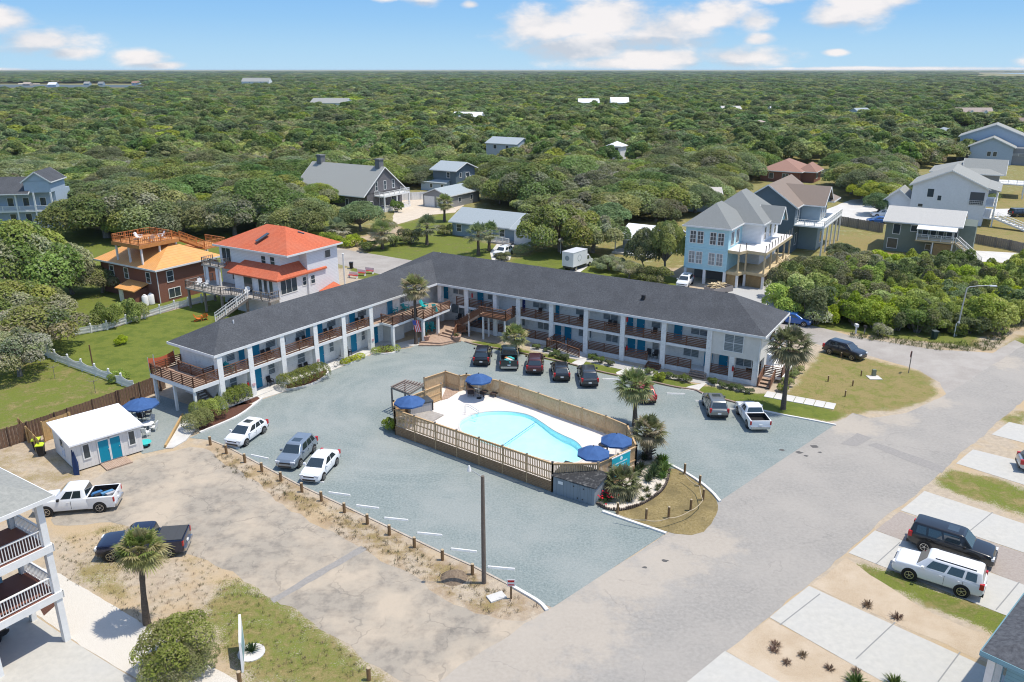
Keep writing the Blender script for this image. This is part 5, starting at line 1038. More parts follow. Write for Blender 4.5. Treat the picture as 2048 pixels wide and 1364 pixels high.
far_house('far_house', 'small blue grey cottage below the dormer house at upper right', (1900, 270), 5.6, 11, 9, 2.4, BLUEROOF, PALEB, ang=-10, axis='y')
# --- foreground left: blue house with stacked porches
h = House('porch_house', 'blue shingled seaside house with two stacked white porches in the lower left corner', (137, 1278), ang=57, at=(.1, 0))
h.posts([(0, 0)], 0, 9.1, .34); h.posts([(-3.6, 0), (-7.4, 0)], 3.3, 9.1, .36); h.posts([(-.1, 3.4)], 0, 9.1, .3); h.posts([(-3.6, .2), (-7.4, .2)], 0, 3.3, .4)
for z in (3.3, 6.3):
    mb = MB(); mb.box(-14, -.15, z - .34, .2, 3.6, z); h.part(mb, 'porch_floor', mat('porch_boards', (.20, .085, .06), .7)); mb = MB(); mb.box(-14, -.24, z - .42, .26, -.16, z + .02); mb.box(.2, -.24, z - .42, .28, 3.6, z + .02); h.part(mb, 'porch_fascia', WHITE)
    h.rail([(-.2, 0, z), (-3.4, 0, z)], 1.0, 'bal', WHITE, gap=3.4); h.rail([(-3.8, 0, z), (-7.2, 0, z)], 1.0, 'bal', WHITE, gap=3.4); h.rail([(0, .2, z), (0, 3.3, z)], 1.0, 'bal', WHITE, gap=3.4)
h.body(-14, 3.4, 3.0, -1.2, 12, 9.2, FGSID); h.door('-y', 3.4, -3.0, 6.32, .9, 2.1, WHITE); h.win('-y', 3.4, -5.2, 7.0, 1.1, 1.5); h.win('-y', 3.4, -5.2, 4.0, 1.1, 1.5)
h.hip(-14, 0, .1, 12, 9.25, 3.4, mat('mossy_grey_shingles', (.25, .255, .235), .9, (.33, .33, .30), 5, 7), over=.55)
# --- foreground right: corner of a roof
h = House('corner_house', 'blue grey house with dark shingle roof cut off by the lower right corner', None, rawloc=g2(1963, 1302, 7.0), at=(-.9, -.9), ang=-47)
h.body(0, 0, 0, 12, 14, 6.75, FGSID); h.hip(0, 0, 12, 14, 7.0, 3.0, mat('dark_slate_shingles', (.06, .062, .07), .9, (.12, .125, .135), 5, 7), over=.9, fm=FGSID); h.posts([(-.5, -.5), (-.5, 1.2)], 0, 6.75, .3)
# ------------------------------------------------------------------ vehicles
def paint(name, col, metal=0.3): return mat('paint_' + name, col, .28, metal=metal, coat=.8, spec=.5)
PW = paint('white', (.78, .79, .80), 0); PBK = paint('black', (.012, .013, .015)); PDG = paint('dark_grey', (.045, .05, .055)); PSV = paint('steel_blue', (.27, .32, .37), .5); PMR = paint('maroon', (.075, .018, .02)); PGR = paint('dark_green', (.018, .035, .038)); PNV = paint('navy', (.008, .014, .045)); PBL = paint('blue', (.015, .10, .36)); PTN = paint('taupe', (.22, .225, .215), .5); PRD = paint('red', (.35, .02, .03)); PSL = paint('silver', (.42, .44, .46), .5)
GOLD = mat('pale_alloy', (.62, .60, .44), .3, metal=.7)
SPEC = {  # length, width, height, wheelbase, wheel radius, stations (x fraction, bottom, shoulder, half width fraction); cabin (base front, base rear, roof front, roof rear)
 'suv': dict(L=4.65, W=1.86, H=1.66, wb=2.68, r=.35, hood=1.03, belt=1.05, front=.30, cab=(1.22, -2.15, .52, -1.72), rear=1.05),
 'bigsuv': dict(L=5.25, W=2.02, H=1.88, wb=2.98, r=.40, hood=1.16, belt=1.20, front=.42, cab=(1.28, -2.52, .66, -2.35), rear=1.20),
 'hatch': dict(L=4.36, W=1.80, H=1.47, wb=2.65, r=.32, hood=.93, belt=.95, front=.26, cab=(1.30, -2.0, .32, -1.45), rear=.98),
 'sedan': dict(L=4.45, W=1.76, H=1.50, wb=2.60, r=.32, hood=.95, belt=.98, front=.26, cab=(1.28, -1.72, .30, -1.05), rear=1.02),
 'pickup': dict(L=5.75, W=2.03, H=1.93, wb=3.65, r=.41, hood=1.20, belt=1.24, front=.45, cab=(1.35, -.95, .62, -.80), rear=1.20, bed=(-1.02, -2.80)),
 'sut': dict(L=5.05, W=1.92, H=1.72, wb=3.0, r=.37, hood=1.10, belt=1.13, front=.38, cab=(1.25, -.72, .55, -.52), rear=1.12, bed=(-.80, -2.45))}
def ring(hw, zb, zs, crown, n=0):
    return [(0, zb), (hw * .80, zb), (hw * .97, zb + .12), (hw * 1.0, zb + (zs - zb) * .42), (hw * .985, zb + (zs - zb) * .72), (hw * .94, zs - .03), (hw * .86, zs + crown * .45), (hw * .45, zs + crown * .9), (0, zs + crown)]
def bevel(o, w):
    m = o.modifiers.new('bevel', 'BEVEL'); m.width = w; m.segments = 3; m.limit_method = 'ANGLE'; m.angle_limit = R(22); o.data.polygons.foreach_set('use_smooth', [True] * len(o.data.polygons))
    if 'sharp_edge' in o.data.attributes: o.data.attributes.remove(o.data.attributes['sharp_edge'])
    return o
def vehicle(kind, name, label, paintm, cat, pos, hd, group=None, wheelm=None, sunroof=False, rack=False, lift=0, grille=True, bedm=None, glass=None, plate=True, two_tone=None):
    S = SPEC[kind]; L, Wd, H = S['L'], S['W'], S['H']; hw = Wd / 2; r = S['r']; gc = .20 + (r - .32) * .8
    t = thing(name, label, cat, (pos[0], pos[1], .012), R(hd), group); wheelm = wheelm or CHROME; glass = glass or AUTOGL
    f, b = L / 2, -L / 2; bed = S.get('bed'); z1 = S['belt']; zh = S['hood']; rx = bed[0] if bed else b
    # lower body: stations from nose to tail (x, half width, underside, shoulder, crown)
    st = [(f, hw * .70, gc + .16, S['front'] + .30, .02), (f - .05, hw * .84, gc + .06, zh * .72, .03), (f - .22, hw * .94, gc, zh * .90, .045), (f - .55, hw * .985, gc, zh * .955, .05), (S['cab'][0] + .05, hw, gc, zh, .05)]
    if bed: st += [(S['cab'][0] - .4, hw, gc, z1, .03), (rx, hw, gc, z1, .02)]
    else: st += [(S['cab'][0] - .45, hw, gc, z1, .03), (-.2, hw, gc, z1, .03), (b + .8, hw, gc, z1 + .01, .03), (b + .30, hw * .97, gc + .03, S['rear'], .03), (b + .08, hw * .92, gc + .08, S['rear'] - .05, .02), (b, hw * .82, gc + .16, S['rear'] - .25, .01)]
    def loft(st):
        mb = MB(); V = []; F = []; n = len(ring(1, 0, 1, 0)); full = 2 * n - 2
        for (x, w, zb, zs, c) in st:
            q = ring(w, zb, zs, c); V += [(x, y, z) for y, z in q] + [(x, -y, z) for y, z in q[-2:0:-1]]
        for i in range(len(st) - 1):
            for k in range(full): k2 = (k + 1) % full; F.append((i * full + k, (i + 1) * full + k, (i + 1) * full + k2, i * full + k2))
        F.append(tuple(range(full))); e = (len(st) - 1) * full; F.append(tuple(e + k for k in range(full - 1, -1, -1))); mb.add(V, F); return mb
    bm_ = loft(st)
    if bed:
        x0, x1 = bed[0], b + .06; zt = z1 + .02; wl = .13
        for s in (1, -1):
            bm_.add([(x0, s * hw * .80, gc), (x1, s * hw * .80, gc), (x1, s * hw, gc + .1), (x0, s * hw, gc + .1), (x0, s * hw, zt - .05), (x1, s * hw, zt - .05), (x1, s * (hw - .03), zt), (x0, s * (hw - .03), zt), (x0, s * (hw - wl), zt), (x1, s * (hw - wl), zt), (x0, s * (hw - wl), gc + .2), (x1, s * (hw - wl), gc + .2)],
                    [(0, 1, 2, 3), (3, 2, 5, 4), (4, 5, 6, 7), (7, 6, 9, 8), (8, 9, 11, 10), (1, 11, 9, 6, 5, 2), (0, 3, 4, 7, 8, 10)])
        bm_.box(b + .02, -hw * .95, gc + .25, b + .10, hw * .95, zt - .02); bm_.box(x0 - .02, -hw * .9, gc + .1, x1, hw * .9, gc + .45)
    body = bm_.build('body', paintm, t, smooth=38); bevel(body, .035)
    if bed:
        fb = MB(); fb.box(x0 - .03, -(hw - wl - .01), gc + .46, x1 + .06, hw - wl - .01, gc + .50); fb.box(x0 - .01, -(hw - wl - .01), gc + .5, x0 - .05, hw - wl - .01, zt - .01)
        for s in (1, -1): fb.box(x0 - .05, s * (hw - wl - .005), gc + .5, x1 + .06, s * (hw - wl - .03), zt - .005)
        fb.box(x1 + .05, -(hw - wl), gc + .5, x1 + .075, hw - wl, zt - .03); fb.build('bed', DARK, t)
        if bedm == 'cover':
            cb = MB(); cb.box(x0 - .05, -(hw - .1), zt, x1 + .06, hw - .1, zt + .035)
            for k in (1, 2): cb.box(x0 + (x1 - x0) * k / 3 - .01, -(hw - .1), zt + .03, x0 + (x1 - x0) * k / 3 + .01, hw - .1, zt + .045)
            cb.build('bed_cover', mat('bed_cover', (.06, .062, .065), .6), t)
    # cabin
    c0, c1, r0, r1 = S['cab']; zb = z1 - .02; wb_, wr = hw * .93, hw * .74; zr = H - .07
    rings = [[(c0, wb_ * .90), (c0 - .45, wb_), (c1 + .25, wb_), (c1, wb_ * .90)], [(r0 + .02, wr * .93), (r0 - .25, wr), (r1 + .2, wr), (r1 - .02, wr * .92)], [(r0 - .12, wr * .84), (r0 - .35, wr * .9), (r1 + .25, wr * .9), (r1 + .10, wr * .84)]]
    zz = [zb, zr, H]; V = []
    for q, z in zip(rings, zz): V += [(x, y, z) for x, y in q] + [(x, -y, z) for x, y in q[::-1]]
    F = []
    for i in range(2):
        for k in range(8): k2 = (k + 1) % 8; F.append((i * 8 + k2, i * 8 + k, (i + 1) * 8 + k, (i + 1) * 8 + k2))
    F.append(tuple(range(16, 24))[::-1]); cb = MB(); cb.add(V, F); bevel(cb.build('cabin', two_tone or paintm, t, smooth=30), .05)
    def lerp(a, b_, u): return tuple(a[i] + (b_[i] - a[i]) * u for i in range(3))
    def panel(q, out, name, m=glass):
        """q: bl, br, tr, tl corners; pushed out 1 cm along out"""
        mb = MB(); o = np.array(out) * .012; mb.add([tuple(np.array(p) + o) for p in q], [(0, 1, 2, 3)]); mb.build(name, m, t)
    A, B = np.array((c0, 0, zb)), np.array((r0 + .02, 0, zr)); n = np.cross(B - A, (0, 1, 0)); n = n / np.linalg.norm(n); n = n if n[0] > 0 else -n
    def on(u, y): p = A + (B - A) * u; return (p[0], y, p[2])
    panel([on(.10, -wb_ * .84), on(.10, wb_ * .84), on(.95, wr * .88), on(.95, -wr * .88)], n, 'windshield')
    A2, B2 = np.array((c1, 0, zb)), np.array((r1 - .02, 0, zr)); n2 = np.cross(B2 - A2, (0, 1, 0)); n2 = n2 / np.linalg.norm(n2); n2 = n2 if n2[0] < 0 else -n2
    def on2(u, y): p = A2 + (B2 - A2) * u; return (p[0], y, p[2])
    panel([on2(.14, wb_ * .82), on2(.14, -wb_ * .82), on2(.90, -wr * .84), on2(.90, wr * .84)], n2, 'rear_window')
    cuts = [.0, .50, 1.0] if bed or kind in ('sedan',) else ([.0, .40, .74, 1.0] if kind in ('suv', 'bigsuv', 'hatch') else [0, .5, 1])
    for s in (1, -1):
        xb0, xb1, xt0, xt1 = c0 - .48, c1 + .30, r0 - .27, r1 + .18
        no = np.array((0, s * (zr - zb), wb_ - wr)); no /= np.linalg.norm(no)
        for i in range(len(cuts) - 1):
            u0, u1 = cuts[i] + .025, cuts[i + 1] - .025
            def sp(u, v):
                xb, xt = xb0 + (xb1 - xb0) * u, xt0 + (xt1 - xt0) * u; return (xb + (xt - xb) * v, s * (wb_ + (wr - wb_) * v), zb + (zr - zb) * v)
            q = [sp(u0, .12), sp(u1, .12), sp(u1, .90), sp(u0, .90)]; panel(q if s < 0 else q[::-1], no, 'side_window')
        mb = MB(); mb.box(c0 - .52, s * (hw - .02), z1 - .02, c0 - .36, s * (hw + .17), z1 + .14); mb.build('mirror', two_tone or paintm if kind != 'pickup' else DARK, t, smooth=30)
        # door seams and handles
        mb = MB()
        for u in cuts[1:-1]:
            x = xb0 + (xb1 - xb0) * u; mb.box(x - .008, s * (hw - .02), gc + .22, x + .008, s * (hw + .003), z1 - .12)
        mb.build('door_seam', DARK, t)
        for u in cuts[1:-1][:2]:
            x = xb0 + (xb1 - xb0) * u + .22; h_ = MB(); h_.box(x - .11, s * (hw - .01), z1 - .22, x + .05, s * (hw + .018), z1 - .18); h_.build('door_handle', two_tone or paintm, t)
        # lamps
        mb = MB(); mb.box(f - .42, s * hw * .50, zh * .69, f - .04, s * hw * .90, zh * .83); mb.build('headlight', HEADL, t, smooth=30)
        mb = MB()
        if bed: mb.box(b + .0, s * hw * .86, z1 - .42, b + .10, s * hw * 1.003, z1 - .06)
        else: mb.box(b + .03, s * hw * .74, S['rear'] - .34, b + .28, s * hw * .965, S['rear'] + (.0 if kind == 'sedan' else .05))
        mb.build('tail_light', REDL, t, smooth=30)
    # wheels
    for x in (S['wb'] / 2 + .02, -S['wb'] / 2 + .02):
        for s in (1, -1):
            y = s * (hw - .10); am = MB(); am.lathe([(r + .07, -.10), (r + .07, .104)], (x, y, r + .01), 24, axis='y'); am.build('wheel_arch', DARK, t)
            wm = MB(); wm.lathe([(r * .70, -.115), (r * .93, -.115), (r, -.08), (r, .08), (r * .93, .115), (r * .70, .115)], (x, y, r), 24, axis='y'); w_ = wm.build('wheel', TYRE, t, smooth=40)
            rm = MB(); rm.lathe([(r * .68, -.118), (r * .68, .118)], (x, y, r), 20, axis='y'); rm.build('rim_well', DARK, w_)
            rm = MB(); o = s * .124
            for k in range(5):
                a = k * 1.2566; rm.bar((x, y + o, r), (x + math.cos(a) * r * .64, y + o, r + math.sin(a) * r * .64), .085, .02)
            rm.lathe([(r * .16, -.128), (r * .16, .128)], (x, y, r), 12, axis='y'); n_ = 20
            for k in range(n_):
                a0, a1 = 2 * math.pi * k / n_, 2 * math.pi * (k + 1) / n_; rm.bar((x + math.cos(a0) * r * .64, y + o, r + math.sin(a0) * r * .64), (x + math.cos(a1) * r * .64, y + o, r + math.sin(a1) * r * .64), .05, .03)
            rm.build('rim', wheelm, w_)
    # bumpers, grille, plate
    if grille:
        mb = MB(); mb.box(f - .10, -hw * .50, zh * .56, f - .01, hw * .50, zh * .74); mb.box(f - .06, -hw * .62, gc + .12, f + .012, hw * .62, gc + .26); mb.build('grille', BLACKM, t)
    mb = MB(); mb.box(b - (.10 if bed else .015), -hw * .88, gc + .10, b + .2, hw * .88, gc + .30); mb.build('rear_bumper', CHROME if bed else DARK, t, smooth=30)
    if plate:
        mb = MB(); mb.box(b - .03, -.16, gc + .36, b + .2, .16, gc + .50); mb.build('licence_plate', WHITE, t)
    if sunroof: mb = MB(); mb.box(r0 - 1.05, -wr * .55, H - .01, r0 - .40, wr * .55, H + .008); mb.build('sunroof', glass, t)
    if rack:
        for s in (1, -1): mb = MB(); mb.bar((r0 - .4, s * wr * .86, H + .03), (r1 + .3, s * wr * .86, H + .03), .04, .05); mb.build('roof_rail', BLACKM, t)
    return t
def from_wheels(kind, wf, wr, side=1):
    """place by where the two wheels of the visible side touch the ground; side +1: the vehicle's left side is seen"""
    a, b = np.array(g2(*wf)), np.array(g2(*wr)); d = a - b; d /= np.linalg.norm(d); left = np.array((-d[1], d[0])); S = SPEC[kind]
    c = (a + b) / 2 - left * side * (S['W'] / 2 - .1); return tuple(c), math.degrees(math.atan2(d[1], d[0]))
def from_rear(kind, px, hd):
    p = np.array(g2(*px)); d = np.array((math.cos(R(hd)), math.sin(R(hd)))); return tuple(p + d * SPEC[kind]['L'] / 2), hd
def from_front(kind, px, hd):
    p = np.array(g2(*px)); d = np.array((math.cos(R(hd)), math.sin(R(hd)))); return tuple(p - d * SPEC[kind]['L'] / 2), hd
VG = 'cars parked in front of the motel'; VL = 'cars parked nose to the wooden bollards'
def V(kind, name, label, pm, cat, place, **kw): return vehicle(kind, name, label, pm, cat, *place, **kw)
V('hatch', 'hatchback', 'white hatchback with a dark sunroof at the far end of the bollard row', PW, 'car', from_wheels('hatch', (492, 892), (528, 866)), group=VL, sunroof=True)
V('suv', 'crossover', 'steel blue grey crossover with a sunroof beside the white sedan', PSV, 'car', from_wheels('suv', (597, 937), (630, 902)), group=VL, sunroof=True)
V('sedan', 'sedan', 'white sedan nearest to the utility pole in the bollard row', PW, 'car', from_wheels('sedan', (646, 961), (673, 930)), group=VL)
HD = 91
V('suv', 'crossover', 'glossy black crossover at the left end of the row, next to the dark green pickup', PBK, 'car', from_rear('suv', (962, 735), HD - 4), group=VG)
pk = V('pickup', 'pickup_truck', 'dark green pickup with beach gear in its bed, in the row before the motel', PGR, 'pickup', from_rear('pickup', (1018, 743), HD - 1), group=VG)
V('suv', 'crossover', 'maroon crossover between the dark green pickup and a black wagon', PMR, 'car', from_rear('suv', (1069, 752), HD - 4), group=VG, rack=True)
V('hatch', 'hatchback', 'black wagon with bright red tail lamps, second from the right end of the five', PBK, 'car', from_rear('hatch', (1124, 766), HD), group=VG)
V('suv', 'crossover', 'charcoal crossover with roof rails at the right end of the five', PDG, 'car', from_rear('suv', (1180, 778), HD), group=VG, rack=True)
V('hatch', 'hatchback', 'red car mostly hidden behind the fan palm by the pool fence', PRD, 'car', from_rear('hatch', (1296, 811), HD), group=VG)
V('suv', 'crossover', 'taupe grey crossover with tall red tail lamps parked alone by the lawn', PTN, 'car', from_rear('suv', (1438, 841), HD - 4), group=VG, sunroof=True)
V('sut', 'pickup_truck', 'white pickup with an open black bed parked beside the taupe crossover', PW, 'pickup', from_rear('sut', (1520, 865), HD), group=VG)
V('suv', 'crossover', 'black crossover parked on the grass edge of the side street', PBK, 'car', from_wheels('suv', (1708, 722), (1654, 707), -1))
V('hatch', 'hatchback', 'blue car half hidden behind the end of the motel roof', PBL, 'car', from_front('hatch', (1623, 652), -29))
wp = V('pickup', 'pickup_truck', 'white crew cab pickup with its bed full of beach gear beside the white shed', PW, 'pickup', from_wheels('pickup', (97, 1033), (202, 1024)))
V('pickup', 'pickup_truck', 'dark navy pickup with a closed bed cover behind the fan palm', PNV, 'pickup', from_wheels('pickup', (221, 1123), (342, 1114)), bedm='cover')
V('bigsuv', 'sport_utility', 'black full size sport utility with roof glass next to the white one', PBK, 'car', from_wheels('bigsuv', (1968 - 4, 1140), (1829, 1097), -1), sunroof=True)
V('bigsuv', 'sport_utility', 'white full size sport utility with pale gold wheels on the concrete drive', PW, 'car', from_wheels('bigsuv', (1817, 1159), (1922, 1193)), wheelm=GOLD, rack=True)
V('suv', 'crossover', 'silver crossover cut off by the right edge on the second concrete drive', PSL, 'car', from_rear('suv', (2032, 935), -22))
V('suv', 'crossover', 'white crossover parked by the blue grey cottage behind the palms', PW, 'car', from_front('suv', (993, 516), -120), rack=True)
V('suv', 'crossover', 'white crossover parked beside the stilts of the light blue house', PW, 'car', from_front('suv', (1362, 578), -115), sunroof=True)
V('suv', 'crossover', 'white crossover behind the weathered fence left of the olive house', PW, 'car', from_front('suv', (1742, 433), 172))
V('sedan', 'sedan', 'blue sedan behind the weathered fence left of the olive house', PBL, 'car', from_front('sedan', (1733, 446), 172))
V('bigsuv', 'sport_utility', 'black sport utility at the right edge on the lawn drive beyond the white stair', PBK, 'car', from_rear('bigsuv', (2018, 433), -3))
V('suv', 'crossover', 'dark car under the oaks at left behind the red roofed white house', PBK, 'car', from_front('suv', (404, 413), 175))
V('sedan', 'sedan', 'black car parked under the porches of the lower left blue house', PBK, 'car', from_front('sedan', (14, 1262), 50))
# beach gear in the pickup beds
def gear(root_loc, hd, label, cols):
    t = thing('beach_gear', label, 'beach gear', (root_loc[0], root_loc[1], .012), R(hd)); r = random.Random(3)
    for i, c in enumerate(cols):
        m = mat('gear_%d' % (hash(c) % 9973), c, .6); mb = MB(); x = -1.3 - i * .42; y = r.uniform(-.45, .45); mb.bar((x - .3, y - .3, .95 + .03 * i), (x + .35, y + .35, 1.02 + .03 * i), .30, .16); mb.build('gear_bag', m, t, smooth=30)
gear(pk.location, HD - 1, 'teal and orange beach gear heaped in the dark green pickup bed', [(.05, .40, .38), (.5, .22, .08), (.55, .55, .5), (.06, .35, .36)])
gear(wp.location, math.degrees(wp.rotation_euler.z), 'blue and black beach gear heaped in the white pickup bed by the shed', [(.05, .16, .35), (.03, .03, .03), (.10, .25, .42), (.4, .4, .42)])
# box truck
def boxtruck():
    t = thing('box_truck', 'white box truck parked on the drive behind the motel', 'truck', g(1150, 537), R(52))
    m = MB(); m.box(-2.2, -1.1, .75, 1.9, 1.1, 3.05); m.build('cargo_box', PW, t); m = MB(); m.box(-2.25, -1.13, 3.05, 1.95, 1.13, 3.12); m.build('box_roof', mat('pale_grey_panel', (.55, .56, .57), .5), t)
    m = MB(); m.box(-2.23, -.95, .85, -2.205, .95, 2.9); m.build('rear_door', mat('off_white_panel', (.66, .67, .68), .4), t)
    for y, a in ((-1.103, 0), ): m = MB(); m.lathe([(.55, -.004), (.55, .004)], (-.4, y, 2.0), 20, axis='y'); m.lathe([(.46, -.008), (.46, .004)], (-.4, y, 2.0), 20, 1, axis='y'); m.build('oval_emblem', [mat('emblem_grey', (.25, .30, .34), .5), PW], t)
    m = MB(); m.lathe([(.42, -.002), (.42, .002)], (0, 0, 0), 20, axis='y'); e = m.build('oval_emblem', mat('emblem_grey', (.25, .30, .34), .5), t, loc=(-2.235, .1, 2.1), rz=R(90))
    m = MB(); m.add([(1.95, s * .98, z) for s in (-1, 1) for z in (.5, 2.1)] + [(2.7, s * .9, 2.1) for s in (-1, 1)] + [(3.25, s * .95, 1.35) for s in (-1, 1)] + [(3.9, s * .9, 1.15) for s in (-1, 1)] + [(3.95, s * .9, .5) for s in (-1, 1)],
        [(0, 1, 4, 6, 8, 10), (2, 11, 9, 7, 5, 3), (1, 3, 5, 4), (4, 5, 7, 6), (6, 7, 9, 8), (8, 9, 11, 10), (10, 11, 2, 0), (0, 2, 3, 1)]); m.build('cab', PW, t, smooth=25)
    m = MB(); m.add([(2.75, -.82, 2.06), (2.75, .82, 2.06), (3.24, .85, 1.4), (3.24, -.85, 1.4)], [(0, 3, 2, 1)]); o = m.build('windshield', AUTOGL, t, loc=(.015, 0, .012))
    for s in (-1, 1): m = MB(); m.box(2.05, s * .955, 1.35, 2.75, s * .985, 1.95); m.build('side_window', AUTOGL, t)
    for x in (-1.2, 2.9):
        for s in (-1, 1): m = MB(); m.lathe([(.24, -.13), (.38, -.12), (.38, .12), (.24, .13)], (x, s * .9, .38), 20, axis='y'); w = m.build('wheel', TYRE, t, smooth=40); m = MB(); m.lathe([(.23, -.135), (.23, .135)], (x, s * .9, .38), 14, axis='y'); m.build('rim', CHROME, w)
    m = MB(); m.box(-2.2, -.9, .45, 2.0, .9, .75); m.build('chassis', BLACKM, t)
boxtruck()
def trailer():
    t = thing('trailer', 'small open trailer heaped with timber scraps beside the light blue house', 'trailer', g(1436, 590), R(30)); r = random.Random(5)
    m = MB(); m.box(-1.9, -1.0, .55, 1.9, 1.0, .68); 
    for (a, b, c, d) in ((-1.9, -1.0, 1.9, -.94), (-1.9, .94, 1.9, 1.0), (-1.9, -.94, -1.84, .94), (1.84, -.94, 1.9, .94)): m.box(a, b, .68, c, d, 1.35)
    m.build('bed', mat('rusty_grey', (.30, .27, .25), .7), t)
    for x in (-.4, .5):
        for s in (-1, 1): w = MB(); w.lathe([(.33, -.1), (.33, .1)], (x, s * 1.1, .33), 18, axis='y'); w.build('wheel', TYRE, t)
    for k in range(34):
        m = MB(); a = r.uniform(0, 3.1); x, y, z = r.uniform(-1.4, 1.4), r.uniform(-.7, .7), 1.2 + r.uniform(0, .5); l = r.uniform(.25, .6); m.bar((x - math.cos(a) * l, y - math.sin(a) * l, z), (x + math.cos(a) * l, y + math.sin(a) * l, z + r.uniform(-.15, .15)), r.uniform(.12, .3), .05); m.build('timber_scrap', PT, t)
trailer()
# ------------------------------------------------------------------ pool enclosure
DZ = .85; FT = 2.45
def T2(px, py): return g2(px, py, FT)                       # points on the top line of the pool fence
NL, NR = T2(789, 819), T2(1105, 927)
E1, E2 = T2(1197, 927), T2(1273, 893); FR = T2(1255, 851)
far_ = [T2(933, 749), T2(1000, 762), T2(1037, 774), T2(1077, 787), T2(1120, 802), T2(1165, 817), T2(1212, 833), FR]
ent = [T2(848, 757), T2(891, 743), T2(919, 752), T2(933, 749)]
LB, GT = T2(787, 804), T2(882, 769)
deckpoly = [NL, NR, E1, E2, FR] + far_[::-1][1:] + [ent[2], ent[1], ent[0], GT, LB]
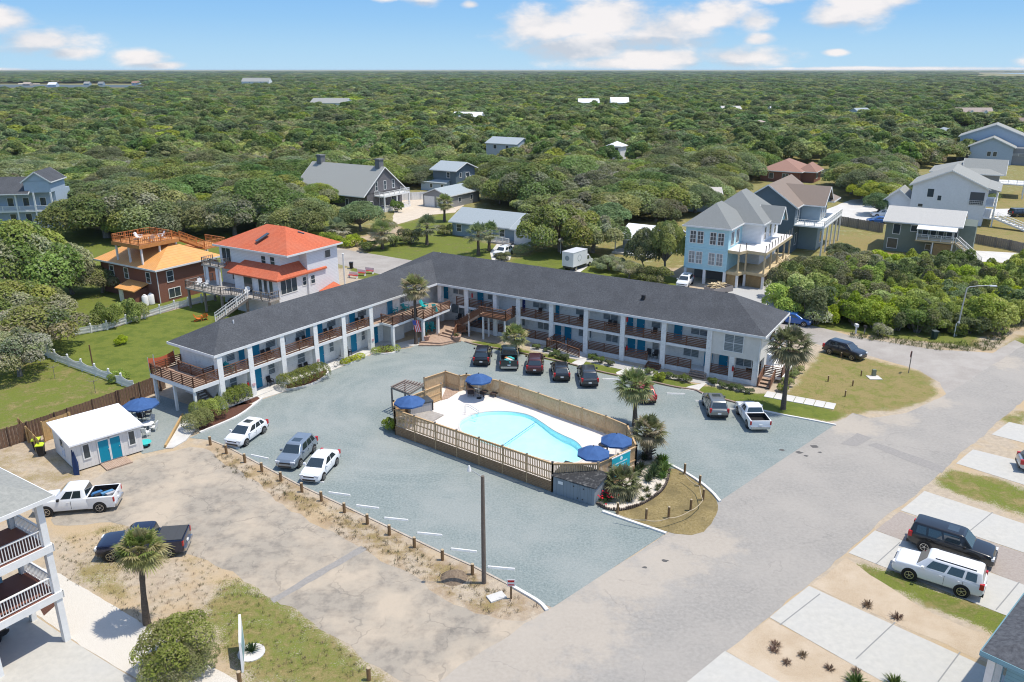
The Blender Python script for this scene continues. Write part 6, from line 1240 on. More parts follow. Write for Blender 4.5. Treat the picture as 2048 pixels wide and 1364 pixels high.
# pool outline: read where the deck meets the water
pool = smooth(pw([(917, 846), (928, 838), (946, 829), (975, 823), (1010, 822), (1045, 826), (1066, 833), (1086, 846), (1107, 861), (1127, 871), (1151, 881), (1163, 893), (1168, 905), (1166, 918), (1150, 926), (1122, 925), (1090, 919), (1050, 908), (1004, 898), (962, 884), (925, 868)], DZ), 2)
def pool_build():
    global pool
    if sum(pool[i][0] * pool[(i + 1) % len(pool)][1] - pool[(i + 1) % len(pool)][0] * pool[i][1] for i in range(len(pool))) < 0: pool = pool[::-1]
    mb = MB(); cx = sum(p[0] for p in pool) / len(pool); cy = sum(p[1] for p in pool) / len(pool); n = len(pool)
    # deck: ring between the outline and the pool, cut as a fan of quads
    import bmesh
    bm = bmesh.new(); outer = [bm.verts.new((*p, DZ)) for p in deckpoly]; inner = [bm.verts.new((*p, DZ)) for p in pool]
    es = [bm.edges.new((a[i], a[(i + 1) % len(a)])) for a in (outer, inner) for i in range(len(a))]
    bmesh.ops.triangle_fill(bm, use_beauty=True, use_dissolve=False, edges=es)
    bad = [f for f in bm.faces if inpoly(np.array([f.calc_center_median().x]), np.array([f.calc_center_median().y]), pool)[0]]
    bmesh.ops.delete(bm, geom=bad, context='FACES_ONLY')
    for f in bm.faces:
        if f.normal.z < 0: f.normal_flip()
    me = bpy.data.meshes.new('pool_deck'); bm.to_mesh(me); bm.free(); me.materials.append(POOLDK); o = bpy.data.objects.new('pool_deck', me); COL.objects.link(o); o['kind'] = 'structure'
    mb = MB(); m = len(deckpoly)
    for i in range(m):
        a, b = deckpoly[i], deckpoly[(i + 1) % m]; mb.add([(*a, 0), (*b, 0), (*b, DZ - .004), (*a, DZ - .004)], [(0, 1, 2, 3)])
    mb.build('deck_skirt', FENCEW)['kind'] = 'structure'
    t = thing('swimming_pool', 'free form swimming pool with bright turquoise water and pale coping', 'pool', (cx, cy, 0))
    pl = [(p[0] - cx, p[1] - cy) for p in pool]; rin = [(x * .965, y * .965) for x, y in pl]
    W0 = DZ - .14
    sh = MB(); V_ = [(*p, DZ - .003) for p in pl]; 
    def depth(x, y): u = (x * .92 - y * .40); return DZ - .42 - .36 * max(0, min(1, (u + 1) / 4))
    V_ += [(x * .985, y * .985, depth(x, y) * .35 + (DZ - .26) * .65) for x, y in pl]; F = [(i, (i + 1) % n, n + (i + 1) % n, n + i) for i in range(n)]
    rings = 5
    for r_ in range(1, rings + 1):
        k = 1 - (r_ / rings) ** 1.6; q = (.72, 1, 1, 1, 1)[r_ - 1]; V_ += [(x * .985 * k, y * .985 * k, depth(x * k, y * k) * q + (DZ - .26) * (1 - q)) for x, y in pl]
        a, b = n * r_, n * (r_ + 1); F += [(a + i, a + (i + 1) % n, b + (i + 1) % n, b + i) for i in range(n)]
    sh.add(V_, F); sh.build('basin', mat('pool_plaster', (.54, .86, .905), .7, (.60, .89, .925), 1.0), t, smooth=40)
    cp = MB(); V_ = []; 
    for z, k in ((DZ + .03, 1.0), (DZ + .03, 1.03), (DZ + .004, 1.031), (DZ - .02, .998)): V_ += [(x * k, y * k, z) for x, y in pl]
    F = [(a * n + i, a * n + (i + 1) % n, ((a + 1) % 4) * n + (i + 1) % n, ((a + 1) % 4) * n + i) for a in range(4) for i in range(n)]; cp.add(V_, F); cp.build('coping', CONC, t)
    ty = MB(); V_ = [(x * .998, y * .998, z) for z in (DZ - .02, DZ - .20) for x, y in pl]; ty.add(V_, [(i, (i + 1) % n, n + (i + 1) % n, n + i) for i in range(n)]); ty.build('tile_band', mat('aqua_tile', (.32, .70, .75), .3, (.40, .75, .78), 12), t)
    w = bpy.data.materials.new('pool_water'); w.use_nodes = True; b_ = w.node_tree.nodes['Principled BSDF']; b_.inputs['Base Color'].default_value = (.62, .93, .97, 1); b_.inputs['Roughness'].default_value = .04; b_.inputs['IOR'].default_value = 1.2; b_.inputs['Transmission Weight'].default_value = 1
    nt = w.node_tree; nz = nt.nodes.new('ShaderNodeTexNoise'); nz.inputs['Scale'].default_value = 2.2; bp = nt.nodes.new('ShaderNodeBump'); bp.inputs['Strength'].default_value = .45; bp.inputs['Distance'].default_value = .05; nt.links.new(nz.outputs[0], bp.inputs['Height']); nt.links.new(bp.outputs[0], b_.inputs['Normal'])
    tp = nt.nodes.new('ShaderNodeBsdfTransparent'); tp.inputs[0].default_value = (.84, .97, .98, 1); gl = nt.nodes.new('ShaderNodeBsdfGlossy'); gl.inputs['Roughness'].default_value = .06; fr = nt.nodes.new('ShaderNodeFresnel'); fr.inputs[0].default_value = 1.33; nt.links.new(bp.outputs[0], fr.inputs['Normal']); nt.links.new(bp.outputs[0], gl.inputs['Normal'])
    mx = nt.nodes.new('ShaderNodeMixShader'); nt.links.new(fr.outputs[0], mx.inputs[0]); nt.links.new(tp.outputs[0], mx.inputs[1]); nt.links.new(gl.outputs[0], mx.inputs[2]); nt.links.new(mx.outputs[0], nt.nodes['Material Output'].inputs[0])
    ws = MB(); ws.add([(x * .999, y * .999, W0) for x, y in pl], [tuple(range(n))]); ws.build('water', w, t)
    a, b = g(1003, 893, W0), g(1072, 844, W0); ft = MB(); ft.tube([(a[0] - cx, a[1] - cy, W0 + .01), (b[0] - cx, b[1] - cy, W0 + .01)], .035, 6); ft.build('float_rope', mat('blue_rope', (.10, .25, .45), .6), t)
    for k in range(3):
        s = MB(); c = g(937 + k * 5, 838 + k * 4.5, DZ - .25); s.bar((c[0] - cx - .9, c[1] - cy + .35, DZ - .35 - k * .16), (c[0] - cx + .7, c[1] - cy - .2, DZ - .35 - k * .16), .32, .10); s.build('pool_step', mat('pool_plaster', (.62, .86, .9), .7), t)
pool_build()
def rope_post(): pass
def fence_run(name, label, pts, zb, zt, group=None, gap=.135, pw_=.095, m=FENCEW, planks=None, pz=None, cap=True):
    o = pts[0]; t = thing(name, label, 'fence', (o[0], o[1], 0), 0, group); L = lambda p: (p[0] - o[0], p[1] - o[1])
    pk = MB(); rl = MB(); pl = MB(); nposts = 0
    for i in range(len(pts) - 1):
        a, b = np.array(L(pts[i])), np.array(L(pts[i + 1])); d = np.linalg.norm(b - a); n = int(d / gap); u = (b - a) / d; nn = np.array((-u[1], u[0])) * .03
        for k in range(n):
            c = a + u * (k + .5) * d / n; w = pw_ / 2; p0, p1 = c - u * w + nn, c + u * w + nn; q0, q1 = c - u * w + nn * 1.8, c + u * w + nn * 1.8
            pk.add([(*p0, zb), (*p1, zb), (*q1, zb), (*q0, zb), (*p0, zt), (*p1, zt), (*q1, zt), (*q0, zt)], [(3, 2, 1, 0), (4, 5, 6, 7), (0, 1, 5, 4), (1, 2, 6, 5), (2, 3, 7, 6), (3, 0, 4, 7)])
        for z in (zb + .12, (zb + zt) / 2, zt - .10): rl.bar((*a, z), (*b, z), .045, .09)
        if cap: rl.bar((*a, zt + .02), (*b, zt + .02), .14, .04)
        if planks:
            for k in range(planks): pl.bar((*(a - nn), .03 + (zb - .03) * (k + .5) / planks), (*(b - nn), .03 + (zb - .03) * (k + .5) / planks), .04, (zb - .03) / planks - .02)
        np_ = max(1, int(round(d / 2.45)))
        for k in range(np_ + (1 if i == len(pts) - 2 else 0)):
            c = a + (b - a) * k / np_; p = MB(); p.box(c[0] - .06, c[1] - .06, 0 if pz is None else pz, c[0] + .06, c[1] + .06, zt + .10); p.box(c[0] - .085, c[1] - .085, zt + .10, c[0] + .085, c[1] + .085, zt + .15, 1); p.build('post', [m, GREYW], t); nposts += 1
    pk.build('pickets', m, t); rl.build('rails', m, t)
    if planks: pl.build('skirt_boards', mat('skirt_boards', (.33, .21, .115), .8, (.25, .155, .085), 5), t)
    return t
FG = 'pine fence runs around the pool'
fence_run('picket_fence', 'long pine picket fence over horizontal skirt boards facing the utility pole', [NL, NR], .92, FT, FG, gap=.165, planks=6)
fence_run('picket_fence', 'short pine picket fence at the pump shed and teal sign end of the pool', [NR, E1, E2], .1, FT, FG)
fence_run('picket_fence', 'pine fence end run by the two fan palms of the pool', [E2, FR], .1, FT, FG)
fence_run('picket_fence', 'long pine privacy fence between the pool and the row of parked cars', far_[::-1], .1, FT, FG, gap=.125, pw_=.098)
fence_run('picket_fence', 'pine fence zigzag around the pool entrance corner', ent, .1, FT, FG, gap=.125, pw_=.098)
fence_run('picket_fence', 'pine privacy fence between the pergola and the pool deck', [LB, T2(815, 795), GT], DZ, FT, FG, gap=.118, pw_=.11, pz=0)
fence_run('picket_fence', 'short pine fence by the hot tub at the left end of the pool', [NL, LB], .1, FT, FG)
def plat(name, label, px, z0, z1, m, cat='platform'):
    p = pw(px, z1); o = p[0]; mb = MB(); mb.prism([(x - o[0], y - o[1]) for x, y in p], z0, z1); return tag(mb.build(name, m, loc=(*o, 0)), label, cat)
plat('hot_tub_deck', 'low grey timber platform under the hot tub', [(800, 828), (838, 815), (887, 829), (858, 846), (835, 842)], DZ, DZ + .12, GDECK)
plat('entry_deck', 'tan timber landing inside the pool entrance corner', [(882, 800), (893, 774), (918, 782), (896, 796)], DZ, DZ + .06, DECKW)
# hot tub
ht = g(836, 818, DZ + .12); t = thing('hot_tub', 'grey panelled hot tub with a dark folded cover', 'hot tub', (ht[0], ht[1], DZ + .12), R(28))
m = MB(); m.box(-1.15, -.9, 0, 1.15, .9, .82); m.build('cabinet', mat('hot_tub_panel', (.42, .41, .40), .7, lines=(0, .18, .08, (.3, .29, .28))), t); m = MB(); m.box(-1.2, -.95, .82, 1.2, .95, .95); m.build('cover', mat('vinyl_cover', (.055, .065, .075), .5), t)
for x in (-1.12, 1.12):
    m = MB(); m.box(x - .05, -.95, 0, x + .05, -.88, .82); m.build('corner_post', DARK, t)
def umbrella(px, pyc, z, label, tilt=0, r=1.45, base=0):
    x, y, _ = g(px, pyc, z); t = thing('patio_umbrella', label, 'umbrella', (x, y, base), 0, 'blue umbrellas'); hgt = z - base
    m = MB(); m.tube([(0, 0, 0), (0, 0, hgt + .30)], .025, 8); m.build('pole', STEEL, t); m = MB(); m.lathe([(.25, 0), (.25, .06), (.06, .09)], n=14); m.build('base', DARK, t)
    c = MB(); n = 8; ap = (0, 0, hgt + .48); rim = [(r * math.cos(k * 2 * math.pi / n), r * math.sin(k * 2 * math.pi / n), hgt - .12) for k in range(n)]; mid = [(p[0] * .55, p[1] * .55, hgt + .20) for p in rim]; val = [(p[0], p[1], hgt - .26) for p in rim]
    V_ = [ap] + mid + rim + val; F = []
    for k in range(n): k2 = (k + 1) % n; F += [(0, 1 + k, 1 + k2), (1 + k, 1 + n + k, 1 + n + k2, 1 + k2), (1 + n + k, 1 + 2 * n + k, 1 + 2 * n + k2, 1 + n + k2)]
    c.add(V_, F); co = c.build('canopy', BLUEFAB, t); m = MB()
    for p in rim: m.bar((0, 0, hgt + .28), (p[0], p[1], hgt - .15), .02)
    m.build('ribs', STEEL, t); m = MB(); m.lathe([(.05, hgt + .46), (.02, hgt + .58)], n=8); m.build('finial', DARK, t)
    t.rotation_euler = (0, R(tilt), R(15)); return t
umbrella(957.5, 756, DZ + 2.1, 'blue umbrella over the loungers by the entrance corner of the pool', r=1.32, base=DZ)
umbrella(819, 801, DZ + 2.2, 'blue umbrella over the hot tub next to the pergola', r=1.4, base=DZ)
umbrella(1187, 903, DZ + 1.95, 'faded blue umbrella nearest the pump shed', r=1.33, base=DZ)
umbrella(1233, 878, DZ + 1.95, 'blue umbrella between the stout palm and the far pool fence', r=1.33, base=DZ)
umbrella(281, 806, 2.3, 'blue umbrella over the gravel patio behind the white shed', r=1.58)
# pergola
pg = g(818, 826, 0); cs = [g2(x, y, 2.5) for x, y in ((783, 774), (809, 762), (846, 770), (818, 787))]; o = cs[0]
t = thing('pergola', 'weathered brown pergola with open slats outside the pool fence', 'pergola', (*o, 0)); C4 = [np.array((c[0] - o[0], c[1] - o[1])) for c in cs]
for c in C4: m = MB(); m.box(c[0] - .08, c[1] - .08, 0, c[0] + .08, c[1] + .08, 2.4); m.build('post', GREYW, t)
m = MB()
for a, b in ((0, 1), (3, 2), (0, 3), (1, 2)): m.bar((*C4[a], 2.42), (*C4[b], 2.42), .06, .2)
m.build('beams', GREYW, t); m = MB()
for k in range(7): u = (k + .25) / 6.5; a, b = C4[0] + (C4[3] - C4[0]) * u, C4[1] + (C4[2] - C4[1]) * u; d = (b - a) * .08; m.bar((*(a - d), 2.6), (*(b + d), 2.6), .11, .09)
m.build('slats', mat('greyed_slats', (.30, .235, .20), .9, (.22, .175, .15), 4), t)
# loungers, chairs, tables
def adirondack(mm):
    t = thing('adirondack_chair', 'x', 'chair'); m = MB(); m.bar((-.28, 0, .36), (.28, 0, .30), .55, .03); m.build('seat', mm, t)
    m = MB()
    for k in range(5): y = (k - 2) * .11; m.bar((-.25, y, .32), (-.62, y * 1.25, 1.05 - abs(k - 2) * .05), .10, .02)
    m.build('backrest', mm, t)
    for s in (-1, 1):
        m = MB(); m.bar((-.5, s * .34, .60), (.38, s * .36, .60), .12, .025); m.build('armrest', mm, t); m = MB(); m.bar((.30, s * .31, 0), (.30, s * .31, .6), .09, .03); m.build('leg', mm, t); m = MB(); m.bar((.3, s * .27, .36), (-.6, s * .27, .04), .03, .12); m.build('leg', mm, t)
    return t
def patio_chair(mm):
    t = thing('patio_chair', 'x', 'chair'); m = MB(); m.box(-.25, -.26, .40, .27, .26, .45); m.build('seat', mm, t); m = MB(); m.bar((-.24, 0, .45), (-.36, 0, .95), .50, .04); m.build('backrest', mm, t)
    for x in (-.22, .22):
        for s in (-1, 1): m = MB(); m.box(x - .02, s * .24 - .02, 0, x + .02, s * .24 + .02, .64 if x > 0 else .42); m.build('leg', mm, t)
    for s in (-1, 1): m = MB(); m.box(-.26, s * .27 - .03, .62, .26, s * .27 + .03, .65); m.build('armrest', mm, t)
    return t
def lounger(mm):
    t = thing('lounger', 'x', 'lounger'); m = MB(); m.box(-.35, -.32, .30, 1.15, .32, .36); m.build('seat', mm, t); m = MB(); m.bar((-.35, 0, .34), (-.80, 0, .98), .62, .05); m.build('backrest', mm, t)
    m = MB(); m.bar((-.62, 0, .76), (-.76, 0, .96), .46, .09); m.build('headrest_towel', WHITE, t)
    for x in (-.25, 1.0):
        for s in (-1, 1): m = MB(); m.box(x - .025, s * .28 - .025, 0, x + .025, s * .28 + .025, .3); m.build('leg', mm, t)
    return t
CH = {}
def put(kind, loc, hd, label, group):
    fn, mm = {'black': (patio_chair, BROWNPL), 'teal': (adirondack, TURQ), 'orange': (adirondack, mat('orange_plastic', (.62, .16, .03), .5)), 'white': (adirondack, WHITE), 'whitep': (patio_chair, WHITE), 'lounger': (lounger, mat('brown_sling', (.065, .042, .035), .7))}[kind]
    if kind not in CH: CH[kind] = fn(mm); t = CH[kind]; t.location = loc; t.rotation_euler = (0, 0, R(hd)); t['label'] = label; t['group'] = group; return t
    return dup(CH[kind], loc, R(hd), label, group)
for (px, py), hd, lb in (((941, 785), -85, 'dark lounger in the shade of the entrance umbrella, leftmost of three'), ((973, 786), -120, 'dark lounger in the middle of the three by the entrance umbrella'), ((999, 787), -128, 'brown lounger against the fence, rightmost of three in full sun')): put('lounger', g(px, py, DZ), hd, lb, 'pool loungers')
lw = 'dark chairs along the motel walkways'
def on_wing(Wg, px, y, z): u = Wg.u_of(px, y, z + .4); return Wg.X((u, y, z))
for px, lb in ((530, 'second bay of the left upper balcony'), ((541), 'second bay of the left upper balcony'), (600, 'third bay of the left upper balcony'), (612, 'third bay of the left upper balcony'), (655, 'fourth bay of the left upper balcony'), (666, 'fourth bay of the left upper balcony'), (718, 'fifth bay of the left upper balcony'), (729, 'fifth bay of the left upper balcony')):
    put('black', on_wing(LW, px, 1.05, 3.06), LA - 90, 'dark chair in the ' + lb, lw)
for px, lb in ((463, 'behind the bush at the first column'), (481, 'behind the bush at the first column'), (541, 'beside the second bay teal door of the left wing'), (605, 'behind the long clipped hedge of the left wing'), (616, 'behind the long clipped hedge of the left wing'), (690, 'near the bicycle under the left wing balcony'), (697, 'near the bicycle under the left wing balcony')):
    put('black', on_wing(LW, px, 1.0, .10), LA - 90, 'dark chair on the ground floor ' + lb, lw)
for px, z, lb in ((1078, 3.06, 'right upper balcony at the window by the navy door'), (1160, 3.06, 'upper balcony of the right wing at the fourth window'), (1218, 3.06, 'upper balcony of the right wing at the double window'), (1228, 3.06, 'upper balcony of the right wing at the double window'), (1308, 3.06, 'right upper balcony beside two teal doors'), (985, 3.06, 'upper balcony of the right wing behind the stair landing'), (1296, .5, 'raised walkway of the right wing right of two teal doors'), (1310, .5, 'raised walkway of the right wing right of two teal doors'), (917, .5, 'shade under the balcony behind the stepped deck'), (927, .5, 'shade under the balcony behind the stepped deck')):
    put('black', on_wing(RW, px, WF + .55, z), RA + 90, 'dark chair on the ' + lb, lw)
tg = 'turquoise chairs at the motel'
put('teal', on_wing(LW, 455, .95, 3.06), LA - 90, 'turquoise chair at the first column of the left wing balcony', tg); put('teal', on_wing(LW, 463, .9, 3.06), LA - 70, 'turquoise high chair in the first bay of the left wing balcony', tg)
for (px, py), lb in (((788, 625), 'turquoise chair at the left corner of the terrace'), ((811, 620), 'turquoise chair in the middle of the terrace behind the flag'), ((849, 617), 'turquoise chair at the right of the palm on the terrace')): put('teal', g(px, py, 3.09), -30, lb, tg)
for (px, py), lb in (((856, 662), 'turquoise chair under the terrace, left one of a pair'), ((867, 661), 'turquoise chair under the terrace, right one of a pair')): put('teal', g(px, py, .34), -60, lb, tg)
for (px, py), hd, lb in (((398, 642), 20, 'orange chair on the lawn, left of a pair under the grey deck'), ((410, 639), 120, 'orange chair on the lawn, right of a pair under the grey deck')): put('orange', g(px, py), hd, lb, 'orange lawn chairs')
for (x, y), hd, lb in (((-6.6, 2.5), 20, 'white chair at the left of the round table on the orange roof deck'), ((-4.6, 4.6), 250, 'white chair behind the round table on the orange roof deck'), ((-3.8, 2.6), 160, 'white chair at the right of the round table on the orange roof deck')): put('white', HB.X((x, y, 7.95)), hd - 31, lb, 'white deck chairs')
for (x, y), hd, lb in (((-13.8, -1.2), -60, 'white chair at the left end of the grey deck'), ((-12.4, -1.4), -100, 'white chair near the curtained porch on the grey deck'), ((-4.6, -.9), -60, 'white chair at the head of the grey deck stair')): put('white', HWH.X((x, y, 2.93)), hd - 31, lb, 'white deck chairs')
cx_, cy_ = g2(297, 858)
for (px, py), hd, lb in (((285, 862), 0, 'white patio chair left of the patio table'), ((294, 873), 70, 'white patio chair nearest the concrete ramp end of the patio table'), ((309, 862), 180, 'white patio chair right of the patio table'), ((303, 850), 250, 'white patio chair behind the patio table')): put('whitep', g(px, py), hd, lb, 'white patio chairs')
for (px, py), hd, lb in (((270, 830), 20, 'dark patio chair left under the blue patio umbrella'), ((285, 842), 80, 'dark patio chair in front of the blue patio umbrella'), ((298, 832), 190, 'dark patio chair right of the blue patio umbrella'), ((272, 815), -30, 'dark patio chair behind the blue patio umbrella')): put('black', g(px, py), hd, lb, 'dark patio chairs')
def table(loc, r, h, label, m, square=False, rz=0):
    t = thing('table', label, 'table', loc, rz); b = MB()
    if square: b.box(-r, -r, h - .05, r, r, h)
    else: b.lathe([(r, h - .04), (r, h)], n=20)
    b.build('tabletop', m, t)
    for a in range(4): b = MB(); x, y = math.cos(a * 1.571 + .785) * r * .7, math.sin(a * 1.571 + .785) * r * .7; b.box(x - .03, y - .03, 0, x + .03, y + .03, h - .05); b.build('leg', m, t)
table(g(297, 861), .55, .72, 'round white patio table on the gravel by the shed', WHITE); table(g(283, 829), .6, .72, 'dark patio table under the blue patio umbrella', BROWNPL)
table(HB.X((-5.2, 2.9, 7.95)), .6, .6, 'round orange table on the roof deck of the brick house', ODECK); table(g(956, 784, DZ), .35, .45, 'small stone coloured side table among the pool loungers', mat('stone_table', (.38, .37, .34), .8), True, .5)
table(g(1236, 890, DZ), .62, .72, 'round table with dark edge under the umbrella by the stout palm', DARK); table(g(1208, 905, DZ), .5, .72, 'dark table behind the teal sign', BROWNPL)
# pool handrail, ladder, bin
def tube_thing(name, label, cat, pts_list, r, m, at, part):
    t = thing(name, label, cat, at)
    for pts in pts_list: b = MB(); b.tube(pts, r, 6); b.build(part, m, t)
hr = g(930, 829, DZ); tube_thing('pool_handrail', 'pair of steel handrails at the pool steps', 'handrail', [[(0, s, 0), (0, s, .85), (.35, s - .05, .82), (1.3, s - .35, .32), (1.15, s - .3, -.1)] for s in (0, .42)], .024, STEEL, hr, 'rail')
ld = g(1008, 897, DZ); tube_thing('pool_ladder', 'steel ladder rails at the near edge of the pool', 'ladder', [[(s, -.3, 0), (s, -.3, .75), (s, 0, .85), (s, .3, .7), (s, .32, -.5)] for s in (0, .5)], .024, STEEL, ld, 'rail')
bn = g(856, 807, DZ); t = thing('trash_bin', 'dark bin with a pale label beside the hot tub', 'bin', bn); m = MB(); m.lathe([(.24, 0), (.27, .85)], n=14); m.build('body', DARK, t); m = MB(); m.lathe([(.30, .85), (.30, .92), (.1, 1.02)], n=14); m.build('lid', BLACKM, t); m = MB(); m.box(-.1, -.285, .4, .1, -.26, .7); m.build('label_panel', WHITE, t)
# teal sign on the fence end
sa, sb = np.array(T2(1222, 917)), np.array(T2(1258, 900)); d = sb - sa; ln = np.linalg.norm(d); an = math.atan2(d[1], d[0])
t = thing('motel_sign', 'teal banner sign with white lettering on the pool fence end', 'sign', (sa[0], sa[1], 0), an); off = -.12
m = MB(); m.box(0, off - .02, .75, ln, off + .02, 2.42); m.build('panel', mat('teal_banner', (.01, .37, .47), .5, (.02, .43, .53), 2), t); m = MB(); m.box(-.05, off - .03, 2.42, ln + .05, off + .03, 2.50); m.build('top_rail', WHITE, t)
def text(body, size, loc, parent, mt, name='lettering', rx=90):
    c = bpy.data.curves.new(name, 'FONT'); c.body = body; c.size = size; c.align_x = 'CENTER'; c.extrude = .004; c.materials.append(mt); o = bpy.data.objects.new(name, c); COL.objects.link(o); o.parent = parent; o.location = loc; o.rotation_euler = (R(rx), 0, 0); return o
WHT = mat('white_lettering', (.78, .85, .86), .6)
m = MB(); m.lathe([(.16, -.004), (.16, .004)], (ln / 2, off - .026, 2.18), 8, axis='y'); m.build('emblem', WHT, t)
for k, (w, z, hh_) in enumerate(((.72, 1.80, .10), (.5, 1.58, .05))):
    m = MB(); n = 11 if k == 0 else 9
    for j in range(n): x = ln / 2 - ln * w / 2 + ln * w * j / n; m.box(x, off - .028, z, x + ln * w / n * .62, off - .021, z + hh_ * (1.0 if (j * 7) % 3 else .75))
    m.build('lettering', WHT, t)
m = MB()
for k in range(3): m.bar((ln * (.36 + .09 * k), off - .026, 1.02), (ln * (.40 + .09 * k), off - .026, 1.28), .01, .05)
m.build('line_drawing', WHT, t)
# pump shed
q = [g2(*p) for p in ((1106, 986), (1188, 1012))]; d = np.array(q[1]) - np.array(q[0]); ln = np.linalg.norm(d); t = thing('pump_shed', 'low grey pump shed with double doors and black weathered roof below the pool fence', 'shed', (*q[0], 0), math.atan2(d[1], d[0])); dp_ = 2.0
m = MB(); m.box(0, 0, 0, ln, dp_, 1.5); m.build('wall', mat('grey_board_shed', (.23, .265, .29), .75, lines=(0, .3, .06, (.12, .14, .15))), t)
m = MB(); m.add([(-.12, -.15, 1.5), (ln + .15, -.15, 1.5), (ln + .15, dp_ + .1, 1.82), (-.12, dp_ + .1, 1.82), (-.12, -.15, 1.56), (ln + .15, -.15, 1.56), (ln + .15, dp_ + .1, 1.88), (-.12, dp_ + .1, 1.88)], [(3, 2, 1, 0), (4, 5, 6, 7), (0, 1, 5, 4), (1, 2, 6, 5), (2, 3, 7, 6), (3, 0, 4, 7)]); m.build('roof', mat('stained_black_roof', (.035, .036, .038), .9, (.16, .16, .155), 3.5, lo=.52, hi=.72), t)
for x in (ln * .52, ln * .76): m = MB(); m.box(x - ln * .115, -.03, .12, x + ln * .115, -.004, 1.38); dd = m.build('door', mat('grey_board_shed', (.23, .265, .29), .75), t); m = MB(); m.box(x - .1 + (ln * .1 if x < ln * .6 else -ln * .02), -.05, .2, x + (ln * .1 if x < ln * .6 else -ln * .02), -.031, .3); m.box(x - .1, -.05, 1.1, x, -.031, 1.2); m.build('hinge', BLACKM, dd)
m = MB(); m.box(ln * .12, -.015, .95, ln * .24, -.004, 1.2); m.build('notice', WHITE, t)
# ------------------------------------------------------------------ garden bed, bollards, wheel stops, poles and other small things
bed = smooth(pw([(1190, 1000), (1215, 1020), (1255, 1020), (1300, 1000), (1330, 975), (1338, 940), (1322, 915), (1290, 908), (1250, 950), (1205, 970)]), 1)
sheet('sand_bed', bed, .03, mat('white_sand', (.66, .60, .52), .95, (.56, .50, .43), 6))
t = thing('log_edging', 'row of short dark upright logs edging the white sand garden bed', 'edging', g(1300, 1000)); o = t.location; m = MB(); ed = smooth([g2(x, y) for x, y in ((1186, 1002), (1213, 1022), (1258, 1021), (1302, 1001), (1332, 976), (1340, 940))], 2, False)
acc = 0
for i in range(len(ed) - 1):
    a, b = np.array(ed[i]), np.array(ed[i + 1]); dd = np.linalg.norm(b - a)
    while acc < dd: c = a + (b - a) * acc / dd; h_ = random.uniform(.16, .3); m.tube([(c[0] - o.x, c[1] - o.y, 0), (c[0] - o.x, c[1] - o.y, h_)], .085, 7); acc += .19
    acc -= dd
m.build('logs', mat('dark_logs', (.075, .055, .045), .9, (.14, .11, .09), 6), t)
def tuft(seed, n, L, cols, spread=.5):
    r = random.Random(seed); V_ = []; F = []; C = []
    for i in range(n):
        a = r.uniform(0, 6.283); e = r.uniform(.35, 1.45); l = L * r.uniform(.6, 1.1); d = np.array((math.cos(a) * math.cos(e), math.sin(a) * math.cos(e), math.sin(e))); s = np.array((-math.sin(a), math.cos(a), 0)) * l * .035
        o = np.array((math.cos(a), math.sin(a), 0)) * r.uniform(0, spread * .3); k = len(V_); mid = o + d * l * .6; tip = o + d * l + np.array((0, 0, -.18 * l)); V_ += [tuple(o - s), tuple(o + s), tuple(mid + s), tuple(mid - s), tuple(tip)]; F += [(k, k + 1, k + 2, k + 3), (k + 3, k + 2, k + 4)]; c = np.array(cols[r.randrange(len(cols))]) * r.uniform(.75, 1.25); C += [c] * 7
    me = bpy.data.meshes.new('leaves'); me.from_pydata(V_, [], F); at = me.color_attributes.new('leaf', 'FLOAT_COLOR', 'CORNER'); c4 = np.ones((len(C), 4), np.float32); c4[:, :3] = np.array(C); at.data.foreach_set('color', c4.ravel()); me.materials.append(PALMLEAF); return me
TG = tuft(1, 130, .75, [(.06, .10, .04), (.09, .13, .05), (.05, .085, .04)]); TY = tuft(2, 90, .55, [(.14, .15, .05), (.10, .13, .045)]); TB = tuft(3, 110, .42, [(.20, .12, .075), (.14, .09, .06), (.26, .18, .11)], .9); TL = tuft(4, 120, .8, [(.13, .20, .04), (.09, .15, .03)])
def plant(me, loc, sc, label, group, name='garden_plant', cat='plant'):
    o = bpy.data.objects.new(name, me); COL.objects.link(o); o.location = loc; o.scale = (sc * random.uniform(.8, 1.15), sc, sc * random.uniform(.7, 1.1)); o.rotation_euler = (random.uniform(-.15, .15), 0, random.uniform(0, 6)); return tag(o, label, cat, group)
gp = 'garden bed plants'
for px, py, sc in ((1273, 950), (1284, 930)) and [(1273, 950, 1.3), (1283, 935, 1.2), (1290, 920, 1.2)]: plant(TG, g(px, py, .03), sc, 'dark green grass clump in a line below the stout palm in the sand bed', gp + ' below the palm')
for px, py, sc in [(1296, 962, 1.1), (1303, 952, 1.2), (1308, 944, 1.2), (1313, 934, 1.2), (1318, 922, 1.3)]: plant(TG, g(px, py, .03), sc, 'green grass clump in the middle line of the sand bed', gp + ' middle line')
for px, py, sc in [(1324, 955, .9), (1328, 945, 1.1), (1329, 934, 1.1), (1327, 924, 1.1)]: plant(TL, g(px, py, .03), sc, 'bright green clump in the outer line of the sand bed', gp + ' outer line')
for px, py, sc in [(1278, 975, .95), (1293, 981, .95), (1318, 973, .9), (1265, 985, .9), (1297, 993, .8), (1284, 1000, .8), (1256, 1003, .9), (1314, 980, .7)]: plant(TY, g(px, py, .03), sc, 'small yellowish tuft scattered in the white sand bed', gp + ' small tufts')
fl = thing('red_flowers', 'low green plant with bright red flowers beside the pump shed', 'flowers', g(1211, 1000, .03)); r = random.Random(4)
o = bpy.data.objects.new('leaves', tuft(8, 160, .7, [(.05, .14, .03), (.07, .17, .04)], 1.6)); COL.objects.link(o); o.parent = fl; m = MB()
for k in range(34): x, y, z = r.gauss(0, .55), r.gauss(0, .5), r.uniform(.35, .75); m.lathe([(.02, 0), (.085, .03), (.05, .07)], (x, y, z), 6)
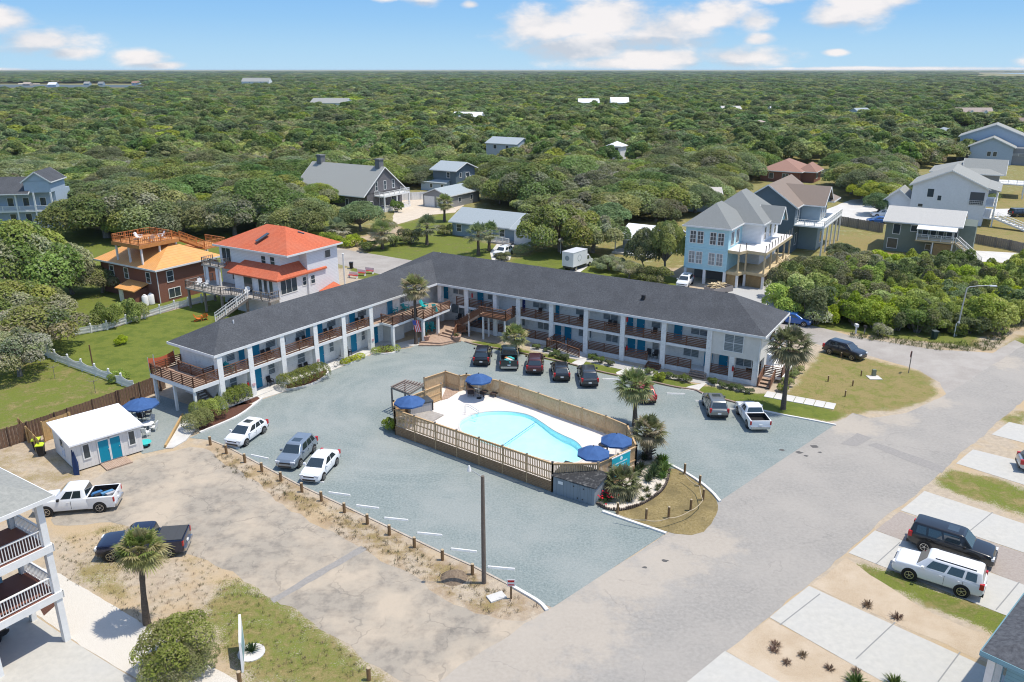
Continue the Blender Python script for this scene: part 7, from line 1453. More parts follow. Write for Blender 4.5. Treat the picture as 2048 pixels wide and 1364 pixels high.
m.build('petals', mat('red_petals', (.62, .015, .03), .6), fl)
# wooden bollards
BW = mat('treated_post', (.25, .155, .075), .85, (.17, .105, .055), 5)
def bollard(): t = thing('bollard', 'x', 'bollard'); m = MB(); m.tube([(0, 0, -.1), (0, 0, .80)], .115, 10); m.build('post', BW, t); m = MB(); m.lathe([(.118, .80), (.09, .83)], n=10); m.build('cap', mat('sun_bleached_top', (.45, .36, .24), .9), t); return t
BP = [(421, 890), (453, 907), (490, 925), (524, 943), (562, 962), (604, 984), (643, 1002), (689, 1025), (735, 1048), (779, 1070), (829, 1095), (885, 1120), (945, 1149)]
b0 = None
for i, p in enumerate(BP):
    lb = ['brown wooden bollard next to the round bushes, first of the long row', 'brown wooden bollard at the nose of the white hatchback'][i] if i < 2 else ('brown wooden bollard nearest the utility pole, last of the long row' if i == 12 else 'brown wooden bollard in the long row between the gravel and the old drive')
    if b0 is None: b0 = bollard(); b0.location = g(*p); b0['label'] = lb; b0['group'] = 'bollards along the car park'
    else: dup(b0, g(*p), 0, lb, 'bollards along the car park')
dup(b0, g(738, 1360), 0, 'brown wooden bollard at the grass edge by the bottom border', 'grass edge bollards'); dup(b0, g(480, 1368), 0, 'brown wooden bollard behind the white ground sign', 'grass edge bollards')
for k, p in enumerate([(1656, 763), (1682, 716), (1722, 752), (1705, 772), (1690, 793)]):
    x = dup(b0, g(*p), 0, ['short dark post by the white garden edge', 'short dark post on the grass under the black crossover', 'short dark post on the corner grass, farthest of a slanting line', 'short dark post on the corner grass, middle of a slanting line', 'short dark post on the corner grass, nearest of a slanting line'][k], 'corner grass posts'); x.scale = (.6, .6, .8)
ip = [(1235, 1028), (1292, 1040), (1337, 1036), (1381, 1021), (1406, 1000), (1399, 972), (1369, 948)]
for k, p in enumerate(ip): x = dup(b0, g(*p, .02), 0, 'wooden post with rope on the dry grass island' if 0 < k < 6 else ('wooden post at the corner of the sand bed' if k == 0 else 'last wooden post of the island by the gravel'), 'island rope posts'); x.scale = (.8, .8, 1.15)
t = thing('rope', 'sagging rope strung between the posts of the dry grass island', 'rope', g(*ip[0])); o = t.location
for a, b in zip(ip[:-1], ip[1:]): A, B = np.array(g(*a, .75)), np.array(g(*b, .75)); m = MB(); m.tube([tuple(A + (B - A) * u + (-o.x, -o.y, -.55 * u * (1 - u) * 1.2)) for u in np.linspace(0, 1, 9)], .03, 6); m.build('span', mat('hemp_rope', (.45, .37, .25), .9), t)
# wheel stops
def wheelstop(): m = MB(); m.add([(-.9, -.09, 0), (.9, -.09, 0), (.9, .09, 0), (-.9, .09, 0), (-.9, -.05, .12), (.9, -.05, .12), (.9, .05, .12), (-.9, .05, .12)], [(3, 2, 1, 0), (4, 5, 6, 7), (0, 1, 5, 4), (1, 2, 6, 5), (2, 3, 7, 6), (3, 0, 4, 7)]); return m.build('wheel_stop', mat('white_wheel_stop', (.74, .74, .72), .7, (.62, .61, .58), 4))
ws0 = None; WSG = 'white wheel stops by the bollards'
for k, (a, b, lb) in enumerate([((501, 911), (539, 919), 'white wheel stop in the empty bay between the hatchback and the crossover'), ((657, 986), (701, 992), 'white wheel stop just past the white sedan'), ((712, 1012), (759, 1018), 'white wheel stop, second past the white sedan'), ((768, 1037), (817, 1042), 'white wheel stop, third past the white sedan'), ((834, 1067), (885, 1072), 'white wheel stop, third before the utility pole'), ((902, 1099), (954, 1105), 'white wheel stop touching the left of the utility pole'), ((975, 1135), (1030, 1140), 'white wheel stop touching the right of the utility pole'), ((452, 889), (478, 898), 'white wheel stop under the nose of the white hatchback'), ((606, 960), (648, 966), 'white wheel stop under the nose of the white sedan'),
        ((1210, 759), (1234, 760), 'white wheel stop in the empty bay right of the charcoal crossover'), ((1332, 788), (1372, 789), 'white wheel stop in the empty bay left of the taupe crossover'), ((1398, 803), (1420, 804), 'white wheel stop ahead of the taupe crossover'), ((1464, 819), (1492, 820), 'white wheel stop ahead of the white open bed pickup')]):
    A, B = g2(*a), g2(*b); c = ((A[0] + B[0]) / 2, (A[1] + B[1]) / 2, .012); rz = math.atan2(B[1] - A[1], B[0] - A[0])
    if ws0 is None: ws0 = wheelstop(); ws0.location = c; ws0.rotation_euler = (0, 0, rz); tag(ws0, lb, 'wheel stop', WSG)
    else: x = ws0.copy(); COL.objects.link(x); x.location = c; x.rotation_euler = (0, 0, rz); tag(x, lb, 'wheel stop', WSG)
# utility pole with its small lamp, sign post, slab
t = thing('utility_pole', 'bare brown timber utility pole at the edge of the gravel car park', 'pole', g(968, 1166)); m = MB(); hp = pz(958, 952, 968, 1166); m.tube([(0, 0, 0), (0, 0, hp * .5), (0, 0, hp)], [.15, .135, .11], 12); m.build('shaft', mat('creosote_pole', (.19, .155, .125), .9, (.13, .105, .085), 5, stretch=(4, 4, .4)), t)
m = MB(); m.bar((0, 0, hp - .1), (-.75, 0, hp + .45), .04); m.build('bracket', STEEL, t); m = MB(); m.lathe([(.05, .3), (.12, .05), (.14, -.05)], (-.8, 0, hp + .4), 10); m.build('lamp_head', WHITE, t)
t = thing('sign_post', 'short post with a small red and white notice near the utility pole', 'sign', g(1022, 1197)); m = MB(); m.box(-.06, -.06, 0, .06, .06, 1.0); m.build('post', BW, t); m = MB(); m.box(-.25, -.09, .95, .25, -.065, 1.45); m.build('notice', WHITE, t); m = MB(); m.box(-.2, -.1, 1.25, .2, -.091, 1.38); m.box(-.2, -.1, 1.02, .2, -.091, 1.1); m.build('red_band', RED, t)
m = MB(); m.box(-.55, -.35, 0, .55, .35, .10); tag(m.build('concrete_slab', CONC, loc=g(993, 1195), rz=.5), 'small pale concrete slab on the sandy verge by the sign post', 'slab')
t = thing('spoil_heap', 'small mound of sand and roots left of the utility pole', 'mound', g(908, 1155)); m = MB(); m.lathe([(.9, 0), (.6, .18), (.25, .3)], n=14); m.build('heap', mat('dark_soil', (.25, .19, .13), .95, (.14, .10, .07), 6, bump=.8), t)
# street lamp, mailbox, bins at the corner
t = thing('street_lamp', 'tall grey street lamp with a curved arm at the shrub edge', 'street lamp', g(1912, 672)); hl = pz(1930, 576, 1912, 672); m = MB(); m.tube([(0, 0, 0), (.1, 0, hl * .6), (.25, 0, hl)], [.10, .085, .07], 10); m.build('pole', STEEL, t); m = MB(); m.tube([(.25, 0, hl - .05), (.5, 0, hl + .15), (1.6, -.1, hl + .3), (3.0, -.2, hl + .32)], .045, 8); m.build('arm', STEEL, t); m = MB(); m.bar((2.8, -.2, hl + .34), (3.6, -.25, hl + .30), .30, .14); m.build('lamp_head', mat('pale_lamp_head', (.6, .62, .62), .4), t)
t = thing('vent_post', 'white hooked post beside the street lamp', 'post', g(1908, 673)); m = MB(); m.tube([(0, 0, 0), (0, 0, 1.6), (.12, 0, 1.85), (.35, 0, 1.85), (.42, 0, 1.65)], .06, 8); m.build('pipe', WHITE, t)
def wheelie(label, px, m1, m2, rz=0, name='wheelie_bin'):
    t = thing(name, label, 'bin', g(*px), rz); m = MB(); m.add([(-.22, -.25, .1), (.22, -.25, .1), (.22, .25, .1), (-.22, .25, .1), (-.29, -.34, 1.0), (.29, -.34, 1.0), (.29, .34, 1.0), (-.29, .34, 1.0)], [(3, 2, 1, 0), (4, 5, 6, 7), (0, 1, 5, 4), (1, 2, 6, 5), (2, 3, 7, 6), (3, 0, 4, 7)]); m.build('body', m1, t); m = MB(); m.box(-.31, -.38, 1.0, .31, .36, 1.07); m.build('lid', m2, t)
    for s in (-1, 1): m = MB(); m.tube([(s * .2, .28, .1), (s * .27, .28, .1)], .1, 10); m.build('wheel', TYRE, t)
wheelie('dark green wheelie bin at the shrub edge by the street lamp', (1868, 678), mat('bin_green', (.02, .045, .04), .5), mat('bin_grey_lid', (.10, .12, .12), .5))
wheelie('dark wheelie bin on the roadside behind the white house', (703, 537), DARK, DARK)
LIME = mat('lime_lid', (.55, .72, .03), .5)
wheelie('lime lidded bin by the board fence, farther of two', (76, 900), DARK, LIME, .3); wheelie('lime lidded bin by the board fence, nearer of two', (84, 911), DARK, LIME, .3)
t = thing('mailbox', 'white mailbox post at the shrub edge of the side street', 'mailbox', g(1711, 668)); m = MB(); m.box(-.08, -.08, 0, .08, .08, 1.0); m.build('post', WHITE, t); m = MB(); m.box(-.16, -.3, .95, .16, .3, 1.28); m.build('box', WHITE, t, smooth=30)
t = thing('mailbox', 'dark mailbox post right of the white one', 'mailbox', g(1728, 670)); m = MB(); m.box(-.06, -.06, 0, .06, .06, 1.0); m.build('post', GREYW, t); m = MB(); m.box(-.14, -.26, .95, .14, .26, 1.22); m.build('box', BLACKM, t)
t = thing('stop_sign', 'street sign seen edge on at the side street corner', 'sign', g(1817, 746)); m = MB(); m.tube([(0, 0, 0), (0, 0, 2.5)], .05, 8); m.build('post', GREYW, t); m = MB(); m.lathe([(.38, -.012), (.38, .012)], (0, .06, 2.15), 8, axis='y'); o = m.build('plate', mat('dark_red_plate', (.14, .03, .03), .5), t, rz=R(53))
t = thing('utility_box', 'small green utility pedestal on a concrete pad in the corner grass', 'pedestal', g(1749, 754)); m = MB(); m.box(-.8, -.8, 0, .5, .3, .06); m.build('pad', CONC, t); m = MB(); m.box(-.18, .1, .06, .18, .42, .75); m.build('cabinet', mat('pedestal_green', (.18, .20, .14), .7), t)
t = thing('yellow_sign', 'small yellow roadside sign below the grey green palms', 'sign', g(731, 502)); m = MB(); m.tube([(0, 0, 0), (0, 0, 1.9)], .04, 8); m.build('post', GREYW, t); m = MB(); m.box(-.3, -.06, 1.2, .3, -.03, 2.1); m.build('plate', mat('yellow_plate', (.62, .38, .02), .5), t)
t = thing('lamp_post', 'white birdhouse style lamp post on the lawn beside the box truck', 'lamp post', g(1121, 507)); m = MB(); m.box(-.07, -.07, 0, .07, .07, 2.2); m.build('post', WHITE, t); m = MB(); m.box(-.35, -.35, 2.2, .35, .35, 2.45); m.add([(-.5, -.5, 2.45), (.5, -.5, 2.45), (.5, .5, 2.45), (-.5, .5, 2.45), (0, 0, 2.85)], [(0, 1, 4), (1, 2, 4), (2, 3, 4), (3, 0, 4), (3, 2, 1, 0)]); m.build('lantern', WHITE, t)
t = thing('clothesline_pole', 'thin rusty pole standing in the left lawn', 'pole', g(187, 739)); m = MB(); hq = pz(181, 690, 187, 739); m.tube([(0, 0, 0), (0, 0, hq)], .07, 8); m.build('shaft', mat('rusty_pole', (.16, .09, .045), .9), t)
for px, py, lb in ((110, 757, 'bare sapling with white ribs on the lower left lawn, left of two'), (191, 786, 'bare sapling on the lower left lawn, right of two')):
    t = thing('sapling', lb, 'sapling', g(px, py)); m = MB(); m.tube([(0, 0, 0), (0, 0, 1.4)], .025, 6); m.build('trunk', BARK, t); m = MB()
    for k in range(7): a = k * .9; m.tube([(0, 0, 1.2), (math.cos(a) * .7, math.sin(a) * .7, 1.55)], .014, 4)
    m.build('branches', BARK, t)
# white ground sign in the foreground grass with its plant pad
t = thing('ground_sign', 'white framed wooden sign panel seen edge on in the foreground grass', 'sign', g(487, 1318), R(106)); m = MB(); m.add([(-1.1, -.06, 0), (1.1, -.06, 0), (1.1, .06, 0), (-1.1, .06, 0), (-.75, -.06, 1.7), (.9, -.06, 2.3), (.9, .06, 2.3), (-.75, .06, 1.7)], [(3, 2, 1, 0), (4, 5, 6, 7), (0, 1, 5, 4), (1, 2, 6, 5), (2, 3, 7, 6), (3, 0, 4, 7)]); m.build('panel', WHITE, t); m = MB(); m.box(-.7, -.075, .4, .75, -.063, 1.5); m.build('face', mat('faded_teal_face', (.25, .38, .38), .7), t)
m = MB(); m.lathe([(.75, 0), (.75, .06)], n=20); tag(m.build('plant_pad', CONC, loc=g(503, 1306)), 'round pale pad beside the white ground sign', 'pad'); plant(TG, g(503, 1302, .06), .9, 'spiky green plant on the round pad by the white ground sign', None)
for k, (px, py) in enumerate([(1735, 1212), (1794, 1236)]): plant(TB, g(px, py), 1.0, ['dead brown grass tuft in the pebbles, left of two between the drives', 'dead brown grass tuft in the pebbles, right of two between the drives'][k], 'dead tufts', 'dead_tuft')
for px, py in [(1548, 1302), (1605, 1312), (1573, 1326), (1659, 1338), (1712, 1345), (1552, 1290)]: plant(TB, g(px, py), .8, 'dead brown tuft in the pebble bed by the bottom border', 'dead tufts in the pebble bed', 'dead_tuft')
plant(TL, g(1712, 1368), .9, 'bright yellow green tuft at the bottom border, left of two', None); plant(TL, g(1790, 1372), 1.0, 'bright green tuft at the bottom border, right of two', None)
# white shed with teal doors
sh = House('white_shed', 'white shed with flat white roof and teal double doors', (153, 945), ang=45); X_ = [sh.px(*p) for p in ((282, 905), (105, 905))]; sl_, sd_ = X_[0][0], abs(X_[1][1])
sl_ = 5.4; sd_ = 5.0
sh.body(0, 0, .12, sl_, sd_, 2.45, mat('white_board_shed', (.72, .70, .67), .75, (.66, .64, .61), 2, lines=(0, .3, .05, (.5, .49, .47)))); slope(sh, 'roof', mat('white_roof', (.86, .86, .87), .6), [(-.25, -.3, 2.55), (sl_ + .2, -.3, 2.55), (sl_ + .2, sd_ + .2, 2.85), (-.25, sd_ + .2, 2.85)], .14)
for x in (2.35, 3.22): sh.door('-y', 0, x, .2, .86, 1.9, mat('teal_shed_door', (.0, .24, .36), .45), fm=WHITE)
for x in (1.0, 4.6): sh.win('-y', 0, x, .95, .45, 1.2, GLASS)
sh.win('-x', 0, 2.7, 1.35, .7, .75, GLASS); m = MB(); m.box(1.85, -1.5, .02, 3.9, -.05, .12); sh.part(m, 'ramp', DECKW)
m = MB(); m.box(-.03, 2.2, .95, -.005, 3.3, 1.32); m.box(-.03, 2.3, .55, -.005, 3.1, .9); sh.part(m, 'poster', mat('blue_white_poster', (.35, .45, .60), .7, (.7, .72, .75), 4))
t = thing('surfboard', 'navy paddleboard leaning on the corner of the white shed', 'board', g(150, 948), R(40)); m = MB(); m.add([(-.1, -.25, 0), (.25, -.45, 0), (.38, -.05, .9), (.22, .2, 1.9), (.12, .25, 2.0), (-.02, .1, 1.0)], [(0, 1, 2, 3, 4, 5)]); m.add([(-.13, -.2, .02), (.22, -.40, .02), (.35, 0, .92), (.19, .25, 1.92), (.09, .3, 2.02), (-.05, .15, 1.02)], [(5, 4, 3, 2, 1, 0)]); m.build('board', mat('navy_board', (.015, .03, .09), .4), t)
plat('concrete_ramp', 'pale concrete wedge ramp with timber edge beside the patio', [(366, 838), (401, 846), (372, 880), (346, 895), (331, 896)], 0, .10, CONC, 'ramp'); t = thing('timber_edge', 'pale timber edging beam along the concrete wedge ramp', 'edging', g(348, 866)); a, b, o = g(366, 832), g(331, 896), t.location; m = MB(); m.bar((a[0] - o.x, a[1] - o.y, .14), (b[0] - o.x, b[1] - o.y, .14), .16, .28); m.build('beam', PINE, t)
t = thing('fire_pit', 'small turquoise bowl table at the corner of the white shed', 'bowl', g(291, 893)); m = MB(); m.lathe([(.25, .0), (.2, .3), (.55, .42), (.5, .48)], n=16); m.build('bowl', mat('turquoise_bowl', (.05, .48, .45), .5), t); m = MB(); m.box(-.3, -.3, 0, .3, .3, .12); m.build('base', BROWNPL, t)
# board fences on the left, picket fences
def board_fence(name, label, pts, h_, m, w=.14, posts=True, cat='fence', rails=True):
    P_ = pw(pts); o = P_[0]; t = thing(name, label, cat, (*o, 0)); b = MB(); pm = MB()
    for i in range(len(P_) - 1):
        a, c = np.array(P_[i]) - o, np.array(P_[i + 1]) - o; d = np.linalg.norm(c - a); n = max(1, int(d / w)); u = (c - a) / d; nn = np.array((-u[1], u[0])) * .02
        for k in range(n):
            q0, q1 = a + u * d * k / n + nn * (k % 2), a + u * d * (k + .94) / n + nn * (k % 2); zz = h_ + random.uniform(-.03, .03); b.add([(*q0, .02), (*q1, .02), (*(q1 + nn), .02), (*(q0 + nn), .02), (*q0, zz), (*q1, zz), (*(q1 + nn), zz), (*(q0 + nn), zz)], [(3, 2, 1, 0), (4, 5, 6, 7), (0, 1, 5, 4), (1, 2, 6, 5), (2, 3, 7, 6), (3, 0, 4, 7)])
        for k in range(int(d / 2.4) + 1): q = a + u * min(d, k * 2.4) - nn * 3; pm.box(q[0] - .06, q[1] - .06, 0, q[0] + .06, q[1] + .06, h_ + .08)
    b.build('boards', m, t); pm.build('posts', m, t); return t
board_fence('board_fence', 'reddish brown board fence behind the white shed and patio', [(-40, 912), (60, 880), (140, 852), (240, 815), (322, 782), (332, 776)], 1.75, OLDFENCE)
board_fence('board_fence', 'short pale board screen around the lime lidded bins', [(44, 868), (83, 912)], 1.5, PINE); board_fence('board_fence', 'fresh orange pine boards leaning inside the brown fence behind the white shed', [(90, 884), (148, 862)], 1.9, PINE, .3)
board_fence('board_fence', 'weathered grey board fence behind the olive house', [(1656, 446), (1765, 466)], 1.9, GREYW, .2); board_fence('board_fence', 'weathered grey board fence right of the olive house', [(1940, 485), (2020, 500), (2120, 525)], 1.8, GREYW, .2)
board_fence('board_fence', 'white board fence behind the sandy drive of the shingled house', [(785, 402), (860, 398), (905, 388)], 1.9, WHITE, .3)
def picket(label, pts, scallop=.25, h_=1.15):
    P_ = pw(pts); o = P_[0]; t = thing('picket_fence', label, 'fence', (*o, 0)); b = MB(); rl = MB(); nps = 0
    for i in range(len(P_) - 1):
        a, c = np.array(P_[i]) - o, np.array(P_[i + 1]) - o; d = np.linalg.norm(c - a); n = max(1, int(round(d / 2.3)))
        for s in range(n):
            A, B = a + (c - a) * s / n, a + (c - a) * (s + 1) / n; p = MB(); p.box(A[0] - .08, A[1] - .08, 0, A[0] + .08, A[1] + .08, h_ + .22); p.add([(A[0] - .1, A[1] - .1, h_ + .22), (A[0] + .1, A[1] - .1, h_ + .22), (A[0] + .1, A[1] + .1, h_ + .22), (A[0] - .1, A[1] + .1, h_ + .22), (A[0], A[1], h_ + .34)], [(0, 1, 4), (1, 2, 4), (2, 3, 4), (3, 0, 4)]); p.build('post', WHITE, t)
            for k in range(1, 15): q = A + (B - A) * k / 15; zt = h_ - scallop * math.sin(math.pi * k / 15); b.box(q[0] - .045, q[1] - .025, .08, q[0] + .045, q[1] + .025, zt)
            for z in (.25, h_ * .62): rl.bar((*A, z), (*B, z), .05, .09)
    b.build('pickets', WHITE, t); rl.build('rails', WHITE, t); return t
picket('white scalloped picket fence running down the left lawn', [(70, 700), (112, 723), (165, 742), (220, 762), (270, 781)]); picket('white picket fence between the left lawn and the brick house', [(150, 672), (215, 660), (290, 637), (350, 618), (430, 600)], .1, 1.0)
sheet('paver_path', pw([(180, 664), (230, 655), (300, 633), (400, 606), (400, 600), (295, 626), (225, 648)]), .015, mat('pinkish_pavers', (.42, .33, .28), .9, (.34, .27, .23), 6))
# flags on the terrace
def flag(name, label, px, py, z, m, size, stripes=None, dirn=(.6, -.5)):
    x, y, _ = g(px, py, z); t = thing(name, label, 'flag', (x, y, z - .9)); p = MB(); p.tube([(0, 0, 0), (dirn[0] * .5, dirn[1] * .5, 1.3)], .02, 6); p.build('staff', WHITE, t); f = MB(); n = 7; w, l = size
    for k in range(n): f.add([(dirn[0] * .5 - w / 2 + w * k / n, dirn[1] * .5, 1.25), (dirn[0] * .5 - w / 2 + w * (k + 1) / n, dirn[1] * .5 - .04 * (k % 2), 1.25), (dirn[0] * .5 - w / 2 + w * (k + 1) / n + .35, dirn[1] * .5 - .25 - .04 * (k % 2), 1.25 - l), (dirn[0] * .5 - w / 2 + w * k / n + .35, dirn[1] * .5 - .25, 1.25 - l)], [(0, 1, 2, 3)], k % 2)
    f.build('cloth', stripes or [m, m], t)
    if stripes: f = MB(); f.add([(dirn[0] * .5 - w / 2, dirn[1] * .5 - .06, 1.26), (dirn[0] * .5 + w * .05, dirn[1] * .5 - .06, 1.26), (dirn[0] * .5 + w * .05 + .12, dirn[1] * .5 - .18, 1.26 - l * .4), (dirn[0] * .5 - w / 2 + .12, dirn[1] * .5 - .18, 1.26 - l * .4)], [(0, 1, 2, 3)]); f.build('canton', mat('flag_blue', (.03, .05, .20), .7), t)
flag('striped_flag', 'red and white striped flag hanging on the terrace rail', 826, 645, 3.6, RED, (.7, 1.3), [RED, WHITE]); flag('teal_flag', 'teal pennant on a staff at the right of the terrace', 862, 612, 4.0, mat('teal_cloth', (.02, .48, .44), .7), (.5, .9)); flag('teal_flag', 'teal pennant in front of the palm at the end of the motel', 1574, 672, 5.2, mat('teal_cloth', (.02, .48, .44), .7), (.5, .8))
# fire extinguishers and notices on the columns, bicycle, planters, propane tanks
for Wg, u, y, z, lb in ((LW, 4.05, -.03, 1.2, 'red notice on the second column of the left wing'), (LW, 12.5, -.03, 1.2, 'red notice on the fourth column of the left wing'), (LW, 20.9, -.03, 1.2, 'red notice on the last column of the left wing')):
    p = Wg.X((u, y, z)); m = MB(); m.box(-.16, -.02, 0, .16, .02, .28); tag(m.build('notice_plate', mat('red_white_notice', (.5, .12, .12), .5, (.7, .6, .6), 9), loc=p, rz=R(LA)), lb, 'notice')
for Wg, u, y, z, an, lb in ((LW, 3.6, .3, 1.1, LA, 'red fire extinguisher by the second column of the left wing'), (RW, 3.0, -.3, 1.2, RA, 'red fire extinguisher on the narrow column near the right end of the motel'), (RW, 35.9, -.5, 4.3, RA, 'red fire extinguisher on the balcony left of the teal door'), (RW, 15.0, -.35, 1.3, RA, 'red fire extinguisher on the raised walkway beside a column'), (RW, 15.1, -.35, 4.6, RA, 'red fire extinguisher on the balcony beside two teal doors')):
    p = Wg.X((u, y, z)); t = thing('fire_extinguisher', lb, 'extinguisher', p, R(an), 'fire extinguishers'); m = MB(); m.lathe([(.09, 0), (.10, .05), (.10, .45), (.04, .55)], n=12); m.build('cylinder', RED, t); m = MB(); m.box(-.04, -.04, .55, .04, .12, .62); m.build('valve', DARK, t)
bk = LW.X((LW.u_of(678, -.5, .4), -.5, .1)); t = thing('bicycle', 'bicycle leaning by the low yellow green bed under the left wing', 'bicycle', bk, R(LA + 5))
for x in (-.5, .5): m = MB(); m.tube([(x + .33 * math.cos(a), 0, .34 + .33 * math.sin(a)) for a in np.linspace(0, 6.283, 17)], .022, 6); m.build('wheel', TYRE, t)
m = MB()
for a, b in (((-.5, .34), (-.15, .8)), ((-.15, .8), (.38, .85)), ((.38, .85), (.5, .34)), ((-.5, .34), (-.02, .32)), ((-.02, .32), (-.15, .8)), ((-.02, .32), (.36, .75))): m.tube([(a[0], 0, a[1]), (b[0], 0, b[1])], .018, 6)
m.build('frame', STEEL, t); m = MB(); m.bar((.36, -.28, 1.0), (.36, .28, 1.0), .03); m.build('handlebar', BLACKM, t); m = MB(); m.box(-.28, -.06, .84, -.05, .06, .90); m.build('saddle', BLACKM, t)
for (px, py), z, lb in (((852, 680), .34, 'terracotta planter at the left of the stepped deck'), ((913, 681), .17, 'stone planter with yellow flowers beside the stepped deck stairs')):
    t = thing('planter', lb, 'planter', g(px, py, z)); m = MB(); m.lathe([(.35, 0), (.5, .55), (.42, .6)], n=14); m.build('pot', mat('terracotta', (.38, .24, .18), .9), t); o = bpy.data.objects.new('plant', TY); COL.objects.link(o); o.parent = t; o.location = (0, 0, .55)
for (px, py), lb in (((292, 612), 'white propane cylinder by the brick porch, left one'), ((304, 609), 'white propane cylinder by the brick porch, right one')): t = thing('propane_tank', lb, 'tank', g(px, py), 0, 'propane tanks'); m = MB(); m.lathe([(.3, .0), (.42, .12), (.42, 1.35), (.3, 1.5)], n=16); m.build('tank', WHITE, t, smooth=40); m = MB(); m.lathe([(.18, 1.5), (.18, 1.65)], n=12); m.build('collar', WHITE, t)
# walk slabs to the street at the right end
for k in range(7): a, b = np.array(g2(1540, 790)), np.array(g2(1660, 812)); c = a + (b - a) * k / 6; e_ = np.linalg.norm(b - a) / 6 * .47; m = MB(); m.box(-e_, -.8, -.05, e_, .8, .06); tag(m.build('stepping_slab', CONC, loc=(*c, 0), rz=math.atan2(b[1] - a[1], b[0] - a[0])), 'square concrete slab in the stepped walk from the motel end to the street', 'slab', 'stepped walk slabs')
for px in ([(1380, 772), (1415, 765), (1395, 783), (1362, 778)], [(1150, 722), (1178, 715), (1165, 731), (1139, 729)], [(1232, 745), (1255, 735), (1262, 745), (1236, 754)]): sheet('front_walk', pw(px), .02, CONC)
sheet('white_stone_bed', pw([(1060, 690), (1145, 700), (1320, 745), (1500, 780), (1500, 788), (1420, 770), (1300, 752), (1150, 718), (1060, 700)]), .016, mat('white_stones', (.52, .50, .47), .95, (.35, .34, .32), 14))
for px, py in []: pass
# mulch and edging at the left wing
for k, px in enumerate([[(400, 864), (435, 850), (470, 835), (508, 810), (470, 800), (420, 815), (390, 840)], [(505, 806), (520, 797), (495, 775), (450, 795), (460, 815)], [(572, 778), (605, 773), (632, 765), (655, 746), (640, 728), (580, 755)], [(690, 729), (722, 715), (720, 708), (690, 720)], [(748, 704), (770, 707), (795, 698), (780, 690), (750, 692)]]): sheet('mulch_bed', rough(pw(px), .5, .04, k), .02, MULCH)
for px in ([(505, 810), (525, 797), (580, 780), (560, 765), (500, 790)], [(655, 745), (690, 730), (683, 718), (650, 733)], [(725, 716), (748, 705), (740, 699), (720, 708)], [(795, 697), (838, 690), (840, 675), (780, 690)]): sheet('front_walk', pw(px), .018, CONC)

p = LW.X((-1.0, 7.05, 3.3)); t = thing('shade_cloth', 'rusty orange cloth hung at the back of the left end deck of the motel', 'cloth', p, R(LA)); m = MB(); n = 8
for k in range(n): x0, x1 = -1.4 + 2.8 * k / n, -1.4 + 2.8 * (k + 1) / n; s0, s1 = .25 * math.sin(math.pi * k / n), .25 * math.sin(math.pi * (k + 1) / n); m.add([(x0, 0, .1 - s0 * .5), (x1, 0, .1 - s1 * .5), (x1, .15, 1.25 - s1), (x0, .15, 1.25 - s0)], [(0, 1, 2, 3)])
m.build('cloth', mat('rust_cloth', (.48, .12, .055), .85, (.40, .09, .04), 2), t)
for s_ in (-1.4, 1.4): m = MB(); m.tube([(s_, .08, -.2), (s_, .15, 1.35)], .03, 6); m.build('pole', STEEL, t)
p = HWH.X((-9.5, .8, 0)); t = thing('covered_grill', 'black covered grill in the shade under the grey deck', 'grill', p, R(-31)); m = MB(); m.add([(-.8, -.4, .0), (.8, -.4, 0), (.8, .4, 0), (-.8, .4, 0), (-.7, -.35, 1.1), (.7, -.35, 1.1), (.6, .35, 1.2), (-.6, .35, 1.2)], [(3, 2, 1, 0), (4, 5, 6, 7), (0, 1, 5, 4), (1, 2, 6, 5), (2, 3, 7, 6), (3, 0, 4, 7)]); m.build('cover', DARK, t); m = MB(); m.box(-.5, -.2, 1.15, .5, .2, 1.3); m.build('hood', BLACKM, t)
for k, (px, py, top) in enumerate([(676, 558, 503), (690, 572, 508)]):
    t = thing('tall_post', ['tall white post behind the white house, farther of two', 'tall white post behind the white house, nearer of two'][k], 'post', g(px, py)); m = MB(); hh_ = pz(px, top, px, py); m.box(-.11, -.11, 0, .11, .11, hh_); m.build('shaft', WHITE, t); m = MB(); m.box(-.15, -.15, hh_, .15, .15, hh_ + .08); m.build('cap', WHITE, t)
for k, (px, py) in enumerate([(706, 556), (722, 551), (738, 547)]):
    t = thing('red_bench', ['red bench with white frame behind the motel roof, left of three', 'red bench with white frame behind the motel roof, middle of three', 'red bench with white frame behind the motel roof, right of three'][k], 'bench', g(px, py), R(-20), 'red benches'); m = MB(); m.box(-.8, -.2, .42, .8, .25, .48); m.build('seat', RED, t); m = MB(); m.box(-.8, .25, .5, .8, .30, .95); m.build('backrest', WHITE, t)
    for s_ in (-.7, .7): m = MB(); m.box(s_ - .04, -.2, 0, s_ + .04, .28, .42); m.build('leg', WHITE, t)
# ------------------------------------------------------------------ trees and shrubs one by one
def oak_px(kind, px, py, sc, label, sq=1.0, group=None, rz=None, name='live_oak'):
    x, y, _ = g(px, py); return oak(kind, x, y, sc, random.uniform(0, 6.28) if rz is None else rz, label, group, name=name, sq=sq)
oak_px(1, 40, 606, 1.2, 'huge spreading dark green oak left of the brick house', 1.25)
oak_px(2, 146, 588, .85, 'grey green oak touching the wall of the brick house', 1.1); oak_px(5, 205, 585, .62, 'small bare limbed oak by the teal porch of the brick house')
oak_px(5, 85, 700, .95, 'twisted greyish oak over the lower end of the scalloped fence', 1.0); oak_px(5, 40, 752, .70, 'leaning slender oak with pale trunk in the lower left lawn', 1.2); oak_px(1, 20, 660, .9, 'dense oak at the left border beside the lawn', .9)
oak_px(6, -10, 715, .75, 'bright yellow green tree at the left border above the lower lawn', 1.0); oak_px(6, 28, 690, .5, 'low yellow green shrub like tree under the left oaks')
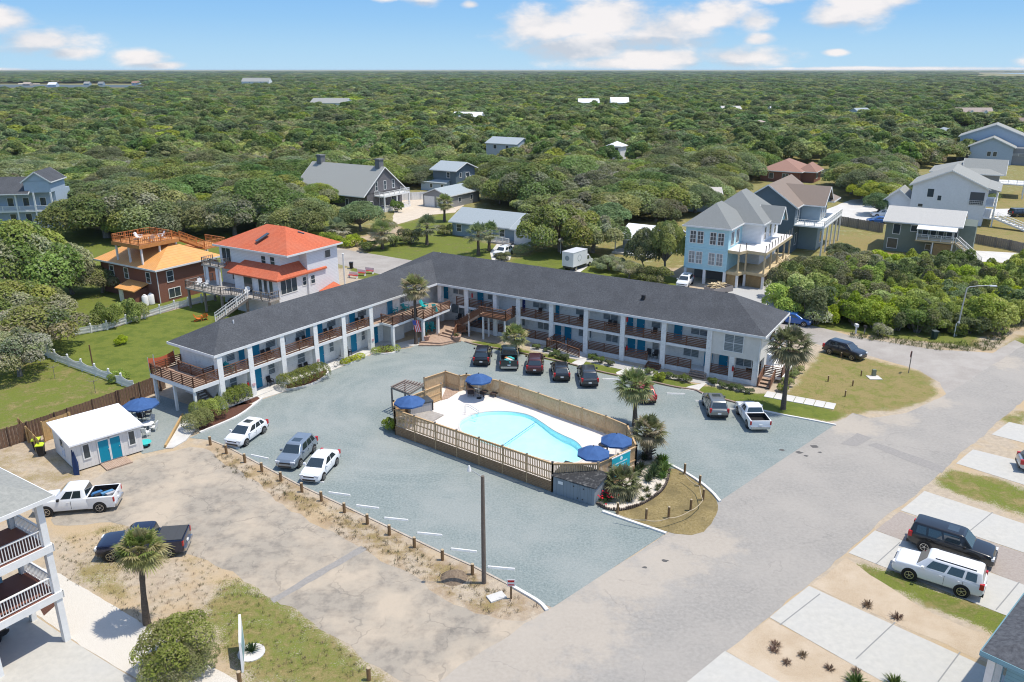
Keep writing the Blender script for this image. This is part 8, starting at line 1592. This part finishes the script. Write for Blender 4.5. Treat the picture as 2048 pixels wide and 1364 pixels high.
oak_px(3, 215, 475, 1.25, 'broad dome oak behind the roof deck, left lobe'); oak_px(1, 290, 470, 1.35, 'broad dome oak directly behind the roof deck'); oak_px(3, 365, 468, 1.0, 'broad dome oak behind the roof deck, right lobe'); oak_px(7, 330, 440, 1.2, 'dark oak behind the dome oaks of the roof deck')
oak_px(5, 470, 470, 1.25, 'grey green oak behind the red roof, left of the ridge'); oak_px(1, 535, 455, 1.35, 'large oak right behind the red roofed white house'); oak_px(3, 610, 465, .95, 'oak behind the right half of the red roof'); oak_px(7, 580, 405, 1.1, 'dark oak left of the shingled house roof'); oak_px(1, 640, 420, .8, 'oak touching the left end of the shingled house')
oak_px(7, 722, 462, .85, 'round dark green oak in front of the white porch'); oak_px(5, 770, 470, .5, 'small greyish tree right of the white porch stairs'); oak_px(0, 690, 455, .5, 'small oak beside the feathery palms')
oak_px(4, 955, 400, .75, 'oak between the garage and the cottage roof'); oak_px(6, 1000, 408, .8, 'bright oak behind the cottage'); oak_px(1, 1060, 405, 1.0, 'green oak behind the white wing of the cottage'); oak_px(6, 1020, 390, .9, 'yellow green oak in a clump behind the cottage'); oak_px(0, 1075, 380, 1.0, 'mid green oak in a clump behind the cottage')
oak_px(8, 1122, 503, 1.22, 'wide wind shaped oak with pale trunk behind the box truck', 1.35, rz=.3); oak_px(8, 1185, 505, .95, 'wind shaped oak joined to the wide one behind the box truck', 1.3); oak_px(7, 1215, 470, .9, 'dark oak left of the bungalow'); oak_px(2, 1180, 430, 1.1, 'tall oak above the wind shaped oak'); oak_px(0, 1250, 425, 1.0, 'oak behind the bungalow'); oak_px(3, 1310, 400, 1.1, 'broad oak right behind the bungalow roofs'); oak_px(1, 1390, 425, .85, 'oak left of the light blue stilt house'); oak_px(5, 1330, 440, .8, 'greyish oak between bungalow and stilt house')
oak_px(6, 1330, 548, .56, 'bright green upright tree in front of the bungalow', 2.5); oak_px(2, 1288, 542, .6, 'dark slim oak left of the bright green tree', 2.0); oak_px(5, 1258, 556, .48, 'small twisted tree on the lawn behind the motel roof', .9); oak_px(8, 1218, 540, .45, 'low twisted oak spreading over the white truck nose', 1.0)
oak_px(4, 1640, 580, .58, 'open crowned oak right of the unfinished porches', 1.1); oak_px(2, 1600, 556, .5, 'oak touching the unfinished porch stairs', 1.2); oak_px(5, 1722, 565, .8, 'oak in the shrubs left of the olive house', .95); oak_px(5, 1690, 560, .7, 'greyish oak in the shrubs below the olive house'); oak_px(7, 1770, 560, .42, 'dark oak at the corner of the olive house'); oak_px(0, 1680, 520, .45, 'oak beyond the shrubs near the weathered fence')
oak_px(6, 1735, 405, .9, 'bright oak clump left of the white gable house'); oak_px(7, 1755, 430, .7, 'dark oak clump shading the white car'); oak_px(0, 1690, 372, 1.0, 'oak beside the brick bungalow'); oak_px(1, 1775, 380, 1.0, 'oak behind the white gable house wing')
SH = [shrub_mesh('foliage', 40 + i, [(random.uniform(-.75, .75), random.uniform(-.75, .75), random.uniform(.3, 1.0), random.uniform(.25, .6), random.uniform(.25, .6), random.uniform(.22, .55)) for _ in range(13)], 6500, .105, w=w_, mul=ml) for i, (w_, ml) in enumerate([((2, 4, 4, 2, 1, .2), (1.25, 1.2, 1)), ((1, 3, 4, 5, 1, .2), (1.4, 1.4, .75)), ((4, 4, 2, 1, 1, .3), (.9, .95, .9)), ((1, 3, 3, 3, 4, 1), (1.0, .95, .9)), ((1, 2, 5, 6, 1, 0), (1.4, 1.4, .65))])]
def bush(px, py, k, sc, label, cat='bush', grp=None, name='bush'): return shrub(name, SH[k], g(px, py), label, cat, grp, random.uniform(0, 6), sc)
def hedge_mesh(seed, lx, ly, h, n=3500, w=(1, 3, 5, 3, .5, 0), mul=(1.1, 1.1, .75)):
    r = random.Random(seed); k = max(3, int(lx / .7)); return shrub_mesh('foliage', seed, [(-lx / 2 + lx * (i + .5) / k, r.uniform(-.1, .1) * ly, h * .5, lx / k * .85, ly * .55, h * .55) for i in range(k)], int(n * 1.8), .11, w, mul)
def hedge(px, py, lx, ly, h, rz, label, **kw): return shrub('hedge', hedge_mesh(int(px), lx, ly, h, **kw), g(px, py), label, 'hedge', None, R(rz), 1.0)
hedge(609, 766, 5.4, 2.4, 1.6, 52, 'long clipped rounded hedge under the left wing balcony', n=5200); hedge(472, 808, 2.9, 2.0, 1.7, 55, 'rounded hedge at the first column of the left wing'); hedge(419, 836, 2.9, 2.3, 1.8, 40, 'round bush pair by the concrete ramp, upper one'); hedge(397, 856, 2.4, 2.0, 1.6, 50, 'round bush pair by the concrete ramp, lower one')
hedge(706, 722, 3.0, 1.2, .55, 55, 'low yellow green planting by the bicycle', n=1200, w=(0, 2, 3, 5, 1, 0), mul=(1.3, 1.25, .6)); hedge(772, 703, 3.0, 1.7, .6, 20, 'low bed of yellow green shrubs beside the terrace post', n=1400, w=(0, 2, 3, 5, 1, 0), mul=(1.3, 1.25, .6))
hedge(1062, 503, 9.0, 2.6, 1.7, 52, 'long clipped hedge beside the lawn of the cottage', n=4200); hedge(1985, 402, 8, 3, 1.7, 55, 'clipped hedge at the deck of the pale hipped house', n=2500)
SH.append(shrub_mesh('foliage', 61, [(random.uniform(-.6, .6), random.uniform(-.6, .6), random.uniform(.35, .85), random.uniform(.35, .6), random.uniform(.35, .6), random.uniform(.3, .5)) for _ in range(14)], 16000, .062, w=(0, 1, 4, 5, 4, 1.5), mul=(1.35, 1.25, 1.0)))
bush(356, 1335, 5, (2.15, 2.1, 2.3), 'big loose grey green bush in the bottom left foreground'); bush(345, 1370, 5, (1.5, 1.5, 1.4), 'yellow green bush merging with the big foreground bush'); bush(400, 1332, 5, (1.2, 1.2, 1.5), 'green bush right of the big foreground bush')
bush(214, 655, 0, (1.7, 1.7, 2.3), 'multi stemmed bush on the white picket fence, left of two'); bush(262, 643, 0, (1.6, 1.6, 2.3), 'multi stemmed bush on the white picket fence, right of two'); bush(243, 700 - 12, 4, .8, 'low pale shrub at the bend of the picket fence'); bush(238, 762, 4, .9, 'low shrub beside the scalloped fence end')
bush(793, 424, 2, (1.6, 1.6, 2.0), 'clipped round shrub at the foot of the white porch stairs'); bush(822, 487, 3, (2.2, 2.2, 2.0), 'clump of tall dune grass like shrub on the lawn'); bush(786, 492, 2, 1.6, 'dark shrub right of the yellow sign palms'); bush(700, 492, 4, (2.6, 2.2, 1.6), 'light green shrub bed at the corner of the side street'); bush(738, 500, 2, (2.2, 2, 1.4), 'dark shrub bed by the yellow sign'); bush(660, 486, 0, (2, 2, 1.6), 'shrub below the left feathery palm'); bush(890, 470, 3, 1.5, 'shrub at the left corner of the cottage'); bush(1306, 566, 3, (2.3, 2.2, 1.9), 'round grey green bush just above the motel ridge'); bush(1005, 520, 3, (1.4, 1.2, 1.0), 'thin shrub above the motel ridge near the white crossover')
bush(787, 868 - 8, 4, .9, 'small shrub bed outside the hot tub fence'); bush(40, 490, 2, (2.6, 2.6, 2.0), 'dark shrub below the balconied house'); bush(325, 940 - 4, 2, .5, 'small weeds by the white shed wall') if False else None
wbg = 'small round shrubs in the white stone bed'
for px, py in [(1074, 698), (1093, 703), (1104, 712), (1118, 716), (1183, 718), (1200, 726), (1219, 731), (1297, 748), (1336, 756), (1356, 760), (1372, 764), (1425, 768), (1445, 776), (1464, 779), (1481, 783), (1497, 787), (1112, 708), (1130, 720)]: shrub('bed_shrub', SH[2], g(px, py), 'small dark round shrub in the white stone bed before the right wing', 'shrub', wbg, random.uniform(0, 6), random.uniform(.38, .6))
for px, py in [(1564, 782), (1572, 770), (1583, 755), (1592, 745)]: shrub('bed_shrub', SH[1], g(px, py), 'green shrub in the edged bed at the street end of the motel', 'shrub', 'end bed shrubs', random.uniform(0, 6), random.uniform(.6, .9))
bush(1318, 760, 4, .7, 'yellowish shrub behind the gravel palm')
# thicket along the side street
tp_ = pw([(1545, 636), (1620, 644), (1700, 655), (1790, 667), (1850, 672), (1880, 664), (1960, 676), (2010, 655), (2120, 610), (2120, 540), (1990, 560), (1860, 548), (1760, 545), (1640, 560), (1575, 575)])
xs = [p[0] for p in tp_]; ys = [p[1] for p in tp_]; cnt = 0; yy = min(ys)
while yy < max(ys):
    xx = min(xs)
    while xx < max(xs):
        x, y = xx + random.uniform(-.8, .8), yy + random.uniform(-.8, .8)
        if inpoly(np.array([x]), np.array([y]), tp_)[0]:
            q = P((x, y, 1.5))
            if -20 < q[0] < 2080:
                k = random.choice([4, 1, 1, 0, 4, 2, 3, 4]); s = random.uniform(1.6, 2.6); edge = abs(y - min(ys)) < 4
                shrub('thicket_shrub', SH[k], (x, y, 0), ['mid green shrub in the dense thicket along the side street', 'bright green shrub in the dense thicket along the side street', 'dark shrub in the dense thicket along the side street', 'greyish shrub in the dense thicket along the side street', 'yellow green shrub in the dense thicket along the side street'][k], 'shrub', 'thicket shrubs along the side street', random.uniform(0, 6), (s, s, s * random.uniform(1.0, 1.45) * (1.0 if q[1] < 640 else .8))); cnt += 1
        xx += 2.25
    yy += 2.25
WB = shrub_mesh('foliage', 77, [(random.uniform(-.5, .5), random.uniform(-.5, .5), random.uniform(.4, .8), .55, .55, .5) for _ in range(5)], 3000, .12, w=(0, 1, 3, 3, 1, 5), mul=(1.5, 1.55, 1.6))
for px, py, s in ((1630, 648, 1.9), (1617, 632, 1.7), (1760, 672, 1.3), (1556, 610, 1.5)): shrub('flowering_shrub', WB, g(px, py), 'shrub with creamy white blossom at the edge of the side street thicket', 'shrub', 'blossoming shrubs', 0, s)
# grass and weed tufts on the sandy verge and the corner thicket edge (nobody could count them)
def weeds(name, label, polys, n, mes, smin, smax, seed):
    r = random.Random(seed); V_ = []; F = []; C = []
    src = [(np.array([v.co for v in m.vertices]), [tuple(p.vertices) for p in m.polygons], np.array([0.0])) for m in mes]; cols = []
    for m in mes: a = np.zeros(len(m.loops) * 4, np.float32); m.color_attributes['leaf'].data.foreach_get('color', a); cols.append(a.reshape(-1, 4))
    out = []; off = 0
    for poly in polys:
        pp = pw(poly); x0, x1, y0, y1 = min(p[0] for p in pp), max(p[0] for p in pp), min(p[1] for p in pp), max(p[1] for p in pp); k = 0
        while k < n:
            x, y = r.uniform(x0, x1), r.uniform(y0, y1)
            if not inpoly(np.array([x]), np.array([y]), pp)[0]: continue
            k += 1; i = r.randrange(len(mes)); s = r.uniform(smin, smax); a = r.uniform(0, 6.28); v = src[i][0] * s; ca, sa_ = math.cos(a), math.sin(a); v = np.stack([x + v[:, 0] * ca - v[:, 1] * sa_, y + v[:, 0] * sa_ + v[:, 1] * ca, v[:, 2]], 1)
            V_.append(v); F += [tuple(off + j for j in f) for f in src[i][1]]; off += len(v); C.append(cols[i])
    me = bpy.data.meshes.new(name); me.from_pydata(np.vstack(V_).tolist(), [], F); at = me.color_attributes.new('leaf', 'FLOAT_COLOR', 'CORNER'); at.data.foreach_set('color', np.vstack(C).ravel()); me.materials.append(PALMLEAF); o = bpy.data.objects.new(name, me); COL.objects.link(o); return tag(o, label, 'weeds', None, 'stuff')
W1 = tuft(21, 9, .28, [(.13, .14, .045), (.20, .17, .08), (.10, .12, .035)]); W2 = tuft(22, 12, .22, [(.08, .12, .03), (.12, .145, .04)]); W3 = tuft(23, 8, .3, [(.26, .20, .11), (.20, .15, .08)])
weeds('verge_weeds', 'scattered weeds on the sandy verge along the bollards', [[(425, 892), (700, 1030), (900, 1130), (1080, 1215), (1000, 1240), (740, 1105), (560, 1002), (430, 925)]], 420, [W1, W2, W3], .5, 1.2, 5)
weeds('lawn_weeds', 'rough grass tufts in the foreground grass', [[(110, 1075), (250, 1050), (400, 1115), (520, 1185), (780, 1364), (500, 1364), (430, 1290), (290, 1250), (120, 1155)]], 700, [W1, W2, W3], .4, .9, 6)
weeds('corner_weeds', 'low creeping plants at the foot of the thicket', [[(1700, 676), (1890, 702), (1985, 702), (2060, 640), (2060, 625), (1960, 685), (1870, 685), (1700, 664)]], 500, [W2, tuft(24, 10, .4, [(.07, .12, .02), (.10, .15, .03)])], .8, 1.6, 8)
weeds('island_weeds', 'rough dry grass tufts on the rope fenced island and the corner grass', [[(1215, 1025), (1330, 1060), (1400, 1060), (1430, 1005), (1340, 940)], [(1600, 770), (1740, 725), (1870, 760), (1830, 810), (1665, 838)]], 420, [W3, W2], .2, .45, 9)
# ------------------------------------------------------------------ the woods
KEEP = [(600, 312, 800, 430, 183), (845, 312, 970, 375, 215), (840, 362, 965, 418, 190), (895, 412, 1062, 500, 152), (1232, 415, 1330, 520, 141), (1360, 340, 1665, 600, 112), (1532, 312, 1655, 362, 232), (1785, 328, 1990, 480, 155), (1755, 395, 1965, 520, 136), (1890, 308, 2060, 405, 200), (1940, 255, 2060, 330, 280), (1905, 208, 1992, 250, 430), (-10, 340, 128, 500, 160), (185, 440, 425, 615, 105), (365, 445, 690, 640, 98), (640, 495, 830, 560, 120), (780, 380, 915, 455, 160), (780, 430, 1010, 525, 140), (1640, 380, 1780, 470, 170),
        (972, 270, 1030, 290, 300), (1478, 238, 1530, 258, 340), (622, 190, 712, 212, 560), (912, 220, 950, 236, 440), (484, 150, 532, 164, 1200), (1160, 193, 1262, 206, 700), (1448, 211, 1475, 220, 480), (1546, 212, 1570, 220, 480), (1716, 213, 1752, 232, 420), (1212, 280, 1240, 294, 300), (1345, 372, 1420, 388, 170), (2028, 230, 2060, 256, 400), (1878, 252, 1925, 276, 320), (0, 160, 292, 180, 1700), (1950, 144, 2060, 150, 9000), (400, 392, 445, 412, 170)]
CLEAR = [pw(c) for c in ([(600, 640), (600, 560), (640, 485), (800, 440), (775, 385), (960, 372), (1000, 415), (1100, 440), (1340, 470), (1360, 640)], [(1340, 640), (1355, 420), (1500, 390), (1660, 420), (1690, 395), (1790, 455), (1800, 350), (1900, 330), (2400, 285), (2600, 700), (1550, 740)], [(-300, 800), (-300, 520), (100, 470), (420, 470), (700, 470), (700, 700)], [(1500, 365), (1540, 335), (1660, 335), (1690, 365)], [(-10, 480), (-200, 480), (-200, 440), (130, 440), (130, 470)], [(610, 440), (590, 395), (690, 370), (800, 385), (800, 430)], [(860, 390), (850, 365), (960, 360), (985, 400)])]
def allowed(x, y, rad, top):
    for c in CLEAR:
        if inpoly(np.array([x]), np.array([y]), c)[0]: return False
    ct = P((x, y, top)); cb = P((x, y, top * .3)); sc_ = FPX / math.hypot(y, CAMZ)
    hx = rad * sc_ * .75
    for (x0, y0, x1, y1, yd) in KEEP:
        if y < yd + 6 and ct[0] + hx > x0 and ct[0] - hx < x1 and ct[1] < y1 - 2 and cb[1] > y0 - (0 if yd < 300 else 6): return False
    return True
cand = []; y = 112.0; row = 0
while y < 330:
    half = y * .70 + 10; n = int(2 * half / 8.6)
    for i in range(n): cand.append((-half + 8.6 * (i + (row % 2) * .5) + random.uniform(-2.2, 2.2), y + random.uniform(-2, 2)))
    y += 7.6; row += 1
cand.sort(key=lambda p: p[1]); nind = 0; leftover = []
WORDS = ['rounded mid green oak', 'broad dark topped oak', 'small compact oak', 'wide spreading oak', 'tall leafy oak', 'greyish thin crowned oak', 'bright yellow green oak', 'dark green oak', 'low flat topped oak']
for (x, y) in cand:
    q = P((x, y, 5))
    if not (-60 < q[0] < 2110): continue
    k = random.choices(range(9), [4, 4, 2.4, 4, 2.4, 2.2, 2.0, 2.6, 4])[0]; s = random.uniform(.9, 1.4)
    if not allowed(x, y, OAKS[k][2] * s, OAKS[k][3] * s): continue
    if nind < 225:
        pos = 'left' if q[0] < 680 else ('middle' if q[0] < 1365 else 'right'); lb = '%s in the %s part of the near woods behind the houses' % (WORDS[k], pos)
        oak(k, x, y, s, random.uniform(0, 6.28), lb, 'woodland oaks, %s part' % pos, trunk=True, sq=random.uniform(.72, .98)); nind += 1
    else: leftover.append((x, y))
# everything beyond reads as one mass
FARC = bpy.data.collections.new('far_crowns')
for i, (Rr, H, w_, ml) in enumerate([(5.0, 7.4, (2, 4, 4, 2, 2, .5), (1, 1, 1)), (5.2, 6.6, (1, 2, 3, 2, 4, 3), (1.05, .95, 1.0)), (4.6, 7.6, (.6, 2, 4, 5, 1, .1), (1.08, 1.1, .82)), (4.8, 8.6, (4, 5, 2, .6, 1, .1), (.8, .95, .95)), (4.6, 7.2, (1, 3, 4, 3, 1, .3), (1.1, 1.05, .85)), (4.0, 9.6, (4, 4, 2, .8, 1, .1), (.9, 1, .9))]):
    me, _ = make_crown('far_crown', 300 + i, Rr * 1.18, H, 1.0, 3600, .80, nl=16, w=w_, mul=ml); o = bpy.data.objects.new('far_crown', me); FARC.objects.link(o)
pts = [(x, y, random.uniform(.8, 1.15), 1.0) for x, y in leftover]; 
def band(y0, y1, sp, hs, zs):
    y = y0
    while y < y1:
        half = y * .70 + 20; n = int(2 * half / sp)
        for i in range(n):
            x = -half + sp * (i + random.random()); yy = y + random.uniform(-.5, .5) * sp; s = hs * random.uniform(.6, 1.4)
            pts.append((x, yy, s, zs * random.uniform(.8, 1.2)))
        y += sp * .85
band(330, 720, 8.4, 1.3, .95); band(720, 1500, 13, 1.9, 1.0); band(1500, 4000, 31, 4.2, 1.1); band(4000, 9500, 95, 11, 1.5)
keep_ = []
for (x, y, s, z) in pts:
    q = P((x, y, 8)); 
    if q[0] < 300 and 1130 < y < 1950: continue
    if q[0] > 1945 and 3000 < y < 7800: continue
    ok = True; rad = 5 * s * FPX / y * .7
    for (x0, y0, x1, y1, yd) in KEEP[19:-1]:
        y1 = y0 + .3 * (y1 - y0)
        if yd > 250 and y < yd + 8 and q[0] + rad > x0 and q[0] - rad < x1 and q[1] - 2 < y1 and q[1] > y0 - 12 - 5 * FPX / y * .3 and yd != 1700: ok = False
    for c in CLEAR[:2]:
        if y < 420 and inpoly(np.array([x]), np.array([y]), c)[0]: ok = False
    for (hx0, hy0, hx1, hy1, yd) in KEEP[:13]:
        if y < yd + 6 and hx0 - rad * .6 < q[0] < hx1 + rad * .6 and hy0 < q[1] < hy1: ok = False
    if ok: keep_.append((x, y, s, z))
def woods():
    me = bpy.data.meshes.new('distant_woods'); me.from_pydata([(x, y, 0) for x, y, s, z in keep_], [], [])
    a = me.attributes.new('sc', 'FLOAT_VECTOR', 'POINT'); a.data.foreach_set('vector', np.array([(s, s, z) for x, y, s, z in keep_], np.float32).ravel())
    a = me.attributes.new('rt', 'FLOAT', 'POINT'); a.data.foreach_set('value', np.random.default_rng(3).uniform(0, 6.28, len(keep_)).astype(np.float32))
    r = np.random.default_rng(4); ys_ = np.array([p[1] for p in keep_]); kd = r.choice(6, len(keep_), p=[.30, .20, .14, .16, .08, .12]); kd = np.where((ys_ > 1500) & (kd == 4), 3, kd)
    a = me.attributes.new('ki', 'INT', 'POINT'); a.data.foreach_set('value', kd.astype(np.int32))
    o = bpy.data.objects.new('distant_woods', me); COL.objects.link(o); tag(o, 'dense green woodland rolling away to the horizon', 'woods', None, 'stuff')
    ng = bpy.data.node_groups.new('woods', 'GeometryNodeTree'); ng.interface.new_socket('Geometry', in_out='INPUT', socket_type='NodeSocketGeometry'); ng.interface.new_socket('Geometry', in_out='OUTPUT', socket_type='NodeSocketGeometry')
    N = ng.nodes.new; L = ng.links.new; gi, go = N('NodeGroupInput'), N('NodeGroupOutput'); ip = N('GeometryNodeInstanceOnPoints'); ci = N('GeometryNodeCollectionInfo'); ci.inputs['Collection'].default_value = FARC; ci.inputs['Separate Children'].default_value = True; ci.inputs['Reset Children'].default_value = True
    def at(nm, ty): n = N('GeometryNodeInputNamedAttribute'); n.data_type = ty; n.inputs['Name'].default_value = nm; return n.outputs[0]
    L(gi.outputs[0], ip.inputs['Points']); L(ci.outputs[0], ip.inputs['Instance']); ip.inputs['Pick Instance'].default_value = True; L(at('ki', 'INT'), ip.inputs['Instance Index']); L(at('sc', 'FLOAT_VECTOR'), ip.inputs['Scale'])
    cx = N('ShaderNodeCombineXYZ'); L(at('rt', 'FLOAT'), cx.inputs[2]); e2 = N('FunctionNodeEulerToRotation'); L(cx.outputs[0], e2.inputs[0]); L(e2.outputs[0], ip.inputs['Rotation']); L(ip.outputs[0], go.inputs[0])
    m = o.modifiers.new('woods', 'NODES'); m.node_group = ng
woods()
SEA = mat('sound_water', (.085, .11, .11), .6, spec=.15)
sheet('water', pw([(-500, 168), (286, 170), (290, 172), (280, 175), (-500, 176)]), .3, SEA); sheet('water', [(3300, 5200), (9000, 5200), (9500, 7600), (4300, 7600)], .3, mat('bright_water', (.30, .38, .45), .1, spec=.6))
sheet('sand_bank', pw([(36, 166.5), (80, 167), (80, 169), (36, 169)]), .5, mat('pale_bank', (.6, .5, .36), .9))
for k, (px, py, w, z) in enumerate([(103, 171, 15, 5), (52, 170, 14, 3.5), (172, 169, 11, 3.5), (200, 169, 10, 3.5), (270, 168, 15, 4.5)]): far_house('far_house', ['pale gabled house standing on the water edge at far left', 'low tan house on the sand bank at far left', 'pale house among the far left trees, left of a pair', 'pale house among the far left trees, right of a pair', 'pinkish roofed house among the far left trees'][k], (px, py - 2, ), z, w, 12, 3.5, [WROOF, TAN, GREYROOF, MIDROOF, PINKROOF][k], [PALEB, TAN, GSID, GSID, PALEB][k], ang=0)

# ------------------------------------------------------------------ the air
def haze():
    m = bpy.data.materials.new('haze_air'); m.use_nodes = True; nt = m.node_tree; nt.nodes.clear(); o = nt.nodes.new('ShaderNodeOutputMaterial'); v = nt.nodes.new('ShaderNodeVolumePrincipled'); nt.links.new(v.outputs[0], o.inputs['Volume'])
    v.inputs['Color'].default_value = (.80, .90, 1.0, 1); v.inputs['Density'].default_value = 0.00005; v.inputs['Anisotropy'].default_value = 0.2
    b = MB(); b.box(-9000, -60, -1.5, 9800, 9900, 33); h_ = b.build('haze', m); h_['kind'] = 'stuff'; h_['label'] = 'thin pale summer air that fades the far woods'
haze()
